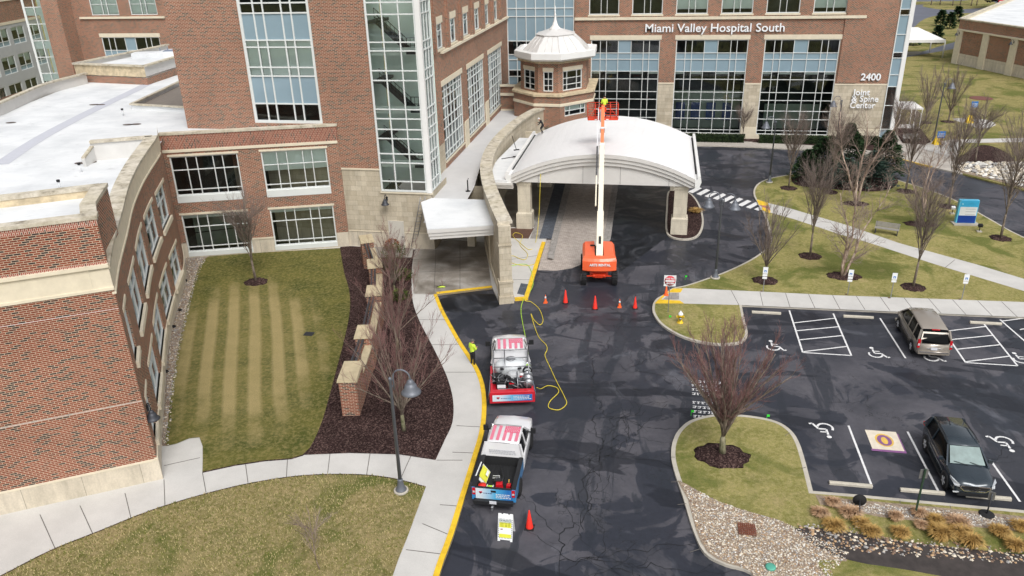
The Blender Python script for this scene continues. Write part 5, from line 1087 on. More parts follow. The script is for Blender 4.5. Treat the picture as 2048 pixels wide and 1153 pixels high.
stones('rubble_stones', ats([(1905, 334), (1930, 328), (2048, 325), (2150, 330), (2150, 408), (2048, 376), (1990, 360), (1925, 345)], K), 1500, .12, .34, [SM[0], SM[4], SM[2], SM[0]], 5, K + .05)
stones('rubble_stones', ats([(1745, 300), (1790, 295), (1815, 300), (1800, 312), (1760, 310)], K), 60, .1, .2, [SM[0], SM[2]], 6, K + .02)
# leaf litter / clipped turf tufts give the lawns a rough surface
def turf(name, poly, n, mats, seed, z, s=.05):
    R = random.Random(seed); b = MB(); xs = [p[0] for p in poly]; ys = [p[1] for p in poly]; k = 0; N = len(poly)
    while k < n:
        x, y = R.uniform(min(xs), max(xs)), R.uniform(min(ys), max(ys)); c = False; j = N - 1
        for i in range(N):
            if (poly[i][1] > y) != (poly[j][1] > y) and x < (poly[j][0] - poly[i][0]) * (y - poly[i][1]) / (poly[j][1] - poly[i][1]) + poly[i][0]: c = not c
            j = i
        if not c: continue
        k += 1; a = R.uniform(0, 6.28); h = s * R.uniform(.6, 1.5); w_ = .02; dx_, dy_ = math.cos(a), math.sin(a)
        b.face([(x - dy_ * w_, y + dx_ * w_, z), (x + dy_ * w_, y - dx_ * w_, z), (x + dx_ * h * .8, y + dy_ * h * .8, z + h)], R.randrange(len(mats)))
    return tag(b.build(name, mats), kind='stuff')
GB = [plain('blade_' + n, c, .9, spec=.1) for n, c in (('green', (94, 102, 46)), ('olive', (122, 120, 66)), ('dry', (170, 156, 114)))]
turf('grass_blades', [p for p in lawnB if p[1] > 8 and p[0] > -30] , 22000, [GB[0], GB[1], GB[2], GB[2]], 1, K + .02)
turf('grass_blades', isl, 6000, [GB[0], GB[1], GB[2]], 2, K + .008) if False else None
# ---------------------------------------------------------------- brick garden wall with piers
gw = thing('garden_wall', 'stepped brick garden wall with tan stone caps and dark rails in the mulch bed', 'garden wall', (-15.1, 33.3, K))
pc = [(-15.15, 33.45, .1), (-16.0, 37.6, .12), (-17.3, 43.2, .15), (-18.9, 47.8, .2), (-21.0, 52.6, .3)]
pc = [(-15.12, 33.55), (-15.95, 38.0), (-17.35, 43.6), (-18.85, 48.0), (-21.1, 52.6)]
GCAP = plain('tan_pier_cap', (184, 170, 140), .85, var=.16, scale=2, kind='geo')
rails = MB()
for i, (x, y) in enumerate(pc):
    nx = pc[min(i + 1, 4)]; pv = pc[max(i - 1, 0)]; a = math.atan2(nx[1] - pv[1], nx[0] - pv[0]) - math.pi / 2
    b = MB(); w_ = 1.0; d_ = 2.0 if i == 0 else 1.5; b.box((x, y, K), (w_ - .1, d_ - .1, 2.05), rz=a); o = b.build('brick_pier', BR_N, gw, world=True)
    b = MB(); b.box((x, y, K + 2.05), (w_ + .05, d_ + .05, .15), rz=a, top=(.94, .96)); b.build('cap', GCAP, gw, world=True)
for i in range(4):
    (x, y), (X_, Y_) = pc[i], pc[i + 1]; mx, my = (x * .62 + X_ * .38), (y * .62 + Y_ * .38); l = math.hypot(X_ - x, Y_ - y); ux, uy = (X_ - x) / l, (Y_ - y) / l; o_ = .28
    b = MB(); b.beam((x + ux * .9 + uy * o_, y + uy * .9 - ux * o_, K + .75), (X_ - ux * .7 + uy * o_, Y_ - uy * .7 - ux * o_, K + .75), .32, 1.5); b.build('brick_panel', BR_N, gw, world=True)
    b = MB(); b.beam((x + ux * .9 + uy * o_, y + uy * .9 - ux * o_, K + 1.55), (X_ - ux * .7 + uy * o_, Y_ - uy * .7 - ux * o_, K + 1.55), .42, .12); b.build('cap', GCAP, gw, world=True)
    b = MB()
    for k in (-.2, .02): b.beam((x + ux * .9 - uy * k * -1, y + uy * .9 + ux * k * -1 + 0, K + 1.95), (X_ - ux * .7 + uy * k, Y_ - uy * .7 - ux * k, K + 1.95), .1, .14)
    b.build('rail', DKM, gw, world=True)
# ---------------------------------------------------------------- cones, wheel stops, signs, hydrant
CON = plain('red_orange_cone', (232, 48, 34), .55, var=.06); CON2 = plain('orange_cone', (240, 104, 48), .55, var=.06)
def cone(px, h, label, mat=CON, z=0, band=False):
    t = thing('traffic_cone', label, 'traffic cone', (*at(*px, z), z), 0, 'traffic cones'); k = h / .9
    b = MB(); b.box((0, 0, 0), (.4 * k, .4 * k, .04), top=(.95, .95)); b.build('base', BLK if mat is CON and not band else mat, t)
    b = MB(); b.lathe((0, 0, .035), [(.16 * k, 0), (.15 * k, .03), (.03 * k, h - .05), (.02, h - .035)], 18); o = b.build('cone', mat, t)
    if band: b = MB(); r = lambda z_: (.15 + (.03 - .15) * z_ / h) * k + .004; b.lathe((0, 0, .035), [(r(h * .5), h * .5), (r(h * .72), h * .72)], 18); b.build('reflective_band', LET, t)
cone((1091, 606), .6, 'small orange cone with a white band nearest the stone end pier', CON2, band=True); cone((1131, 606), .95, 'tall red cone left of the lift, second in the row'); cone((1190, 618), .95, 'tall red cone in the middle of the row, nearest the camera')
cone((1239, 615), .6, 'small orange cone between two red cones', CON2, band=True); cone((1270, 617), .85, 'tall red cone at the right end of the row'); cone((1332, 591), .75, 'orange cone standing on the yellow kerb by the do not enter sign', CON2, z=K); cone((1059, 1056), .92, 'tall red cone beside the folding caution board')
WST = concrete('wheel_stop_concrete', (188, 182, 168), .15, 2)
def wstop(x, y, label):
    t = MB(); t.loft([[(sx, -.1, 0), (sx, -.09, .1), (sx, -.05, .14), (sx, .05, .14), (sx, .09, .1), (sx, .1, 0)] for sx in (-.91, .91)], sm=False); o = t.build('wheel_stop', WST, None, loc=(x, y, .002), bevel=.012); tag(o, label, 'wheel stop', 'concrete wheel stops')
for x, y, l in [(7.54, 48.08, 'wheel stop in the empty bay beside the hydrant lawn'), (13.2, 48.2, 'wheel stop in the empty bay left of the van'), (16.3, 48.15, 'wheel stop under the front of the brown van'), (20.7, 48.3, 'wheel stop in the empty bay right of the van'), (9.28, 30.65, 'wheel stop in the empty bay beside the tree island'), (12.25, 30.6, 'wheel stop between the medal emblem and the dark car'), (14.92, 30.62, 'wheel stop under the front bumper of the dark car')]: wstop(x, y, l)
SWH = plain('white_sign_face', (228, 230, 230), .5, var=.02); SRED = plain('sign_red', (196, 30, 48), .5, var=.03); SBLU = plain('sign_blue', (44, 116, 190), .5, var=.03); SGRN = plain('sign_post_green', (38, 62, 46), .6, var=.1)
def tilted(name, par, mats, w, h, z, y=-.03, d=.01, m=0):
    b = MB(); b.box((0, y, z - h / 2), (w, d, h)); return b.build(name, mats, par, bevel=.0)
dn = thing('do_not_enter_sign', 'red and white square do not enter sign on a thin post at the island tip', 'road sign', (*at(1336, 625, K), K), rad(4))
b = MB(); b.box((0, 0, 0), (.05, .03, 2.5)); b.build('post', GALV, dn); tilted('sign_plate', dn, SWH, .76, .76, 2.25)
b = MB(); b.lathe((0, -.045, 2.25), [(.345, 0), (.345, .006)], 28, axis='Y'); b.build('red_disc', SRED, dn)
b = MB(); b.box((0, -.05, 2.19), (.58, .006, .11)); b.build('white_bar', SWH, dn)
text('lettering', 'DO NOT', .16, (-.255, -.05, 2.35), SWH, dn, .004, world=False, bold=.006); text('lettering', 'ENTER', .16, (-.22, -.05, 2.02), SWH, dn, .004, world=False, bold=.006)
def dsign(px, label, n=2, face=1, z=K, base=False, rz=0):
    t = thing('parking_sign', label, 'parking sign', (*at(*px, z), z), rz, 'disabled parking signs on short posts'); y = -.03 * face
    b = MB(); b.box((0, 0, 0), (.045, .03, 1.75)); b.build('post', GALV, t)
    tilted('sign_plate', t, SWH, .32, .48, 1.6, y)
    b = MB(); b.box((0, y - .01 * face, 1.46), (.15, .006, .15)); b.build('blue_symbol', SBLU, t)
    b = MB(); b.lathe((-.01, y - .016 * face, 1.5), [(.04, 0), (.04, .002)], 12, axis='Y'); b.box((.01, y - .016 * face, 1.52), (.02, .003, .06)); b.build('wheelchair_mark', SWH, t)
    for k in range(n): tilted('small_plate', t, SWH, .3, .15, 1.25 - k * .2, y)
    b = MB(); b.box((-.1, 0, 0), (.14, .1, .06)); b.build('sleeve', plain('rusty_sleeve', (110, 88, 72), .8) if 'rusty_sleeve' not in D.materials else D.materials['rusty_sleeve'], t)
dsign((1526, 584), 'disabled parking sign with two small plates in front of the left mulch ring tree'); dsign((1695, 590), 'disabled parking sign with two small plates beside the pale birch'); dsign((1781, 597), 'disabled parking sign with one small plate above the van', 1); dsign((1923, 600), 'disabled parking sign with one small plate right of the third mulch ring', 1)
gs = thing('parking_sign', 'grey backed sign on a tall green post by the near kerb', 'parking sign', (*at(1830, 1030, K), K), rad(10), 'signs seen from behind along the near kerb')
b = MB(); b.box((0, 0, 0), (.07, .05, 2.35)); b.build('post', SGRN, gs); b = MB(); b.box((0, .045, 1.85), (.34, .012, .46)); b.build('sign_plate', GALV, gs)
gs = thing('parking_sign', 'small grey backed sign on a round base in front of the dark car', 'parking sign', (*at(1973, 1030, K), K), rad(-30), 'signs seen from behind along the near kerb')
b = MB(); b.tube([(0, 0, 0), (0, 0, 1.1)], .03, 8); b.build('post', DKM, gs); b = MB(); b.lathe((0, 0, 0), [(.3, 0), (.3, .05), (.25, .08)], 20); b.build('base', BLK, gs); b = MB(); b.box((0, .04, .75), (.24, .012, .42)); b.build('sign_plate', GALV, gs)
fs = thing('fallen_sign', 'fallen white and green sign with a round black base lying on the dry grass', 'sign', (*at(1717, 1012, K), K)); fx, fy = [a - c for a, c in zip(at(1720, 1050, K), at(1717, 1012, K))]; l_ = math.hypot(fx, fy)
b = MB(); b.lathe((0, 0, .3), [(.28, -.03), (.28, .03)], 22, axis='Y'); b.build('base', BLK, fs); b = MB(); b.tube([(0, 0, .3), (fx * .7, fy * .7, .12)], .03, 8); b.build('post', DKM, fs)
b = MB(); an2 = math.atan2(fy, fx); b.box((fx * 1.0, fy * 1.0, .08), (.62, .4, .02), rz=an2); o = b.build('sign_plate', SWH, fs); b = MB(); b.box((fx * .98, fy * .98, .102), (.2, .18, .006), rz=an2); b.build('green_symbol', plain('sign_teal', (58, 150, 150), .6), fs)
# A-frame caution board
cb = thing('caution_board', 'white and yellow folding caution board behind the blue pickup', 'caution board', (*at(1010, 1083), 0), rad(0), None)
YLG = plain('yellow_green_vinyl', (216, 216, 70), .6, var=.04); BKP = plain('black_print', (30, 32, 34), .7)
Rx = rad(-16)
def onboard(b_fn, name, mat, par): b = MB(); b_fn(b); b.v = [tuple(Matrix.Rotation(Rx, 3, 'X') @ Vector(v)) for v in b.v]; return b.build(name, mat, par)
def fr(b): b.box((0, 0, .06), (.62, .03, 1.08)); [b.box((x, 0, 0), (.1, .03, .07)) for x in (-.26, .26)]; [b.box((x, 0, 1.14), (w_, .03, .06)) for x, w_ in ((-.24, .13), (0, .2), (.24, .13))]
o = onboard(fr, 'front_panel', SWH, cb)
b = MB(); b.box((0, .66, 0), (.62, .03, 1.1)); b.v = [(x, .66 + (y - .66) - (z * .29), z) for x, y, z in b.v]; b.build('back_panel', SWH, cb)
[onboard(lambda b, z_=z_, h_=h_: b.box((0, -.018, z_), (.5, .006, h_)), 'yellow_field', YLG, cb) for z_, h_ in ((.6, .22), (.16, .16))]
onboard(lambda b: [b.box((sx * .275, -.018, .16 + k * .085), (.028, .006, .04)) for k in range(10) for sx in (-1, 1)] + [b.box((-.22 + k * .063, -.018, z_), (.03, .006, .02)) for k in range(8) for z_ in (.13, .96)] + [b.box((0, -.019, .9), (.5, .005, .02)), b.box((0, -.019, .8 + .0), (.5, .005, .012))], 'hazard_border', BKP, cb)
def btext(s, size, x, z, mat=BKP, par=None):
    p = Matrix.Rotation(Rx, 3, 'X') @ Vector((x, -.023, z)); return text('lettering', s, size, p, mat, par or cb, .002, rot=(rad(90) + Rx, 0, 0), world=False, align='CENTER', bold=.002)
onboard(lambda b: b.box((0, -.018, .835), (.48, .007, .1)), 'heading_panel', plain('grey_heading', (96, 120, 120), .6), cb); btext('CAUTION', .1, 0, .848, SWH)
for z_ in (.76, .70, .645): onboard(lambda b, z_=z_: [b.box((x, -.024, z_), (w_, .003, .022)) for x, w_ in ((-.14, .14), (.03, .1), (.16, .08))], 'print_line', plain('olive_print', (140, 136, 40), .7) if 'olive_print' not in D.materials else D.materials['olive_print'], cb)
onboard(lambda b: b.box((-.15, -.02, .5), (.09, .004, .04)), 'small_logo', plain('maroon_print', (120, 50, 70), .7), cb)
# hydrant
hy = thing('fire_hydrant', 'yellow fire hydrant with a white bonnet on the small lawn tip', 'fire hydrant', (*at(1360, 646, K), K)); HYE = plain('hydrant_yellow', (226, 190, 36), .5, var=.08)
b = MB(); b.lathe((0, 0, 0), [(.2, 0), (.2, .05), (.13, .07), (.12, .48), (.18, .5), (.18, .56), (.13, .57)], 18); b.build('barrel', HYE, hy)
b = MB(); b.lathe((0, 0, .57), [(.17, 0), (.16, .06), (.1, .16), (.05, .19), (.035, .26)], 16); b.build('bonnet', SWH, hy)
for ax, c, s_ in (('X', (.1, 0, .42), 1), ('X', (-.1, 0, .42), -1), ('Y', (0, -.1, .36), -1)): b = MB(); b.lathe(c, [(.07, 0), (.07, s_ * .1), (.085, s_ * .1), (.085, s_ * .14)], 12, axis=ax); b.build('outlet_cap', HYE if ax == 'X' else GALV, hy)
# blue directory sign and floodlights
ds = thing('directory_sign', 'tall blue and white hospital directory sign beside the service road', 'directory sign', (*at(1930, 449, K), K), rad(2))
b = MB(); b.box((0, 0, 0), (2.0, .9, .1)); b.build('plinth', KERB, ds); b = MB(); b.box((0, .2, .1), (1.5, .35, 1.95)); b.build('cabinet', plain('sky_blue_cabinet', (96, 196, 230), .4, var=.03), ds)
for n_, c, z0, h_ in (('top_panel', (60, 172, 218), 1.5, .5), ('dark_panel', (14, 62, 150), .12, .62)): b = MB(); b.box((.03, .015, z0), (1.36, .02, h_)); b.build(n_, plain('sign_' + n_, c, .4, var=.03), ds)
b = MB(); b.box((.03, .012, .76), (1.3, .02, .72)); b.build('white_panel', SWH, ds); b = MB(); [b.box((.2 - (z_ == 1.3) * .0, -.002, z_), (.75, .004, .02)) for z_ in (.85, 1.08, 1.3)]; b.build('print_line', plain('blue_grey_print', (110, 120, 140), .7), ds)
b = MB(); b.lathe((-.5, 0, 1.72), [(.07, 0), (.07, .004)], 14, axis='Y'); b.build('logo_ring', plain('pale_cyan_logo', (150, 220, 240), .5), ds)
for i, px in enumerate(((1904, 428), (1958, 464))):
    t = thing('floodlight', ('small floodlight left of the blue directory sign', 'small floodlight right of the blue directory sign')[i], 'floodlight', P3(px), 0, 'floodlights lighting the directory sign'); b = MB(); b.box((0, 0, 0), (.35, .35, .08)); b.build('pad', KERB, t); b = MB(); b.tube([(0, 0, .08), (0, 0, .45)], .035, 8); b.build('stem', BLK, t); b = MB(); b.box((0, 0, .45), (.3, .26, .2), rx=.3); b.build('lamp_head', BLK if i else SWH, t)
# benches
def bench(px, rz, label):
    t = thing('bench', label, 'bench', P3(px, K + .02), rz, 'benches'); m_ = plain('pale_metal_bench', (150, 146, 142), .5) if 'pale_metal_bench' not in D.materials else D.materials['pale_metal_bench']
    b = MB(); [b.box((0, -.2 + k * .11, .42), (1.8, .08, .03)) for k in range(5)]; b.build('seat', m_, t); b = MB(); [b.box((0, .27, .5 + k * .1), (1.8, .03, .07)) for k in range(4)]; b.build('backrest', m_, t)
    for sx in (-.8, .8): b = MB(); b.box((sx, 0, 0), (.06, .5, .42)); b.beam((sx, .27, .3), (sx, .3, .9), .05); b.build('leg', DKM, t)
bench((1822, 284), .05, 'grey bench on the dark mulch bed by the white shelter'); bench((1772, 468), rad(-20), 'pale bench beside the diagonal footpath')
# white shelter and marquees
sh_ = thing('shelter', 'small white framed glass shelter beside the corner of the front block', 'shelter', (*at(1808, 250, K), K)); b = MB()
b.box((0, 0, 2.3), (2.6, 4.2, .16)); b.box((0, 0, 2.46), (2.3, 3.9, .12), top=(.8, .8)); b.build('roof', WHT, sh_)
for x, y in ((-1.2, -2), (1.2, -2), (-1.2, 2), (1.2, 2), (0, -2), (.5, -2)): b = MB(); b.box((x, y, 0), (.09, .09, 2.3)); b.build('post', WHT, sh_)
b = MB(); b.box((-.3, -2.0, 0), (1.8, .05, .5)); b.box((1.2, 0, .9), (.04, 3.6, .9)); b.build('side_panel', WHT, sh_)
mq = thing('marquee', 'white pitched marquee standing on the lawn beyond the front block', 'marquee', P3((1815, 110))); b = MB(); b.mesh([(-5, -4, 3.2), (5, -4, 3.2), (5, 4, 3.2), (-5, 4, 3.2), (-1, 0, 5), (1, 0, 5)], [(0, 1, 5, 4), (1, 2, 5), (2, 3, 4, 5), (3, 0, 4)]); b.box((0, -4, 2.7), (10, .1, .5)); b.box((5, 0, 2.7), (.1, 8, .5)); b.build('roof', WHT, mq)
for x, y in ((-5, -4), (5, -4), (5, 4)): b = MB(); b.tube([(x, y, 0), (x, y, 3)], .12, 6); b.build('pole', WHT, mq)
def info(px, label, h=1.9, c=SBLU):
    t = thing('information_sign', label, 'information sign', P3(px), 0, 'blue information signs'); b = MB(); b.tube([(0, 0, 0), (0, 0, h)], .04, 6); b.build('post', GALV, t); b = MB(); b.box((0, -.05, h - .7), (.8, .03, .75)); b.build('sign_plate', c, t); b = MB(); [b.box((0, -.075, h - .25 - k * .15), (.6, .006, .05)) for k in range(3)]; b.build('print_line', SWH, t)
info((1877, 298), 'blue sign by the plaza in front of the leaning lamp post'); info((1944, 234), 'blue sign on the lawn above the footpath fork')
for i, px in enumerate(((1873, 290), (1938, 247))):
    t = thing('wet_floor_stand', ('yellow folding warning stand beside the plaza lamp post', 'yellow folding warning stand beside the lawn footpath')[i], 'warning stand', P3(px), .3, 'yellow warning stands'); b = MB(); b.mesh([(-.5, -.25, 0), (.5, -.25, 0), (.28, 0, 1), (-.28, 0, 1)], [(0, 1, 2, 3)]); b.mesh([(-.5, .25, 0), (.5, .25, 0), (.28, 0, 1), (-.28, 0, 1)], [(3, 2, 1, 0)]); b.build('panel', HYE, t)
ne = thing('no_entry_sign', 'small red no entry sign on a post by the distant road', 'road sign', P3((1996, 36))); b = MB(); b.tube([(0, 0, 0), (0, 0, 4)], .1, 6); b.build('post', GALV, ne); b = MB(); b.lathe((0, -.15, 4), [(.85, 0), (.85, .06)], 16, axis='Y'); b.build('disc', SRED, ne); b = MB(); b.box((0, -.18, 3.87), (1.1, .04, .26)); b.build('bar', SWH, ne)
# small things on the ground
def small(name, label, cat, px, fn, mat, z=K, **k): b = MB(); fn(b); o = b.build(name, mat, None, loc=(*at(*px, z), z)); return tag(o, label, cat, **k)
small('manhole_cover', 'round rusty brown manhole cover with a concrete collar on the far lawn', 'manhole cover', (1962, 197), lambda b: b.lathe((0, 0, 0), [(1.5, 0), (1.5, .04), (1.2, .05)], 24), plain('rusty_cover', (112, 70, 62), .8), K + .01)
small('drain_grate', 'square rusty drain grate in the gravel by the near kerb', 'drain grate', (1494, 1060), lambda b: ([b.beam((x, -.33, .03), (x, .33, .03), .03, .03) for x in [-.33 + k * .083 for k in range(9)]], [b.beam((-.33, y, .045), (.33, y, .045), .03, .02) for y in [-.33 + k * .11 for k in range(7)]]), plain('rust_iron', (118, 66, 48), .8), K + .06)
small('lawn_grate', 'small dark drain grate in the striped lawn', 'drain grate', (618, 669), lambda b: [b.beam((-.3, y, .03), (.3, y, .03), .05, .03) for y in (-.2, -.1, 0, .1, .2)], DKM, K + .03)
small('valve_cover', 'round green plastic cover in the grey gravel', 'valve cover', (1541, 1136), lambda b: b.lathe((0, 0, 0), [(.2, 0), (.2, .07), (.15, .09)], 18), plain('teal_plastic', (82, 160, 140), .5), K + .03)
small('hi_vis_vest', 'crumpled lime vest lying on the wet concrete under the side canopy', 'vest', (882, 575), lambda b: b.loft([[(x, y * s_, h_ * s_ + .01) for x, y, h_ in ((-.3, 0, 0), (-.2, -.15, .04), (.05, -.18, .06), (.3, -.05, .03), (.32, .08, .03), (.1, .16, .08), (-.2, .12, .05))] for s_ in (1, .7, .3)]), plain('lime_fabric', (214, 240, 90), .8), K)
for i, px in enumerate([(1370, 560), (1382, 832), (1533, 841), (1338, 641)]): small('utility_flag', ('lime green utility mark at the kerb by the two armed lamp', 'lime green utility mark left of the tree island', 'lime green utility mark on the kerb of the tree island', 'lime green utility mark on the hydrant lawn')[i], 'utility mark', px, lambda b: (b.beam((0, 0, 0), (0, 0, .35), .015), b.box((.06, 0, .22), (.14, .01, .12))), plain('lime_flag_%d' % i, (60, 220, 60), .6), .01, group='lime utility marks')
for i, px in enumerate([(378, 563), (367, 622), (355, 655), (340, 745)]): small('ground_floodlight', ('first', 'second', 'third', 'fourth')[i] + ' small black floodlight from the far end of the gravel strip', 'floodlight', (px[0] - 6, px[1]), lambda b: (b.box((0, 0, 0), (.18, .14, .16), rx=.4), b.tube([(0, 0, 0), (0, 0, .1)], .03, 6)), BLK, K + .02, group='floodlights in the gravel strip')
# hoses, ladder, squeegees
HOSE = plain('yellow_hose', (216, 196, 62), .5, var=.05); HOSG = plain('lime_hose', (170, 214, 60), .5, var=.05)
def hose(name, pts, label, mat, r=.022, zs=None):
    P_ = [(*at(x, y, z), z) for x, y, z in pts]; P_ = smooth(P_, 8, False); b = MB(); b.tube(P_, r, 6); tag(b.build(name, mat), label, 'hose', 'hoses of the cleaning crew')
g0 = .03
hose('hose', [(1082, 335, 5.4), (1080, 380, 4.0), (1078, 430, 1.8), (1072, 482, .2)] + [(x, y, K + g0) for x, y in [(1060, 500), (1040, 486), (1026, 472), (1032, 466), (1045, 472), (1040, 490), (1055, 508), (1048, 520), (1024, 512), (1022, 525), (1050, 532), (1075, 528), (1066, 540)]] + [(1050, 596, K + g0), (1062, 604, g0), (1078, 618, g0), (1086, 640, g0), (1080, 650, g0), (1068, 640, g0), (1062, 628, g0), (1068, 650, g0), (1078, 675, g0), (1092, 690, g0), (1094, 700, g0), (1090, 712, g0), (1100, 735, g0), (1114, 765, g0), (1128, 792, g0), (1133, 808, g0), (1118, 820, g0), (1098, 816, g0), (1100, 803, g0), (1117, 785, g0), (1112, 775, g0), (1095, 772, g0), (1082, 778, .35), (1074, 776, .9)], 'long yellow hose looping from the canopy down to the red equipment truck', HOSE)
hose('hose', [(1022, 532, K + g0), (1056, 531, K + g0), (1066, 570, K + g0), (1047, 600, g0 + .1), (1042, 620, g0), (1045, 645, g0), (1052, 680, .4), (1056, 708, 1.2)], 'lime hose running straight from the covered walk to the reel', HOSG)
ld = thing('ladder', 'thin aluminium ladder leaning against the side canopy', 'ladder', (*at(822, 497, K), K)); tp = Vector((-17.5, 55.35, 4.75)); bs = Vector(ld.location); ux_ = Vector((.33, .2, 0)); b = MB(); 
for s_ in (0, 1): b.tube([ux_ * s_, tp - bs + ux_ * s_], .03, 6)
b.build('side_rail', GALV, ld); b = MB(); [b.tube([(tp - bs) * (k / 15), (tp - bs) * (k / 15) + ux_], .018, 5) for k in range(1, 15)]; b.build('rungs', GALV, ld)
for i, (a, c, z) in enumerate((((1024, 272), (1033, 301), 5.3), ((1003, 318), (1032, 314), 4.55))):
    A3, C3 = Vector((*at(*a, z + .5 * (1 - i)), z + .5 * (1 - i))), Vector((*at(*c, z), z)); t = thing('brush', ('long handled brush leaning on the canopy roof', 'long handled brush lying on the low canopy roof')[i], 'brush', C3, 0, 'brushes on the roof'); b = MB(); b.tube([(0, 0, .03), A3 - C3], .03, 6); b.build('handle', BLK, t); b = MB(); b.box((0, 0, 0), (.5, .12, .08), rz=.5); b.build('head', BLK, t)
vp = thing('vent_pipe', 'black bent pipe standing on the pale link roof', 'vent pipe', (*at(936, 383, 4.22), 4.22)); b = MB(); b.tube([(0, 0, 0), (0, 0, .9), (.08, 0, 1.05)], .05, 8); b.build('pipe', BLK, vp); b = MB(); b.lathe((0, 0, 0), [(.2, 0), (.2, .02)], 14); b.build('flange', BLK, vp)
# ---------------------------------------------------------------- vehicles
def paint(name, c, rough=.28, metal=.0): return plain(name, c, rough, metal, var=.03, scale=1.2, coat=.6)
TYRE = BLK; RIM = plain('alloy_rim', (216, 217, 220), .4, .1, var=.05); CARG = plain('dark_car_glass', (10, 12, 14), .25, var=.02, spec=.12); CARG2 = plain('pale_windscreen', (120, 138, 136), .08, var=.25, scale=2, spec=.8); REDL = plain('red_tail_light', (186, 24, 34), .25, var=.05); HEADL = plain('clear_head_light', (212, 216, 220), .15, var=.05, metal=.3)
TRIM = plain('black_plastic_trim', (26, 27, 30), .6, var=.1); PLATE = plain('number_plate', (206, 208, 214), .5, var=.03)
def loft_sym(b, sts, m=0, sm=True):
    b.loft([[(x, y, z) for x, z in pts] + [(-x, y, z) for x, z in pts[::-1]] for y, pts in sts], m, sm=sm)
def wheel(par, x, y, r=.36, w_=.23, rim=RIM, name='wheel'):
    b = MB(); s_ = 1 if x > 0 else -1; b.lathe((0, 0, 0), [(r * .62, -w_ / 2), (r * .93, -w_ / 2), (r, -w_ * .35), (r, w_ * .35), (r * .93, w_ / 2), (r * .62, w_ / 2)], 26, axis='X'); o = b.build(name, TYRE, par, loc=(x, y, r))
    b = MB(); b.lathe((0, 0, 0), [(r * .66, s_ * w_ * .3), (r * .64, s_ * w_ * .45)], 22, axis='X')
    if rim is RIM:
        for k in range(5): a = 2 * math.pi * k / 5; b.beam((s_ * w_ * .5, 0, 0), (s_ * w_ * .5, math.cos(a) * r * .58, math.sin(a) * r * .58), .07, .03, up=(1, 0, 0))
        b.lathe((0, 0, 0), [(r * .64, s_ * w_ * .47), (r * .58, s_ * w_ * .5)], 22, axis='X')
    b.build('rim', rim, o); return o
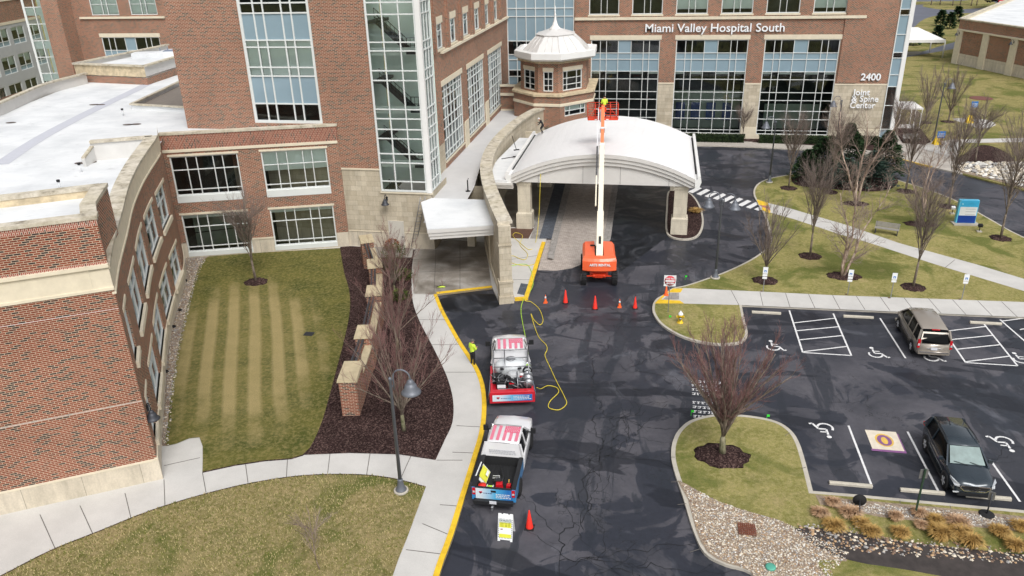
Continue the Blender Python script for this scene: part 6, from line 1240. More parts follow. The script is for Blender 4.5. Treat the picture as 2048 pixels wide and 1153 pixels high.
def car(name, label, cat, loc, rz, L, W, Hh, col, kind):
    t = thing(name, label, cat, (*loc, 0.005), rz); w = W / 2; f = L / 2
    if kind == 'suv':
        belt, hood = 1.02, 1.05; ys = [(f, .66, .80, .38), (f - .12, .82, .93, .28), (f - .5, .93, .99, .24), (f - 1.25, .99, hood + .03, .24), (f - 1.4, 1, belt + .05, .24), (0, 1, belt + .03, .24), (-f + .9, 1, belt + .06, .24), (-f + .3, .96, belt + .05, .26), (-f + .08, .9, belt - .02, .34), (-f, .84, .8, .45)]
        gh = [(f - 1.2, .80, 1.06), (f - 1.95, .72, Hh - .07), (f - 2.6, .73, Hh - .02), (0 - .9, .72, Hh - .03), (-f + .42, .68, Hh - .1), (-f + .1, .8, belt + .1)]
    else:
        belt, hood = 1.08, 1.05; ys = [(f, .62, .78, .36), (f - .12, .82, .9, .28), (f - .5, .94, 1.02, .24), (f - .95, .98, hood + .1, .24), (f - 1.1, 1, belt + .02, .24), (0, 1, belt, .24), (-f + .9, 1, belt, .24), (-f + .25, .985, belt, .26), (-f + .06, .96, belt - .02, .34), (-f, .93, 1.0, .42)]
        gh = [(f - .75, .84, 1.1), (f - 1.55, .76, Hh - .08), (f - 2.1, .76, Hh), (0, .76, Hh + .01), (-f + .4, .76, Hh - .03), (-f + .02, .82, belt)]
    b = MB(); loft_sym(b, [(y, [(0, zb), (w * k * .86, zb), (w * k * .98, zb + .12), (w * k, zb + (zt - zb) * .5), (w * k * .985, zt - .12), (w * k * .9, zt - .02), (w * k * .6, zt + .015), (0, zt + .03)]) for y, k, zt, zb in ys]); b.build('body', col, t)
    def ring(y, k, zt, bk): return (y, [(0, belt - .12), (w * bk, belt - .12), (w * bk, belt), (w * (bk * .45 + k * .55), belt + (zt - belt) * .55), (w * k, zt - .05), (w * k * .9, zt), (0, zt + .02)])
    b = MB(); loft_sym(b, [ring(y, min(.9, k + (.0)), zt, .93 if i not in (0, len(gh) - 1) else .9) for i, (y, k, zt) in enumerate(gh)]); b.build('side_glass', CARG, t)
    rf_ = gh[1:-1]; b = MB(); n_ = len(rf_)
    loft_sym(b, [(y + (.04 if i == 0 else 0), [(0, zt - .03), (w * k * 1.0, zt - .08), (w * k * 1.02, zt - .045), (w * k * .92, zt + .012), (0, zt + .034)]) for i, (y, k, zt) in enumerate(rf_)]); b.build('roof', col, t)
    b = MB()
    for s_ in (-1, 1):
        P = lambda i, q, dz=0: (s_ * w * q, gh[i][0], gh[i][2] + dz)
        b.cut().beam((s_ * w * .93, gh[0][0] + .1, belt - .02), (s_ * w * gh[1][1] * 1.005, gh[1][0], gh[1][2] - .05), .07, .07)
        for y in ((gh[2][0] - .55), (gh[2][0] - 1.55)): b.cut().beam((s_ * w * .95, y, belt - .02), (s_ * w * gh[2][1] * 1.01, y, gh[2][2] - .07), .06, .09)
        b.cut().beam((s_ * w * .94, gh[-1][0] + .12, belt - .02), (s_ * w * gh[-2][1] * 1.01, gh[-2][0], gh[-2][2] - .06), .12 if kind == 'van' else .1, .16)
    b.split('pillar', col, t)
    b = MB(); b.mesh([(s_ * w * k, y, z) for s_, k, y, z in ((-1, .78, gh[0][0] + .0, gh[0][2] + .04), (1, .78, gh[0][0], gh[0][2] + .04), (1, gh[1][1] * .92, gh[1][0] + .07, gh[1][2] - .02), (-1, gh[1][1] * .92, gh[1][0] + .07, gh[1][2] - .02))], [(0, 1, 2, 3)])
    b.build('windscreen', CARG2, t)
    if kind == 'van':
        b = MB(); b.mesh([(-w * .84, -f - .0, 1.02), (w * .84, -f - .0, 1.02), (w * .86, -f + .0, 1.3), (w * .74, -f + .26, Hh - .14), (-w * .74, -f + .26, Hh - .14), (-w * .86, -f + .0, 1.3)], [(0, 1, 2, 3, 4, 5)]); b.build('rear_surround', col, t)
        b = MB(); b.mesh([(-w * .76, -f - .012, 1.08), (w * .76, -f - .012, 1.08), (w * .8, -f - .01, 1.28), (w * .7, -f + .20, Hh - .22), (-w * .7, -f + .20, Hh - .22), (-w * .8, -f - .01, 1.28)], [(0, 1, 2, 3, 4, 5)]); b.build('rear_window', plain('black_rear_glass', (9, 10, 12), .5, var=.02, spec=.1), t)
        b = MB(); b.box((0, -f + .34, Hh - .05), (.42, .05, .05)); b.build('brake_light', REDL, t)
        for s_ in (-1, 1): b = MB(); b.beam((s_ * w * .93, -f + .04, .78), (s_ * w * .9, -f + .06, 1.28), .13, .12); o = b.build('tail_light', REDL, t); b = MB(); b.box((s_ * w * .93, -f - .03, .93), (.1, .03, .12)); b.build('clear_lens', HEADL, o)
        b = MB(); b.box((0, -f - .02, .42), (W * .9, .12, .16)); b.build('rear_bumper', col, t); b = MB(); b.box((0, -f - .09, .56), (W * .84, .04, .035)); b.build('bumper_strip', CHROME, t)
        b = MB(); b.box((0, -f - .015, .68), (.34, .02, .16)); b.build('number_plate', PLATE, t); b = MB(); b.box((0, -f - .01, .74), (.75, .02, .05)); b.build('garnish', CHROME, t)
    else:
        b = MB(); b.box((0, f - .03, .60), (1.02, .07, .2)); b.build('grille', TRIM, t); b = MB()
        gp_ = [(-.56, .82), (.56, .82), (.6, .72), (.42, .57), (-.42, .57), (-.6, .72)]
        for (xa, za), (xb, zb) in zip(gp_, gp_[1:] + gp_[:1]): b.beam((xa, f + .015, za), (xb, f + .015, zb), .035, .035)
        b.build('grille_frame', CHROME, t)
        for s_ in (-1, 1): b = MB(); b.mesh([(s_ * .62, f + .0, .86), (s_ * .86, f - .22, .95), (s_ * .9, f - .5, .97), (s_ * .9, f - .45, .86), (s_ * .8, f - .08, .74), (s_ * .64, f + .0, .74)], [(0, 1, 2, 3, 4, 5), (5, 4, 3, 2, 1, 0)]); b.build('headlight', HEADL, t)
        for s_ in (-1, 1): b = MB(); b.box((s_ * .72, f - .02, .44), (.24, .05, .045)); b.build('fog_light', HEADL, t)
        b = MB(); b.box((0, f - .06, .30), (1.3, .16, .16)); b.build('lower_bumper', TRIM, t)
        for s_ in (-1, 1): b = MB(); b.tube([(s_ * w * .7, f - 2.1, Hh + .02), (s_ * w * .69, f - 2.6, Hh + .05), (s_ * w * .66, -f + .9, Hh + .0)], .02, 6); b.build('roof_rail', TRIM, t)
        for s_ in (-1, 1): b = MB(); b.box((s_ * w * .82, -f + .12, .86), (.2, .26, .14)); b.build('tail_light', REDL, t)
        b = MB(); b.box((.1, -f + 1.0, Hh), (.05, .16, .06), top=(1, .3)); b.build('antenna', TRIM, t)
        text('badge', 'GMC', .17, (.2, f + .052, .64), CHROME, t, .006, rot=(rad(90), 0, math.pi), world=False, bold=.006)
        b = MB()
        for x0, x1 in ((-.55, -.1), (.0, .55)): b.beam((x0, gh[0][0] + .08, 1.1), (x1, gh[0][0] - .06, 1.17), .02, .02)
        b.build('wiper', TRIM, t)
    for s_ in (-1, 1):
        b = MB(); b.box((s_ * (w + .1), gh[0][0] - .32, belt + .02), (.2, .1, .15), top=(.9, .8)); b.build('mirror', col, t)
        for y in (f - .92, -f + .95): b = MB(); b.lathe((s_ * (w - .06), y, .36), [(.43, 0), (.43, s_ * .065)], 22, axis='X'); b.build('wheel_arch', TRIM, t); wheel(t, s_ * (w - .09), y)
        b = MB(); b.box((s_ * (w - .03), 0, .22), (.09, L - 2.5, .14)); b.build('sill', TRIM, t)
        b = MB(); b.beam((s_ * (w + .003), -f + .8, belt - .1), (s_ * (w + .003), f - 1.4, belt - .1), .012, .02); b.build('side_strip', CHROME if kind == 'suv' else TRIM, t)
        b = MB()
        for y in (gh[2][0] - .58, gh[2][0] - 1.6, gh[0][0] - .1): b.box((s_ * (w + .001), y, .34), (.006, .012, belt - .45))
        b.build('door_seam', TRIM, t)
    return t
car('parked_suv', 'dark slate crossover car facing the camera in the near parking row', 'car', (14.15, 32.55), math.pi + rad(0), 4.63, 1.84, 1.66, paint('dark_slate_paint', (48, 58, 66), .22, .3), 'suv')
car('parked_van', 'brown grey passenger van parked nose to the footpath in the far row', 'van', (16.12, 45.4), rad(-.5), 4.82, 1.84, 1.83, paint('taupe_paint', (148, 140, 130), .25, .3), 'van')
# pickups
PWH = paint('white_truck_paint', (214, 214, 216)); PBL = paint('blue_truck_wrap', (52, 132, 190)); PRD = paint('red_truck_body', (190, 28, 44), .4); PINK = plain('faded_red_flag_stripe', (214, 118, 140), .5, var=.08); REDW = plain('red_wheel', (200, 30, 60), .4)
def pickup(label, loc, rz, bed=True):
    t = thing('pickup_truck', label, 'pickup truck', (*loc, .005), rz); w = .96; f = 2.9
    ys = [(f, .86, .92, .45), (f - .1, .93, 1.06, .35), (f - .6, .97, 1.14, .32), (f - 1.45, 1, 1.18, .32), (f - 1.6, 1, 1.14, .32), (.1, 1, 1.12, .32), (-.62, 1, 1.12, .32)]
    b = MB(); loft_sym(b, [(y, [(0, zb), (w * k * .9, zb), (w * k, zb + .15), (w * k, zt - .2), (w * k * .97, zt - .05), (w * k * .8, zt), (0, zt + .04)]) for y, k, zt, zb in ys]); b.build('body', PWH, t)
    gh = [(f - 1.35, .84, 1.16), (f - 1.95, .74, 1.78), (f - 2.3, .76, 1.84), (-.2, .76, 1.84), (-.52, .75, 1.8), (-.62, .82, 1.14)]
    b = MB(); loft_sym(b, [(y, [(0, 1.0), (w * .94, 1.0), (w * .94, 1.13), (w * (.55 * k + .42), 1.13 + (zt - 1.13) * .55), (w * k, zt - .06), (w * k * .9, zt), (0, zt + .02)]) for y, k, zt in gh]); b.build('cab_glass', CARG, t)
    b = MB(); loft_sym(b, [(y, [(0, zt - .04), (w * k, zt - .1), (w * k * 1.03, zt - .05), (w * k * .92, zt + .02), (0, zt + .045)]) for y, k, zt in gh[1:5]]); b.build('roof', PWH, t)
    b = MB(); b.mesh([(s_ * x, y, z) for s_, x, y, z in ((-1, .88, -.66, 1.1), (1, .88, -.66, 1.1), (1, .72, -.56, 1.82), (-1, .72, -.56, 1.82))], [(0, 1, 2, 3)]); b.build('rear_cab_panel', PWH, t)
    b = MB()
    for s_ in (-1, 1):
        b.cut().beam((s_ * .88, f - 1.28, 1.12), (s_ * .71, f - 1.98, 1.76), .08, .08); b.cut().beam((s_ * .9, -.6, 1.1), (s_ * .73, -.52, 1.8), .09, .22); b.cut().beam((s_ * .91, .42, 1.1), (s_ * .735, .42, 1.8), .06, .09)
    b.split('pillar', PWH, t)
    for s_ in (-1, 1):
        b = MB(); b.box((s_ * 1.14, f - 1.6, 1.2), (.24, .1, .26)); b.beam((s_ * .93, f - 1.6, 1.25), (s_ * 1.1, f - 1.6, 1.25), .05); b.build('mirror', TRIM, t); b = MB(); b.box((s_ * 1.15, f - 1.545, 1.3), (.2, .02, .14)); b.build('mirror_cap', CHROME, t)
        for y in (1.85, -1.75): b = MB(); b.lathe((s_ * (w - .07), y, .4), [(.47, 0), (.47, s_ * .075)], 22, axis='X'); b.build('wheel_arch', TRIM, t); wheel(t, s_ * (w - .08), y, .4, .27, REDW)
        b = MB(); b.box((s_ * .55, f + .005, .75), (.32, .04, .2)); b.build('headlight', HEADL, t)
    # flag decal on the roof
    b = MB(); x0, x1, y0, y1, z = -.62, .66, -.42, .72, 1.9; n = 9; sw_ = (x1 - x0) / n
    for k in range(0, n, 2): xa = x0 + k * sw_; ye = y1 if k < 3 else y0 + (y1 - y0) * .56; b.box((xa + sw_ / 2, (y0 + ye) / 2, z - .012), (sw_, ye - y0, .004))
    fl = b.build('flag_stripes', PINK, t); b = MB(); b.box(((x0 + 4 * sw_ + x1) / 2, y1 - (y1 - y0) * .22, z - .012), (x1 - x0 - 4 * sw_, (y1 - y0) * .44, .005)); b.build('flag_canton', plain('faded_pink_canton', (212, 92, 122), .5, var=.05) if 'faded_pink_canton' not in D.materials else D.materials['faded_pink_canton'], t)
    b = MB(); 
    for i in range(6):
        for j in range(4): xx = x0 + 4 * sw_ + .07 + i * .105 + (j % 2) * .05; yy = y1 - .08 - j * .11; b.lathe((xx, yy, z - .006), [(.03, 0), (.03, .003)], 5)
    b.build('flag_stars', PWH, t); return t
tk = pickup('white and blue pickup truck with an open black bed and flag roof', (-6.2, 29.6), rad(1))
BEDL = plain('black_bed_liner', (28, 29, 31), .8, var=.15)
b = MB(); b.box((0, -1.78, .62), (1.6, 2.25, .06)); b.build('bed_floor', BEDL, tk)
b = MB(); [b.box((-.7 + k * .155, -1.78, .68), (.06, 2.2, .02)) for k in range(10)]; b.build('bed_ribs', BEDL, tk)
for s_ in (-1, 1):
    b = MB(); b.box((s_ * .88, -1.78, .5), (.16, 2.3, .66)); b.build('bed_side', PBL, tk); b = MB(); b.box((s_ * .87, -1.78, 1.16), (.19, 2.3, .03)); b.build('bed_rail', TRIM, tk); b = MB(); b.box((s_ * .79, -1.78, .66), (.02, 2.2, .5)); b.build('liner_side', BEDL, tk)
    b = MB(); b.box((s_ * .86, -2.945, .78), (.15, .05, .34)); o = b.build('tail_light', REDL, tk); b = MB(); b.box((s_ * .86, -2.975, .9), (.1, .02, .08)); b.build('clear_lens', HEADL, o)
b = MB(); b.box((0, -.68, .66), (1.6, .04, .5)); b.build('bed_front', BEDL, tk)
def wrap():
    t = NT('blue_white_wrap'); x = t.n('SeparateXYZ', Vector=t.pos('obj')).outputs['X']; mr = t.n('MapRange'); t.set(mr.inputs[0], x); mr.inputs[1].default_value = -.7; mr.inputs[2].default_value = .7
    return t.done(t.ramp(mr.outputs[0], (.1, lin((206, 218, 226))), (.55, lin((80, 170, 214))), (.95, lin((40, 110, 180)))), .35, coat=.5)
WRAP = wrap()
b = MB(); b.box((0, -2.94, .58), (1.58, .07, .58)); tg = b.build('tailgate', WRAP, tk, bevel=.01); b = MB(); b.box((0, -2.935, 1.16), (1.58, .1, .03)); b.build('tailgate_cap', TRIM, tk); b = MB(); b.box((0, -2.98, .98), (.22, .03, .09)); b.build('tailgate_handle', TRIM, tk)
HEART = plain('crimson_print', (180, 30, 56), .5); DPR = plain('grey_blue_print', (80, 96, 130), .6)
def printl(par, y, z, x0, x1, rows, mat, nm='print_line'):
    b = MB(); R = random.Random(int(x0 * 10) + rows)
    for r_ in range(rows):
        x = x0
        while x < x1: wd = R.uniform(.04, .12); b.box((x + wd / 2, y, z - r_ * .085), (wd, .006, .04)); x += wd + .025
    return b.build(nm, mat, par)
def heart(par, x, y, z, s_=.07): b = MB(); b.lathe((x - s_ * .5, y, z), [(s_ * .62, 0), (s_ * .62, .006)], 12, axis='Y'); b.lathe((x + s_ * .5, y, z), [(s_ * .62, 0), (s_ * .62, .006)], 12, axis='Y'); b.mesh([(x - s_ * 1.05, y, z - s_ * .2), (x + s_ * 1.05, y, z - s_ * .2), (x, y, z - s_ * 1.3)], [(0, 2, 1), (0, 1, 2)]); b.build('heart_logo', HEART, par)
heart(tg, -.56, -2.985, .95); printl(tg, -2.98, .88, -.44, -.05, 1, DPR); printl(tg, -2.98, .86, .1, .68, 3, PWH)
b = MB(); b.box((0, -3.05, .4), (1.72, .2, .2)); b.build('rear_bumper', TRIM, tk, bevel=.02); b = MB(); b.box((0, -3.16, .5), (.3, .015, .15)); b.build('number_plate', PLATE, tk)
b = MB(); b.beam((0, -3.1, .38), (0, -3.42, .38), .07); b.lathe((0, -3.38, .4), [(.03, 0), (.03, .06), (.05, .08), (.05, .12), (.02, .15)], 12); b.build('tow_hitch', GALV, tk)
b = MB(); b.box((-.0, -.635, 1.3), (.001, .001, .001)); printl(tk, -.645, 1.45, -.6, .6, 3, plain('pale_grey_print', (176, 178, 184), .6), 'rear_cab_lettering')
# load in the bed
def tw(t_, x, y, z=0): c, s_ = math.cos(t_.rotation_euler.z), math.sin(t_.rotation_euler.z); return (t_.location.x + x * c - y * s_, t_.location.y + x * s_ + y * c, t_.location.z + z)
c = thing('leaning_board', 'second white and yellow folding caution board leaning in the truck bed', 'caution board', tw(tk, -.5, -1.75, .69), rad(-2)); b = MB(); b.box((0, 0, 0), (.04, 1.0, .66), ry=rad(-38)); b.build('front_panel', SWH, c); b = MB(); b.box((.028, 0, .08), (.006, .78, .48), ry=rad(-38)); b.build('yellow_field', YLG, c); b = MB(); b.box((.04, .05, .22), (.006, .34, .14), ry=rad(-38)); b.build('label_patch', SWH, c); b = MB(); b.tube([(.2, .2, .05), (.5, .25, .05), (.52, .1, .05), (.22, .05, .05)], .02, 6); b.build('carry_handle', SWH, c)
c = thing('leaf_blower', 'red and black backpack blower with a long black tube in the truck bed', 'blower', tw(tk, .12, -2.25, .69), .2); b = MB(); b.box((0, 0, 0), (.36, .34, .26), top=(.8, .8)); b.build('motor', REDL, c, bevel=.03); b = MB(); b.box((-.05, .15, .2), (.34, .2, .14)); b.lathe((0, -.2, .0), [(.14, 0), (.14, .1)], 14); b.build('housing', TRIM, c, bevel=.03); b = MB(); b.tube([(.1, .1, .2), (.2, .4, .22), (.1, .95, .3)], .05, 10); b.build('blower_tube', TRIM, c)
c = thing('fuel_can', 'small red fuel can at the right rear of the truck bed', 'fuel can', tw(tk, .55, -2.3, .69), 0); b = MB(); b.box((0, 0, 0), (.22, .28, .24), top=(.85, .8)); b.build('can', REDL, c, bevel=.02); b = MB(); b.tube([(0, .05, .24), (0, .12, .42)], .02, 8); b.build('spout', GOLD, c)
c = thing('bucket', 'open red bucket at the left rear corner of the truck bed', 'bucket', tw(tk, -.56, -2.62, .69), 0); b = MB(); b.lathe((0, 0, 0), [(.12, 0), (.17, .34), (.15, .34), (.11, .05)], 18); b.build('bucket_body', CON, c); b = MB(); b.lathe((0, 0, .33), [(.175, 0), (.175, .03)], 18); b.build('rim', CON, c)
c = thing('hose_reel', 'lime green cord reel between the bucket and the blower', 'reel', tw(tk, -.22, -2.6, .69), 0); b = MB(); b.lathe((-.12, 0, .18), [(.14, 0), (.14, .24)], 18, axis='X'); b.build('cord', HOSG, c)
for x in (-.14, .12): b = MB(); b.lathe((x, 0, .18), [(.17, 0), (.17, .02)], 18, axis='X'); b.build('flange', SWH, c)
# equipment truck
tq = pickup('white and red equipment truck loaded with tanks, pumps and hose reels', (-7.5, 38.1), rad(12)); tq.scale = (1.1, 1, 1.03)
b = MB(); b.box((0, -1.95, .62), (1.9, 2.6, .14)); b.build('skid_deck', PRD, tq)
for s_ in (-1, 1): b = MB(); b.mesh([(s_ * .96, -.7, .95), (s_ * 1.04, -3.25, .95), (s_ * 1.16, -3.25, .42), (s_ * 1.02, -.7, .5)], [(0, 1, 2, 3), (3, 2, 1, 0)]); b.box((s_ * .98, -2.0, .7), (.1, 2.6, .3)); b.build('side_panel', PRD, tq); b = MB(); b.mesh([(s_ * 1.005, -1.0, .9), (s_ * 1.068, -3.1, .9), (s_ * 1.15, -3.1, .53), (s_ * 1.045, -1.0, .58)], [(0, 1, 2, 3), (3, 2, 1, 0)]); b.build('side_decal', plain('pale_blue_decal', (160, 180, 210), .5) if 'pale_blue_decal' not in D.materials else D.materials['pale_blue_decal'], tq)
b = MB(); b.box((0, -3.3, .62), (2.1, .3, .36)); b.build('rear_tray', PRD, tq, bevel=.02); b = MB(); b.box((0, -3.46, .36), (2.16, .06, .6)); rp = b.build('rear_panel', PRD, tq); b = MB(); b.box((0, -3.498, .47), (1.9, .014, .36)); b.build('rear_banner', WRAP, rp)
heart(rp, -.68, -3.51, .68); printl(rp, -3.508, .62, -.55, -.1, 1, DPR); printl(rp, -3.508, .72, .05, .8, 3, PWH)
TNK = plain('translucent_white_tank', (206, 210, 212), .45, var=.04)
b = MB(); b.lathe((0, -1.22, .78), [(.3, 0), (.52, .04), (.56, .15), (.56, .6), (.48, .76), (.3, .85), (.12, .88)], 22); b.v = [(x * 1.42, y, z) for x, y, z in b.v]; o = b.build('water_tank', TNK, tq); b = MB(); b.lathe((0, -1.2, 1.66), [(.24, 0), (.24, .05), (.2, .06)], 18); b.build('lid', GALV, o)
b = MB(); [b.lathe((x, -1.75, 1.36), [(.1, 0), (.1, .05)], 12) for x in (-.45, .42)]; b.build('filler_cap', TRIM, tq)
b = MB(); b.lathe((.12, -2.1, .78), [(.3, 0), (.3, .55), (.2, .62)], 16); b.build('small_tank', plain('grey_tank', (176, 178, 180), .5), tq)
R_ = random.Random(11)
for nm, x, y, mt in (('engine', -.5, -2.5, TRIM), ('pump', .05, -2.75, TRIM), ('engine', -.72, -2.0, BLK), ('pump', .35, -2.62, DKM), ('pump', -.15, -2.25, BLK)):
    b = MB(); b.box((x, y, .78), (.48, .55, .38)); b.lathe((x, y, 1.16), [(.16, 0), (.18, .05), (.12, .1)], 14)
    o = b.build(nm, mt, tq, bevel=.02); b = MB()
    for k in range(7): p = Vector((x + R_.uniform(-.25, .25), y + R_.uniform(-.28, .28), 1.05 + R_.uniform(0, .2))); b.tube([p, p + Vector((R_.uniform(-.2, .2), R_.uniform(-.2, .2), .1)), p + Vector((R_.uniform(-.3, .3), R_.uniform(-.2, .2), -.1))], .02, 5)
    b.build('pipework', GALV, o)
b = MB(); b.box((-.5, -2.95, .98), (.4, .2, .08)); b.build('engine_cover', PWH, tq); b = MB(); b.box((.0, -2.92, 1.05), (.24, .16, .12)); b.build('red_air_box', REDL, tq); b = MB(); b.box((-.32, -3.1, .8), (.72, .08, .16)); b.build('muffler', GALV, tq)
b = MB(); b.lathe((.5, -2.1, 1.05), [(.13, 0), (.13, .14)], 14); o = b.build('red_canister', REDL, tq); b = MB(); b.lathe((.5, -2.1, 1.19), [(.13, 0), (.1, .09)], 14); b.build('white_cap', PWH, o)
b = MB()
for p, q in (((-.85, -.75, .8), (-.85, -.75, 1.98)), ((.85, -.75, .8), (.85, -.75, 1.98)), ((-.85, -2.2, .8), (-.85, -2.2, 1.75)), ((.85, -2.2, .8), (.85, -2.2, 1.75)), ((-.85, -.75, 1.98), (.85, -.75, 1.98)), ((-.85, -.75, 1.98), (-.85, -2.2, 1.75)), ((.85, -.75, 1.98), (.85, -2.2, 1.75)), ((-.85, -2.2, 1.75), (.85, -2.2, 1.75)), ((-.3, -.75, 1.98), (-.3, -2.2, 1.75)), ((-.85, -1.45, 1.86), (.85, -1.45, 1.86)), ((.28, -3.1, .8), (.28, -3.1, 1.35)), ((.28, -3.1, 1.35), (.28, -2.3, 1.5)), ((.72, -3.1, .8), (.72, -3.1, 1.35)), ((.28, -3.1, 1.35), (.72, -3.1, 1.35))): b.tube([p, q], .028, 6)
b.build('ladder_rack', GALV, tq)
for k, (y, mt) in enumerate(((-1.35, HOSG), (-1.85, TNK), (-2.35, GALV), (-2.85, GALV))):
    b = MB(); b.lathe((.8, y - .17, 1.18), [(.14, 0), (.17, .02), (.17, .3), (.14, .34)], 18, axis='Y'); o = b.build('hose_reel', mt if k < 2 else GALV, tq); b = MB()
    for q in (-.19, .19): b.lathe((.8, y + q, 1.18), [(.24, 0), (.24, .015)], 20, axis='Y')
    b.build('reel_flange', GALV if k != 1 else TRIM, o)
b = MB(); b.box((.8, -2.1, .78), (.42, 2.2, .16)); b.build('reel_stand', TRIM, tq)
# ---------------------------------------------------------------- boom lift
LO = plain('lift_orange', (240, 104, 60), .4, var=.05, coat=.3); LC = plain('lift_cream', (226, 219, 198), .45, var=.04); LR = plain('lift_red_orange', (214, 62, 28), .4, var=.05)
bl = thing('boom_lift', 'orange and cream telescopic boom lift with its basket raised over the entrance canopy', 'boom lift', (-3.72, 53.1, .01), rad(6)); bl.scale = (1.02, 1.02, 1.02)
b = MB(); b.box((0, 0, .55), (1.3, 3.0, .4), top=(.9, .95)); b.box((0, -1.55, .5), (.9, .3, .3)); b.box((0, -1.72, .62), (2.0, .08, .06)); [b.tube([(x, -1.5, .7), (x, -1.75, .6)], .09, 8) for x in (-.35, .35)]; b.build('chassis', LR, bl)
for sx in (-1, 1):
    for y in (-1.62, 1.35):
        b = MB(); r = .5; b.lathe((0, 0, 0), [(r * .5, -.19), (r * .9, -.19), (r, -.14), (r, .14), (r * .9, .19), (r * .5, .19)], 26, axis='X')
        for k in range(18):
            a = 2 * math.pi * k / 18
            for s_ in (-1, 1): b.box((s_ * .09, math.cos(a) * r, math.sin(a) * r - .02), (.17, .07, .05), rx=0)
        o = b.build('wheel', TYRE, bl, loc=(sx * 1.06, y, .51)); b = MB(); b.lathe((0, 0, 0), [(r * .55, sx * .12), (r * .5, sx * .2), (.1, sx * .2)], 20, axis='X'); b.build('rim', PLATE, o)
b = MB(); b.lathe((0, 0, .95), [(.55, 0), (.55, .2)], 20); b.build('turntable_ring', TRIM, bl)
ht = [(1.12, 1.0), (1.16, 1.25), (1.14, 1.75), (1.02, 1.98)]
for sx in (-1, 1):
    b = MB(); ys = [(-1.5, .9), (-1.35, 1), (1.3, 1), (1.45, .95)]
    b.loft([[(sx * .3, y, 1.12), (sx * 1.1 * k, y, 1.12), (sx * 1.16 * k, y, 1.35), (sx * 1.12 * k, y, 1.85), (sx * .98 * k, y, 2.02 * (k * .1 + .9)), (sx * .3, y, 2.05 * (k * .1 + .9))] for y, k in ys], sm=False); b.build('side_hood', LO, bl, bevel=.04)
b = MB(); b.loft([[(x * k, -1.45 - (.55 - .18 * (x / 1.16) ** 2) * d_, z) for x in (-1.16, -.8, -.4, 0, .4, .8, 1.16)] + [(x * k, -1.35, z) for x in (1.16, 0, -1.16)] for z, k, d_ in ((1.0, .92, .7), (1.12, 1, 1), (1.8, 1, 1), (1.98, .96, .75), (2.02, .9, .4))], sm=False); cw = b.build('counterweight', LO, bl)
o = text('lettering', 'ARTS RENTAL', .24, (.03, -2.012, 1.5), SWH, bl, .012, world=False, align='CENTER', bold=.008); fit(o, 1.45)
b = MB(); b.box((0, -2.012, 1.585), (.16, .02, .03)); b.build('white_dash', SWH, bl)
b = MB(); b.box((-.42, .45, 2.06), (.36, .16, .05)); b.build('dark_vent', TRIM, bl)
b = MB(); b.box((0, -.1, 1.12), (.56, 2.2, .7)); b.build('boom_well', TRIM, bl)
B0 = Vector((0, -1.25, 1.95)); bt = Matrix.Rotation(-rad(6), 3, 'Z') @ (Vector((-4.42, 64.2, 10.0)) - Vector(bl.location)) / 1.02; dv = (bt - B0)
P = lambda f_, o_=Vector((0, 0, 0)): B0 + dv * f_ + o_
b = MB(); b.beam(P(-.01), P(.26), .46, .55, up=(0, 0, 1)); b.build('base_boom', LC, bl, bevel=.02); b = MB(); q = P(.06, Vector((0, -.2, .23))); b.beam(q, q + dv * .045, .17, .02, up=(0, 0, 1)); b.build('boom_opening', TRIM, bl)
b = MB(); b.beam(P(.25), P(.72), .36, .44); b.build('mid_boom', LC, bl, bevel=.015); b = MB(); b.beam(P(.7), P(1.0), .25, .32); b.build('fly_boom', plain('fly_orange', (232, 128, 84), .45, var=.05), bl, bevel=.012)
b = MB(); [b.beam(P(f_), P(f_ + .012), .4, .48) for f_ in (.25, .7, .82)]; b.build('boom_collar', PWH, bl)
off = Vector((-.36, 0, .05)); b = MB(); b.beam(P(.3, off), P(.5, off), .09, .12); b.build('hydraulic_cylinder', LC, bl)
b = MB()
for k in range(24): b.beam(P(.5 + k * .0085, off), P(.504 + k * .0085, off), .13, .16)
b.build('cable_chain', TRIM, bl); b = MB(); b.beam(P(.7, off), P(.99, off + Vector((.02, 0, 0))), .07, .08); b.build('cable_guide', PWH, bl); b = MB(); b.beam(P(.5, off), P(.71, off), .06, .08); b.build('cable_tray', PWH, bl)
b = MB(); b.tube([P(.28, Vector((-.2, 0, 0))), P(.3, off - Vector((0, 0, .3))), P(.31, off)], .025, 6); b.build('cable', BLK, bl)
# platform
fz = bt + Vector((0, .35, -1.05)); W2, D2 = 1.2, .5; b = MB(); b.box((fz.x + .0, fz.y, fz.z), (W2 * 2, D2 * 2, .14)); b.build('platform_floor', LR, bl, bevel=.02)
b = MB(); cs = [(-W2, -D2), (W2, -D2), (W2, D2), (-W2, D2)]
for i in range(4):
    (xa, ya), (xb, yb) = cs[i], cs[(i + 1) % 4]
    for h in (.45, .85, 1.22): b.tube([fz + Vector((xa, ya, h)), fz + Vector((xb, yb, h))], .022, 6)
    n_ = 4 if abs(xa - xb) > 1 else 1
    for k in range(n_): b.tube([fz + Vector((xa + (xb - xa) * k / n_, ya + (yb - ya) * k / n_, .1)), fz + Vector((xa + (xb - xa) * k / n_, ya + (yb - ya) * k / n_, 1.22))], .022, 6)
for sx in (-1, 1): b.tube([fz + Vector((sx * W2, -D2, .14)), fz + Vector((sx * W2 * .55, -D2, .85))], .02, 6)
b.build('platform_railing', LR, bl); b = MB(); b.box((fz.x - .05, fz.y - D2 - .08, fz.z + .7), (.6, .18, .35)); b.build('control_box', LR, bl); b = MB(); b.beam(bt, fz + Vector((0, -D2, .3)), .2, .25); b.box((fz.x - .18, fz.y - D2 - .12, fz.z - .1), (.12, .12, 1.0)); b.build('jib_bracket', PWH, bl)
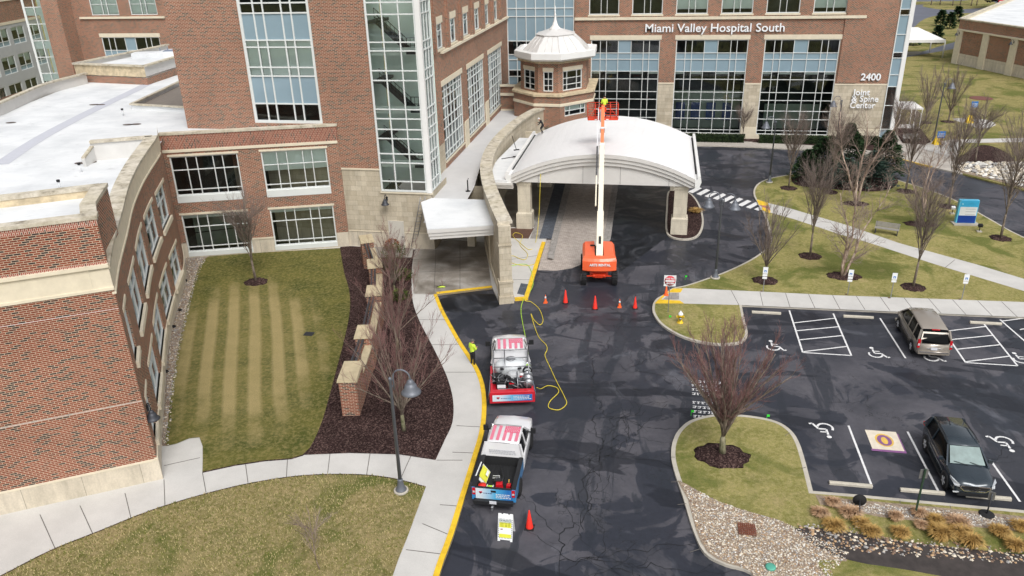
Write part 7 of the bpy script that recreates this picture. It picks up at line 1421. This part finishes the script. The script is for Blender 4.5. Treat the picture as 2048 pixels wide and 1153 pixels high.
b = MB(); [b.box((fz.x + x, fz.y - D2 - .006, fz.z + .03), (.2, .01, .07)) for x in (-.55, .35)]; b.build('platform_decal', SWH, bl)
# ---------------------------------------------------------------- people
SKIN = plain('skin', (196, 148, 122), .6, var=.04); HAIR = plain('dark_hair', (40, 32, 28), .8); HIV = plain('hi_vis_lime_jacket', (206, 236, 70), .7, var=.06, scale=6); BLKC = plain('black_clothes', (26, 27, 32), .85, var=.15); NAVY = plain('navy_trousers', (38, 46, 66), .85, var=.1); HATW = plain('white_cap', (220, 220, 220), .6)
def person(label, loc, rz, J, top, bottom, hat, cap=True):
    "J: joint positions in metres; one continuous skinned body"
    t = thing('person', label, 'person', loc, rz); me = D.meshes.new('body'); n = list(J); idx = {k: i for i, k in enumerate(n)}
    rad_ = dict(pelvis=.15, spine=.135, chest=.165, neck=.06, head=.085, crown=.09, chin=.075, shL=.085, shR=.085, elL=.05, elR=.05, wrL=.034, wrR=.034, palL=.04, palR=.04, hipL=.105, hipR=.105, knL=.068, knR=.068, anL=.045, anR=.045, toL=.042, toR=.042)
    E = [('pelvis', 'spine'), ('spine', 'chest'), ('chest', 'neck'), ('neck', 'head'), ('head', 'crown')]
    for s_ in 'LR': E += [('chest', 'sh' + s_), ('sh' + s_, 'el' + s_), ('el' + s_, 'wr' + s_), ('wr' + s_, 'pal' + s_), ('pelvis', 'hip' + s_), ('hip' + s_, 'kn' + s_), ('kn' + s_, 'an' + s_), ('an' + s_, 'to' + s_)]
    me.from_pydata([J[k] for k in n], [(idx[a], idx[c_]) for a, c_ in E], []); o = D.objects.new('body_rig', me); COL.objects.link(o)
    sk = o.modifiers.new('skin', 'SKIN'); 
    for i, k in enumerate(n): v = me.skin_vertices[0].data[i]; v.radius = (rad_[k], rad_[k] * (.72 if k in ('pelvis', 'spine', 'chest') else 1)); v.use_root = (k == 'pelvis')
    sb_ = o.modifiers.new('sub', 'SUBSURF'); sb_.levels = 1; sb_.render_levels = 1
    bpy.context.view_layer.update(); m2 = D.meshes.new_from_object(o.evaluated_get(bpy.context.evaluated_depsgraph_get())); D.objects.remove(o)
    bm = bmesh.new(); bm.from_mesh(m2)
    def add_tube(pts, rs, n_=5):
        b_ = MB(); b_.tube(pts, rs, n_); vs = [bm.verts.new(v) for v in b_.v]
        for f_ in b_.f:
            try: bm.faces.new([vs[k] for k in f_])
            except ValueError: pass
    for s_ in 'LR':
        p = Vector(J['pal' + s_]); d = (p - Vector(J['wr' + s_])).normalized(); sd = d.cross(Vector((0, 0, 1)))
        sd = sd.normalized() if sd.length > .1 else Vector((1, 0, 0)); dn_ = d.cross(sd)
        for k, ln in enumerate((.06, .075, .07, .055)): q = p + sd * (.024 * (k - 1.5)); add_tube([q - d * .01, q + d * ln * .55 + dn_ * .008, q + d * ln + dn_ * .03], [.010, .009, .006])
        add_tube([p - d * .02 + sd * .03, p + sd * .06 + d * .015, p + sd * .07 + d * .045], [.012, .010, .008])
    # face
    hd = Vector(J['crown']) * .5 + Vector(J['head']) * .5; fw = Vector((0, 1, 0)) if 'face' not in J else Vector(J['face'])
    bm.to_mesh(m2); bm.free(); m2.materials.clear()
    for mt in (SKIN, top, bottom, BLK): m2.materials.append(mt)
    pz, nz = Vector(J['pelvis']), Vector(J['neck'])
    def near(p, a, c_): a, c_ = Vector(J[a]), Vector(J[c_]); ab = c_ - a; q = max(0, min(1, (p - a).dot(ab) / ab.length_squared)); return (p - (a + ab * q)).length
    for f_ in m2.polygons:
        p = f_.center; best = min(((near(p, a, c_), a, c_) for a, c_ in E), key=lambda x: x[0]); k = best[2]
        f_.material_index = 0 if k in ('head', 'crown') or k[:3] == 'pal' else 2 if k[:3] in ('hip', 'knL', 'knR', 'anL', 'anR') or k[:2] in ('kn', 'an', 'hi') else 3 if k[:2] == 'to' else 1
        if min(near(p, 'wrL', 'palL'), near(p, 'wrR', 'palR')) < .045 and k[:2] in ('wr', 'pa'): f_.material_index = 0
        f_.use_smooth = True
    bo = D.objects.new('body', m2); COL.objects.link(bo); bo.parent = t
    c_ = Vector(J['crown']); hd = c_ * .55 + Vector(J['head']) * .45; fw = fw.normalized(); sdv = fw.cross(Vector((0, 0, 1))).normalized()
    b = MB()
    for q, r in ((hd + fw * .088, .014), (hd + fw * .098 - Vector((0, 0, .018)), .012)): b.tube([q - Vector((0, 0, .012)), q + Vector((0, 0, .012))], [r * 1.2, r * .7], 6)
    for s_ in (-1, 1): b.tube([hd + sdv * s_ * .086 - Vector((0, 0, .02)), hd + sdv * s_ * .09 + Vector((0, 0, .02))], .014, 6)
    b.build('nose_and_ears', SKIN, t); b = MB(); [b.tube([hd + fw * .083 + sdv * s_ * .03 + Vector((0, 0, .025)), hd + fw * .09 + sdv * s_ * .03 + Vector((0, 0, .025))], .009, 6) for s_ in (-1, 1)]; b.build('eye', BLK, t)
    b = MB(); b.tube([hd + fw * .08 - sdv * .022 - Vector((0, 0, .05)), hd + fw * .08 + sdv * .022 - Vector((0, 0, .05))], .006, 5); b.build('mouth', REDL, t)
    b = MB(); cc = c_ + Vector((0, 0, -.02)); b.lathe(cc, [(.1, -.03), (.103, .02), (.085, .07), (.045, .1), (.01, .108)], 14)
    if cap: b.loft([[tuple(cc + fw * (.07 + .1 * math.cos(a)) + sdv * .08 * math.sin(a) + Vector((0, 0, z_))) for a in [k * math.pi / 5 - math.pi / 2 for k in range(6)]] for z_ in (-.02, -.008)], sm=False)
    b.build('cap' if cap else 'hair', hat, t); return t
J = dict(pelvis=(0, 0, .92), spine=(0, .0, 1.1), chest=(0, .01, 1.32), neck=(0, .02, 1.48), head=(0, .04, 1.56), crown=(0, .05, 1.68), shL=(-.19, .01, 1.4), elL=(-.25, .02, 1.13), wrL=(-.12, .24, 1.1), palL=(-.06, .3, 1.13), shR=(.19, .01, 1.4), elR=(.25, .04, 1.13), wrR=(.12, .25, 1.14), palR=(.05, .3, 1.16), hipL=(-.1, 0, .88), knL=(-.11, .02, .5), anL=(-.11, -.01, .09), toL=(-.13, .16, .04), hipR=(.1, 0, .88), knR=(.11, .03, .5), anR=(.12, .0, .09), toR=(.15, .17, .04))
px_ = at(946, 733, .0); person('person in a lime hi-vis jacket, black trousers and cap standing beside the equipment truck', (px_[0], px_[1], .01), rad(-35), J, HIV, BLKC, plain('grey_cap', (90, 88, 84), .8))
J2 = dict(J, wrL=(-.2, .3, 1.12), palL=(-.19, .37, 1.12), wrR=(.2, .3, 1.12), palR=(.19, .37, 1.12)); q = Matrix.Rotation(rad(6), 3, 'Z') @ fz * 1.02 + Vector(bl.location)
person('person in a lime hi-vis jacket standing in the raised lift basket', (q.x + .12, q.y - .02, q.z + .15), rad(20), J2, HIV, NAVY, HAIR, False)
J3 = dict(J, pelvis=(0, -.05, .78), spine=(0, .05, .95), chest=(0, .17, 1.12), neck=(0, .26, 1.24), head=(0, .31, 1.3), crown=(0, .36, 1.4), shL=(-.19, .17, 1.18), elL=(-.28, .3, .95), wrL=(-.2, .5, .85), palL=(-.16, .56, .82), shR=(.19, .17, 1.18), elR=(.3, .25, .95), wrR=(.26, .5, .95), palR=(.22, .57, .95), hipL=(-.1, -.05, .75), knL=(-.18, .18, .42), anL=(-.2, -.05, .09), toL=(-.23, .12, .04), hipR=(.1, -.05, .75), knR=(.16, .2, .44), anR=(.15, .02, .09), toR=(.18, .18, .04))
pr_ = at(1079, 264, 5.55); person('person dressed in black with a white helmet crouching on the white canopy roof', (pr_[0] + .3, pr_[1], 5.42), rad(100), J3, BLKC, BLKC, HATW, False)
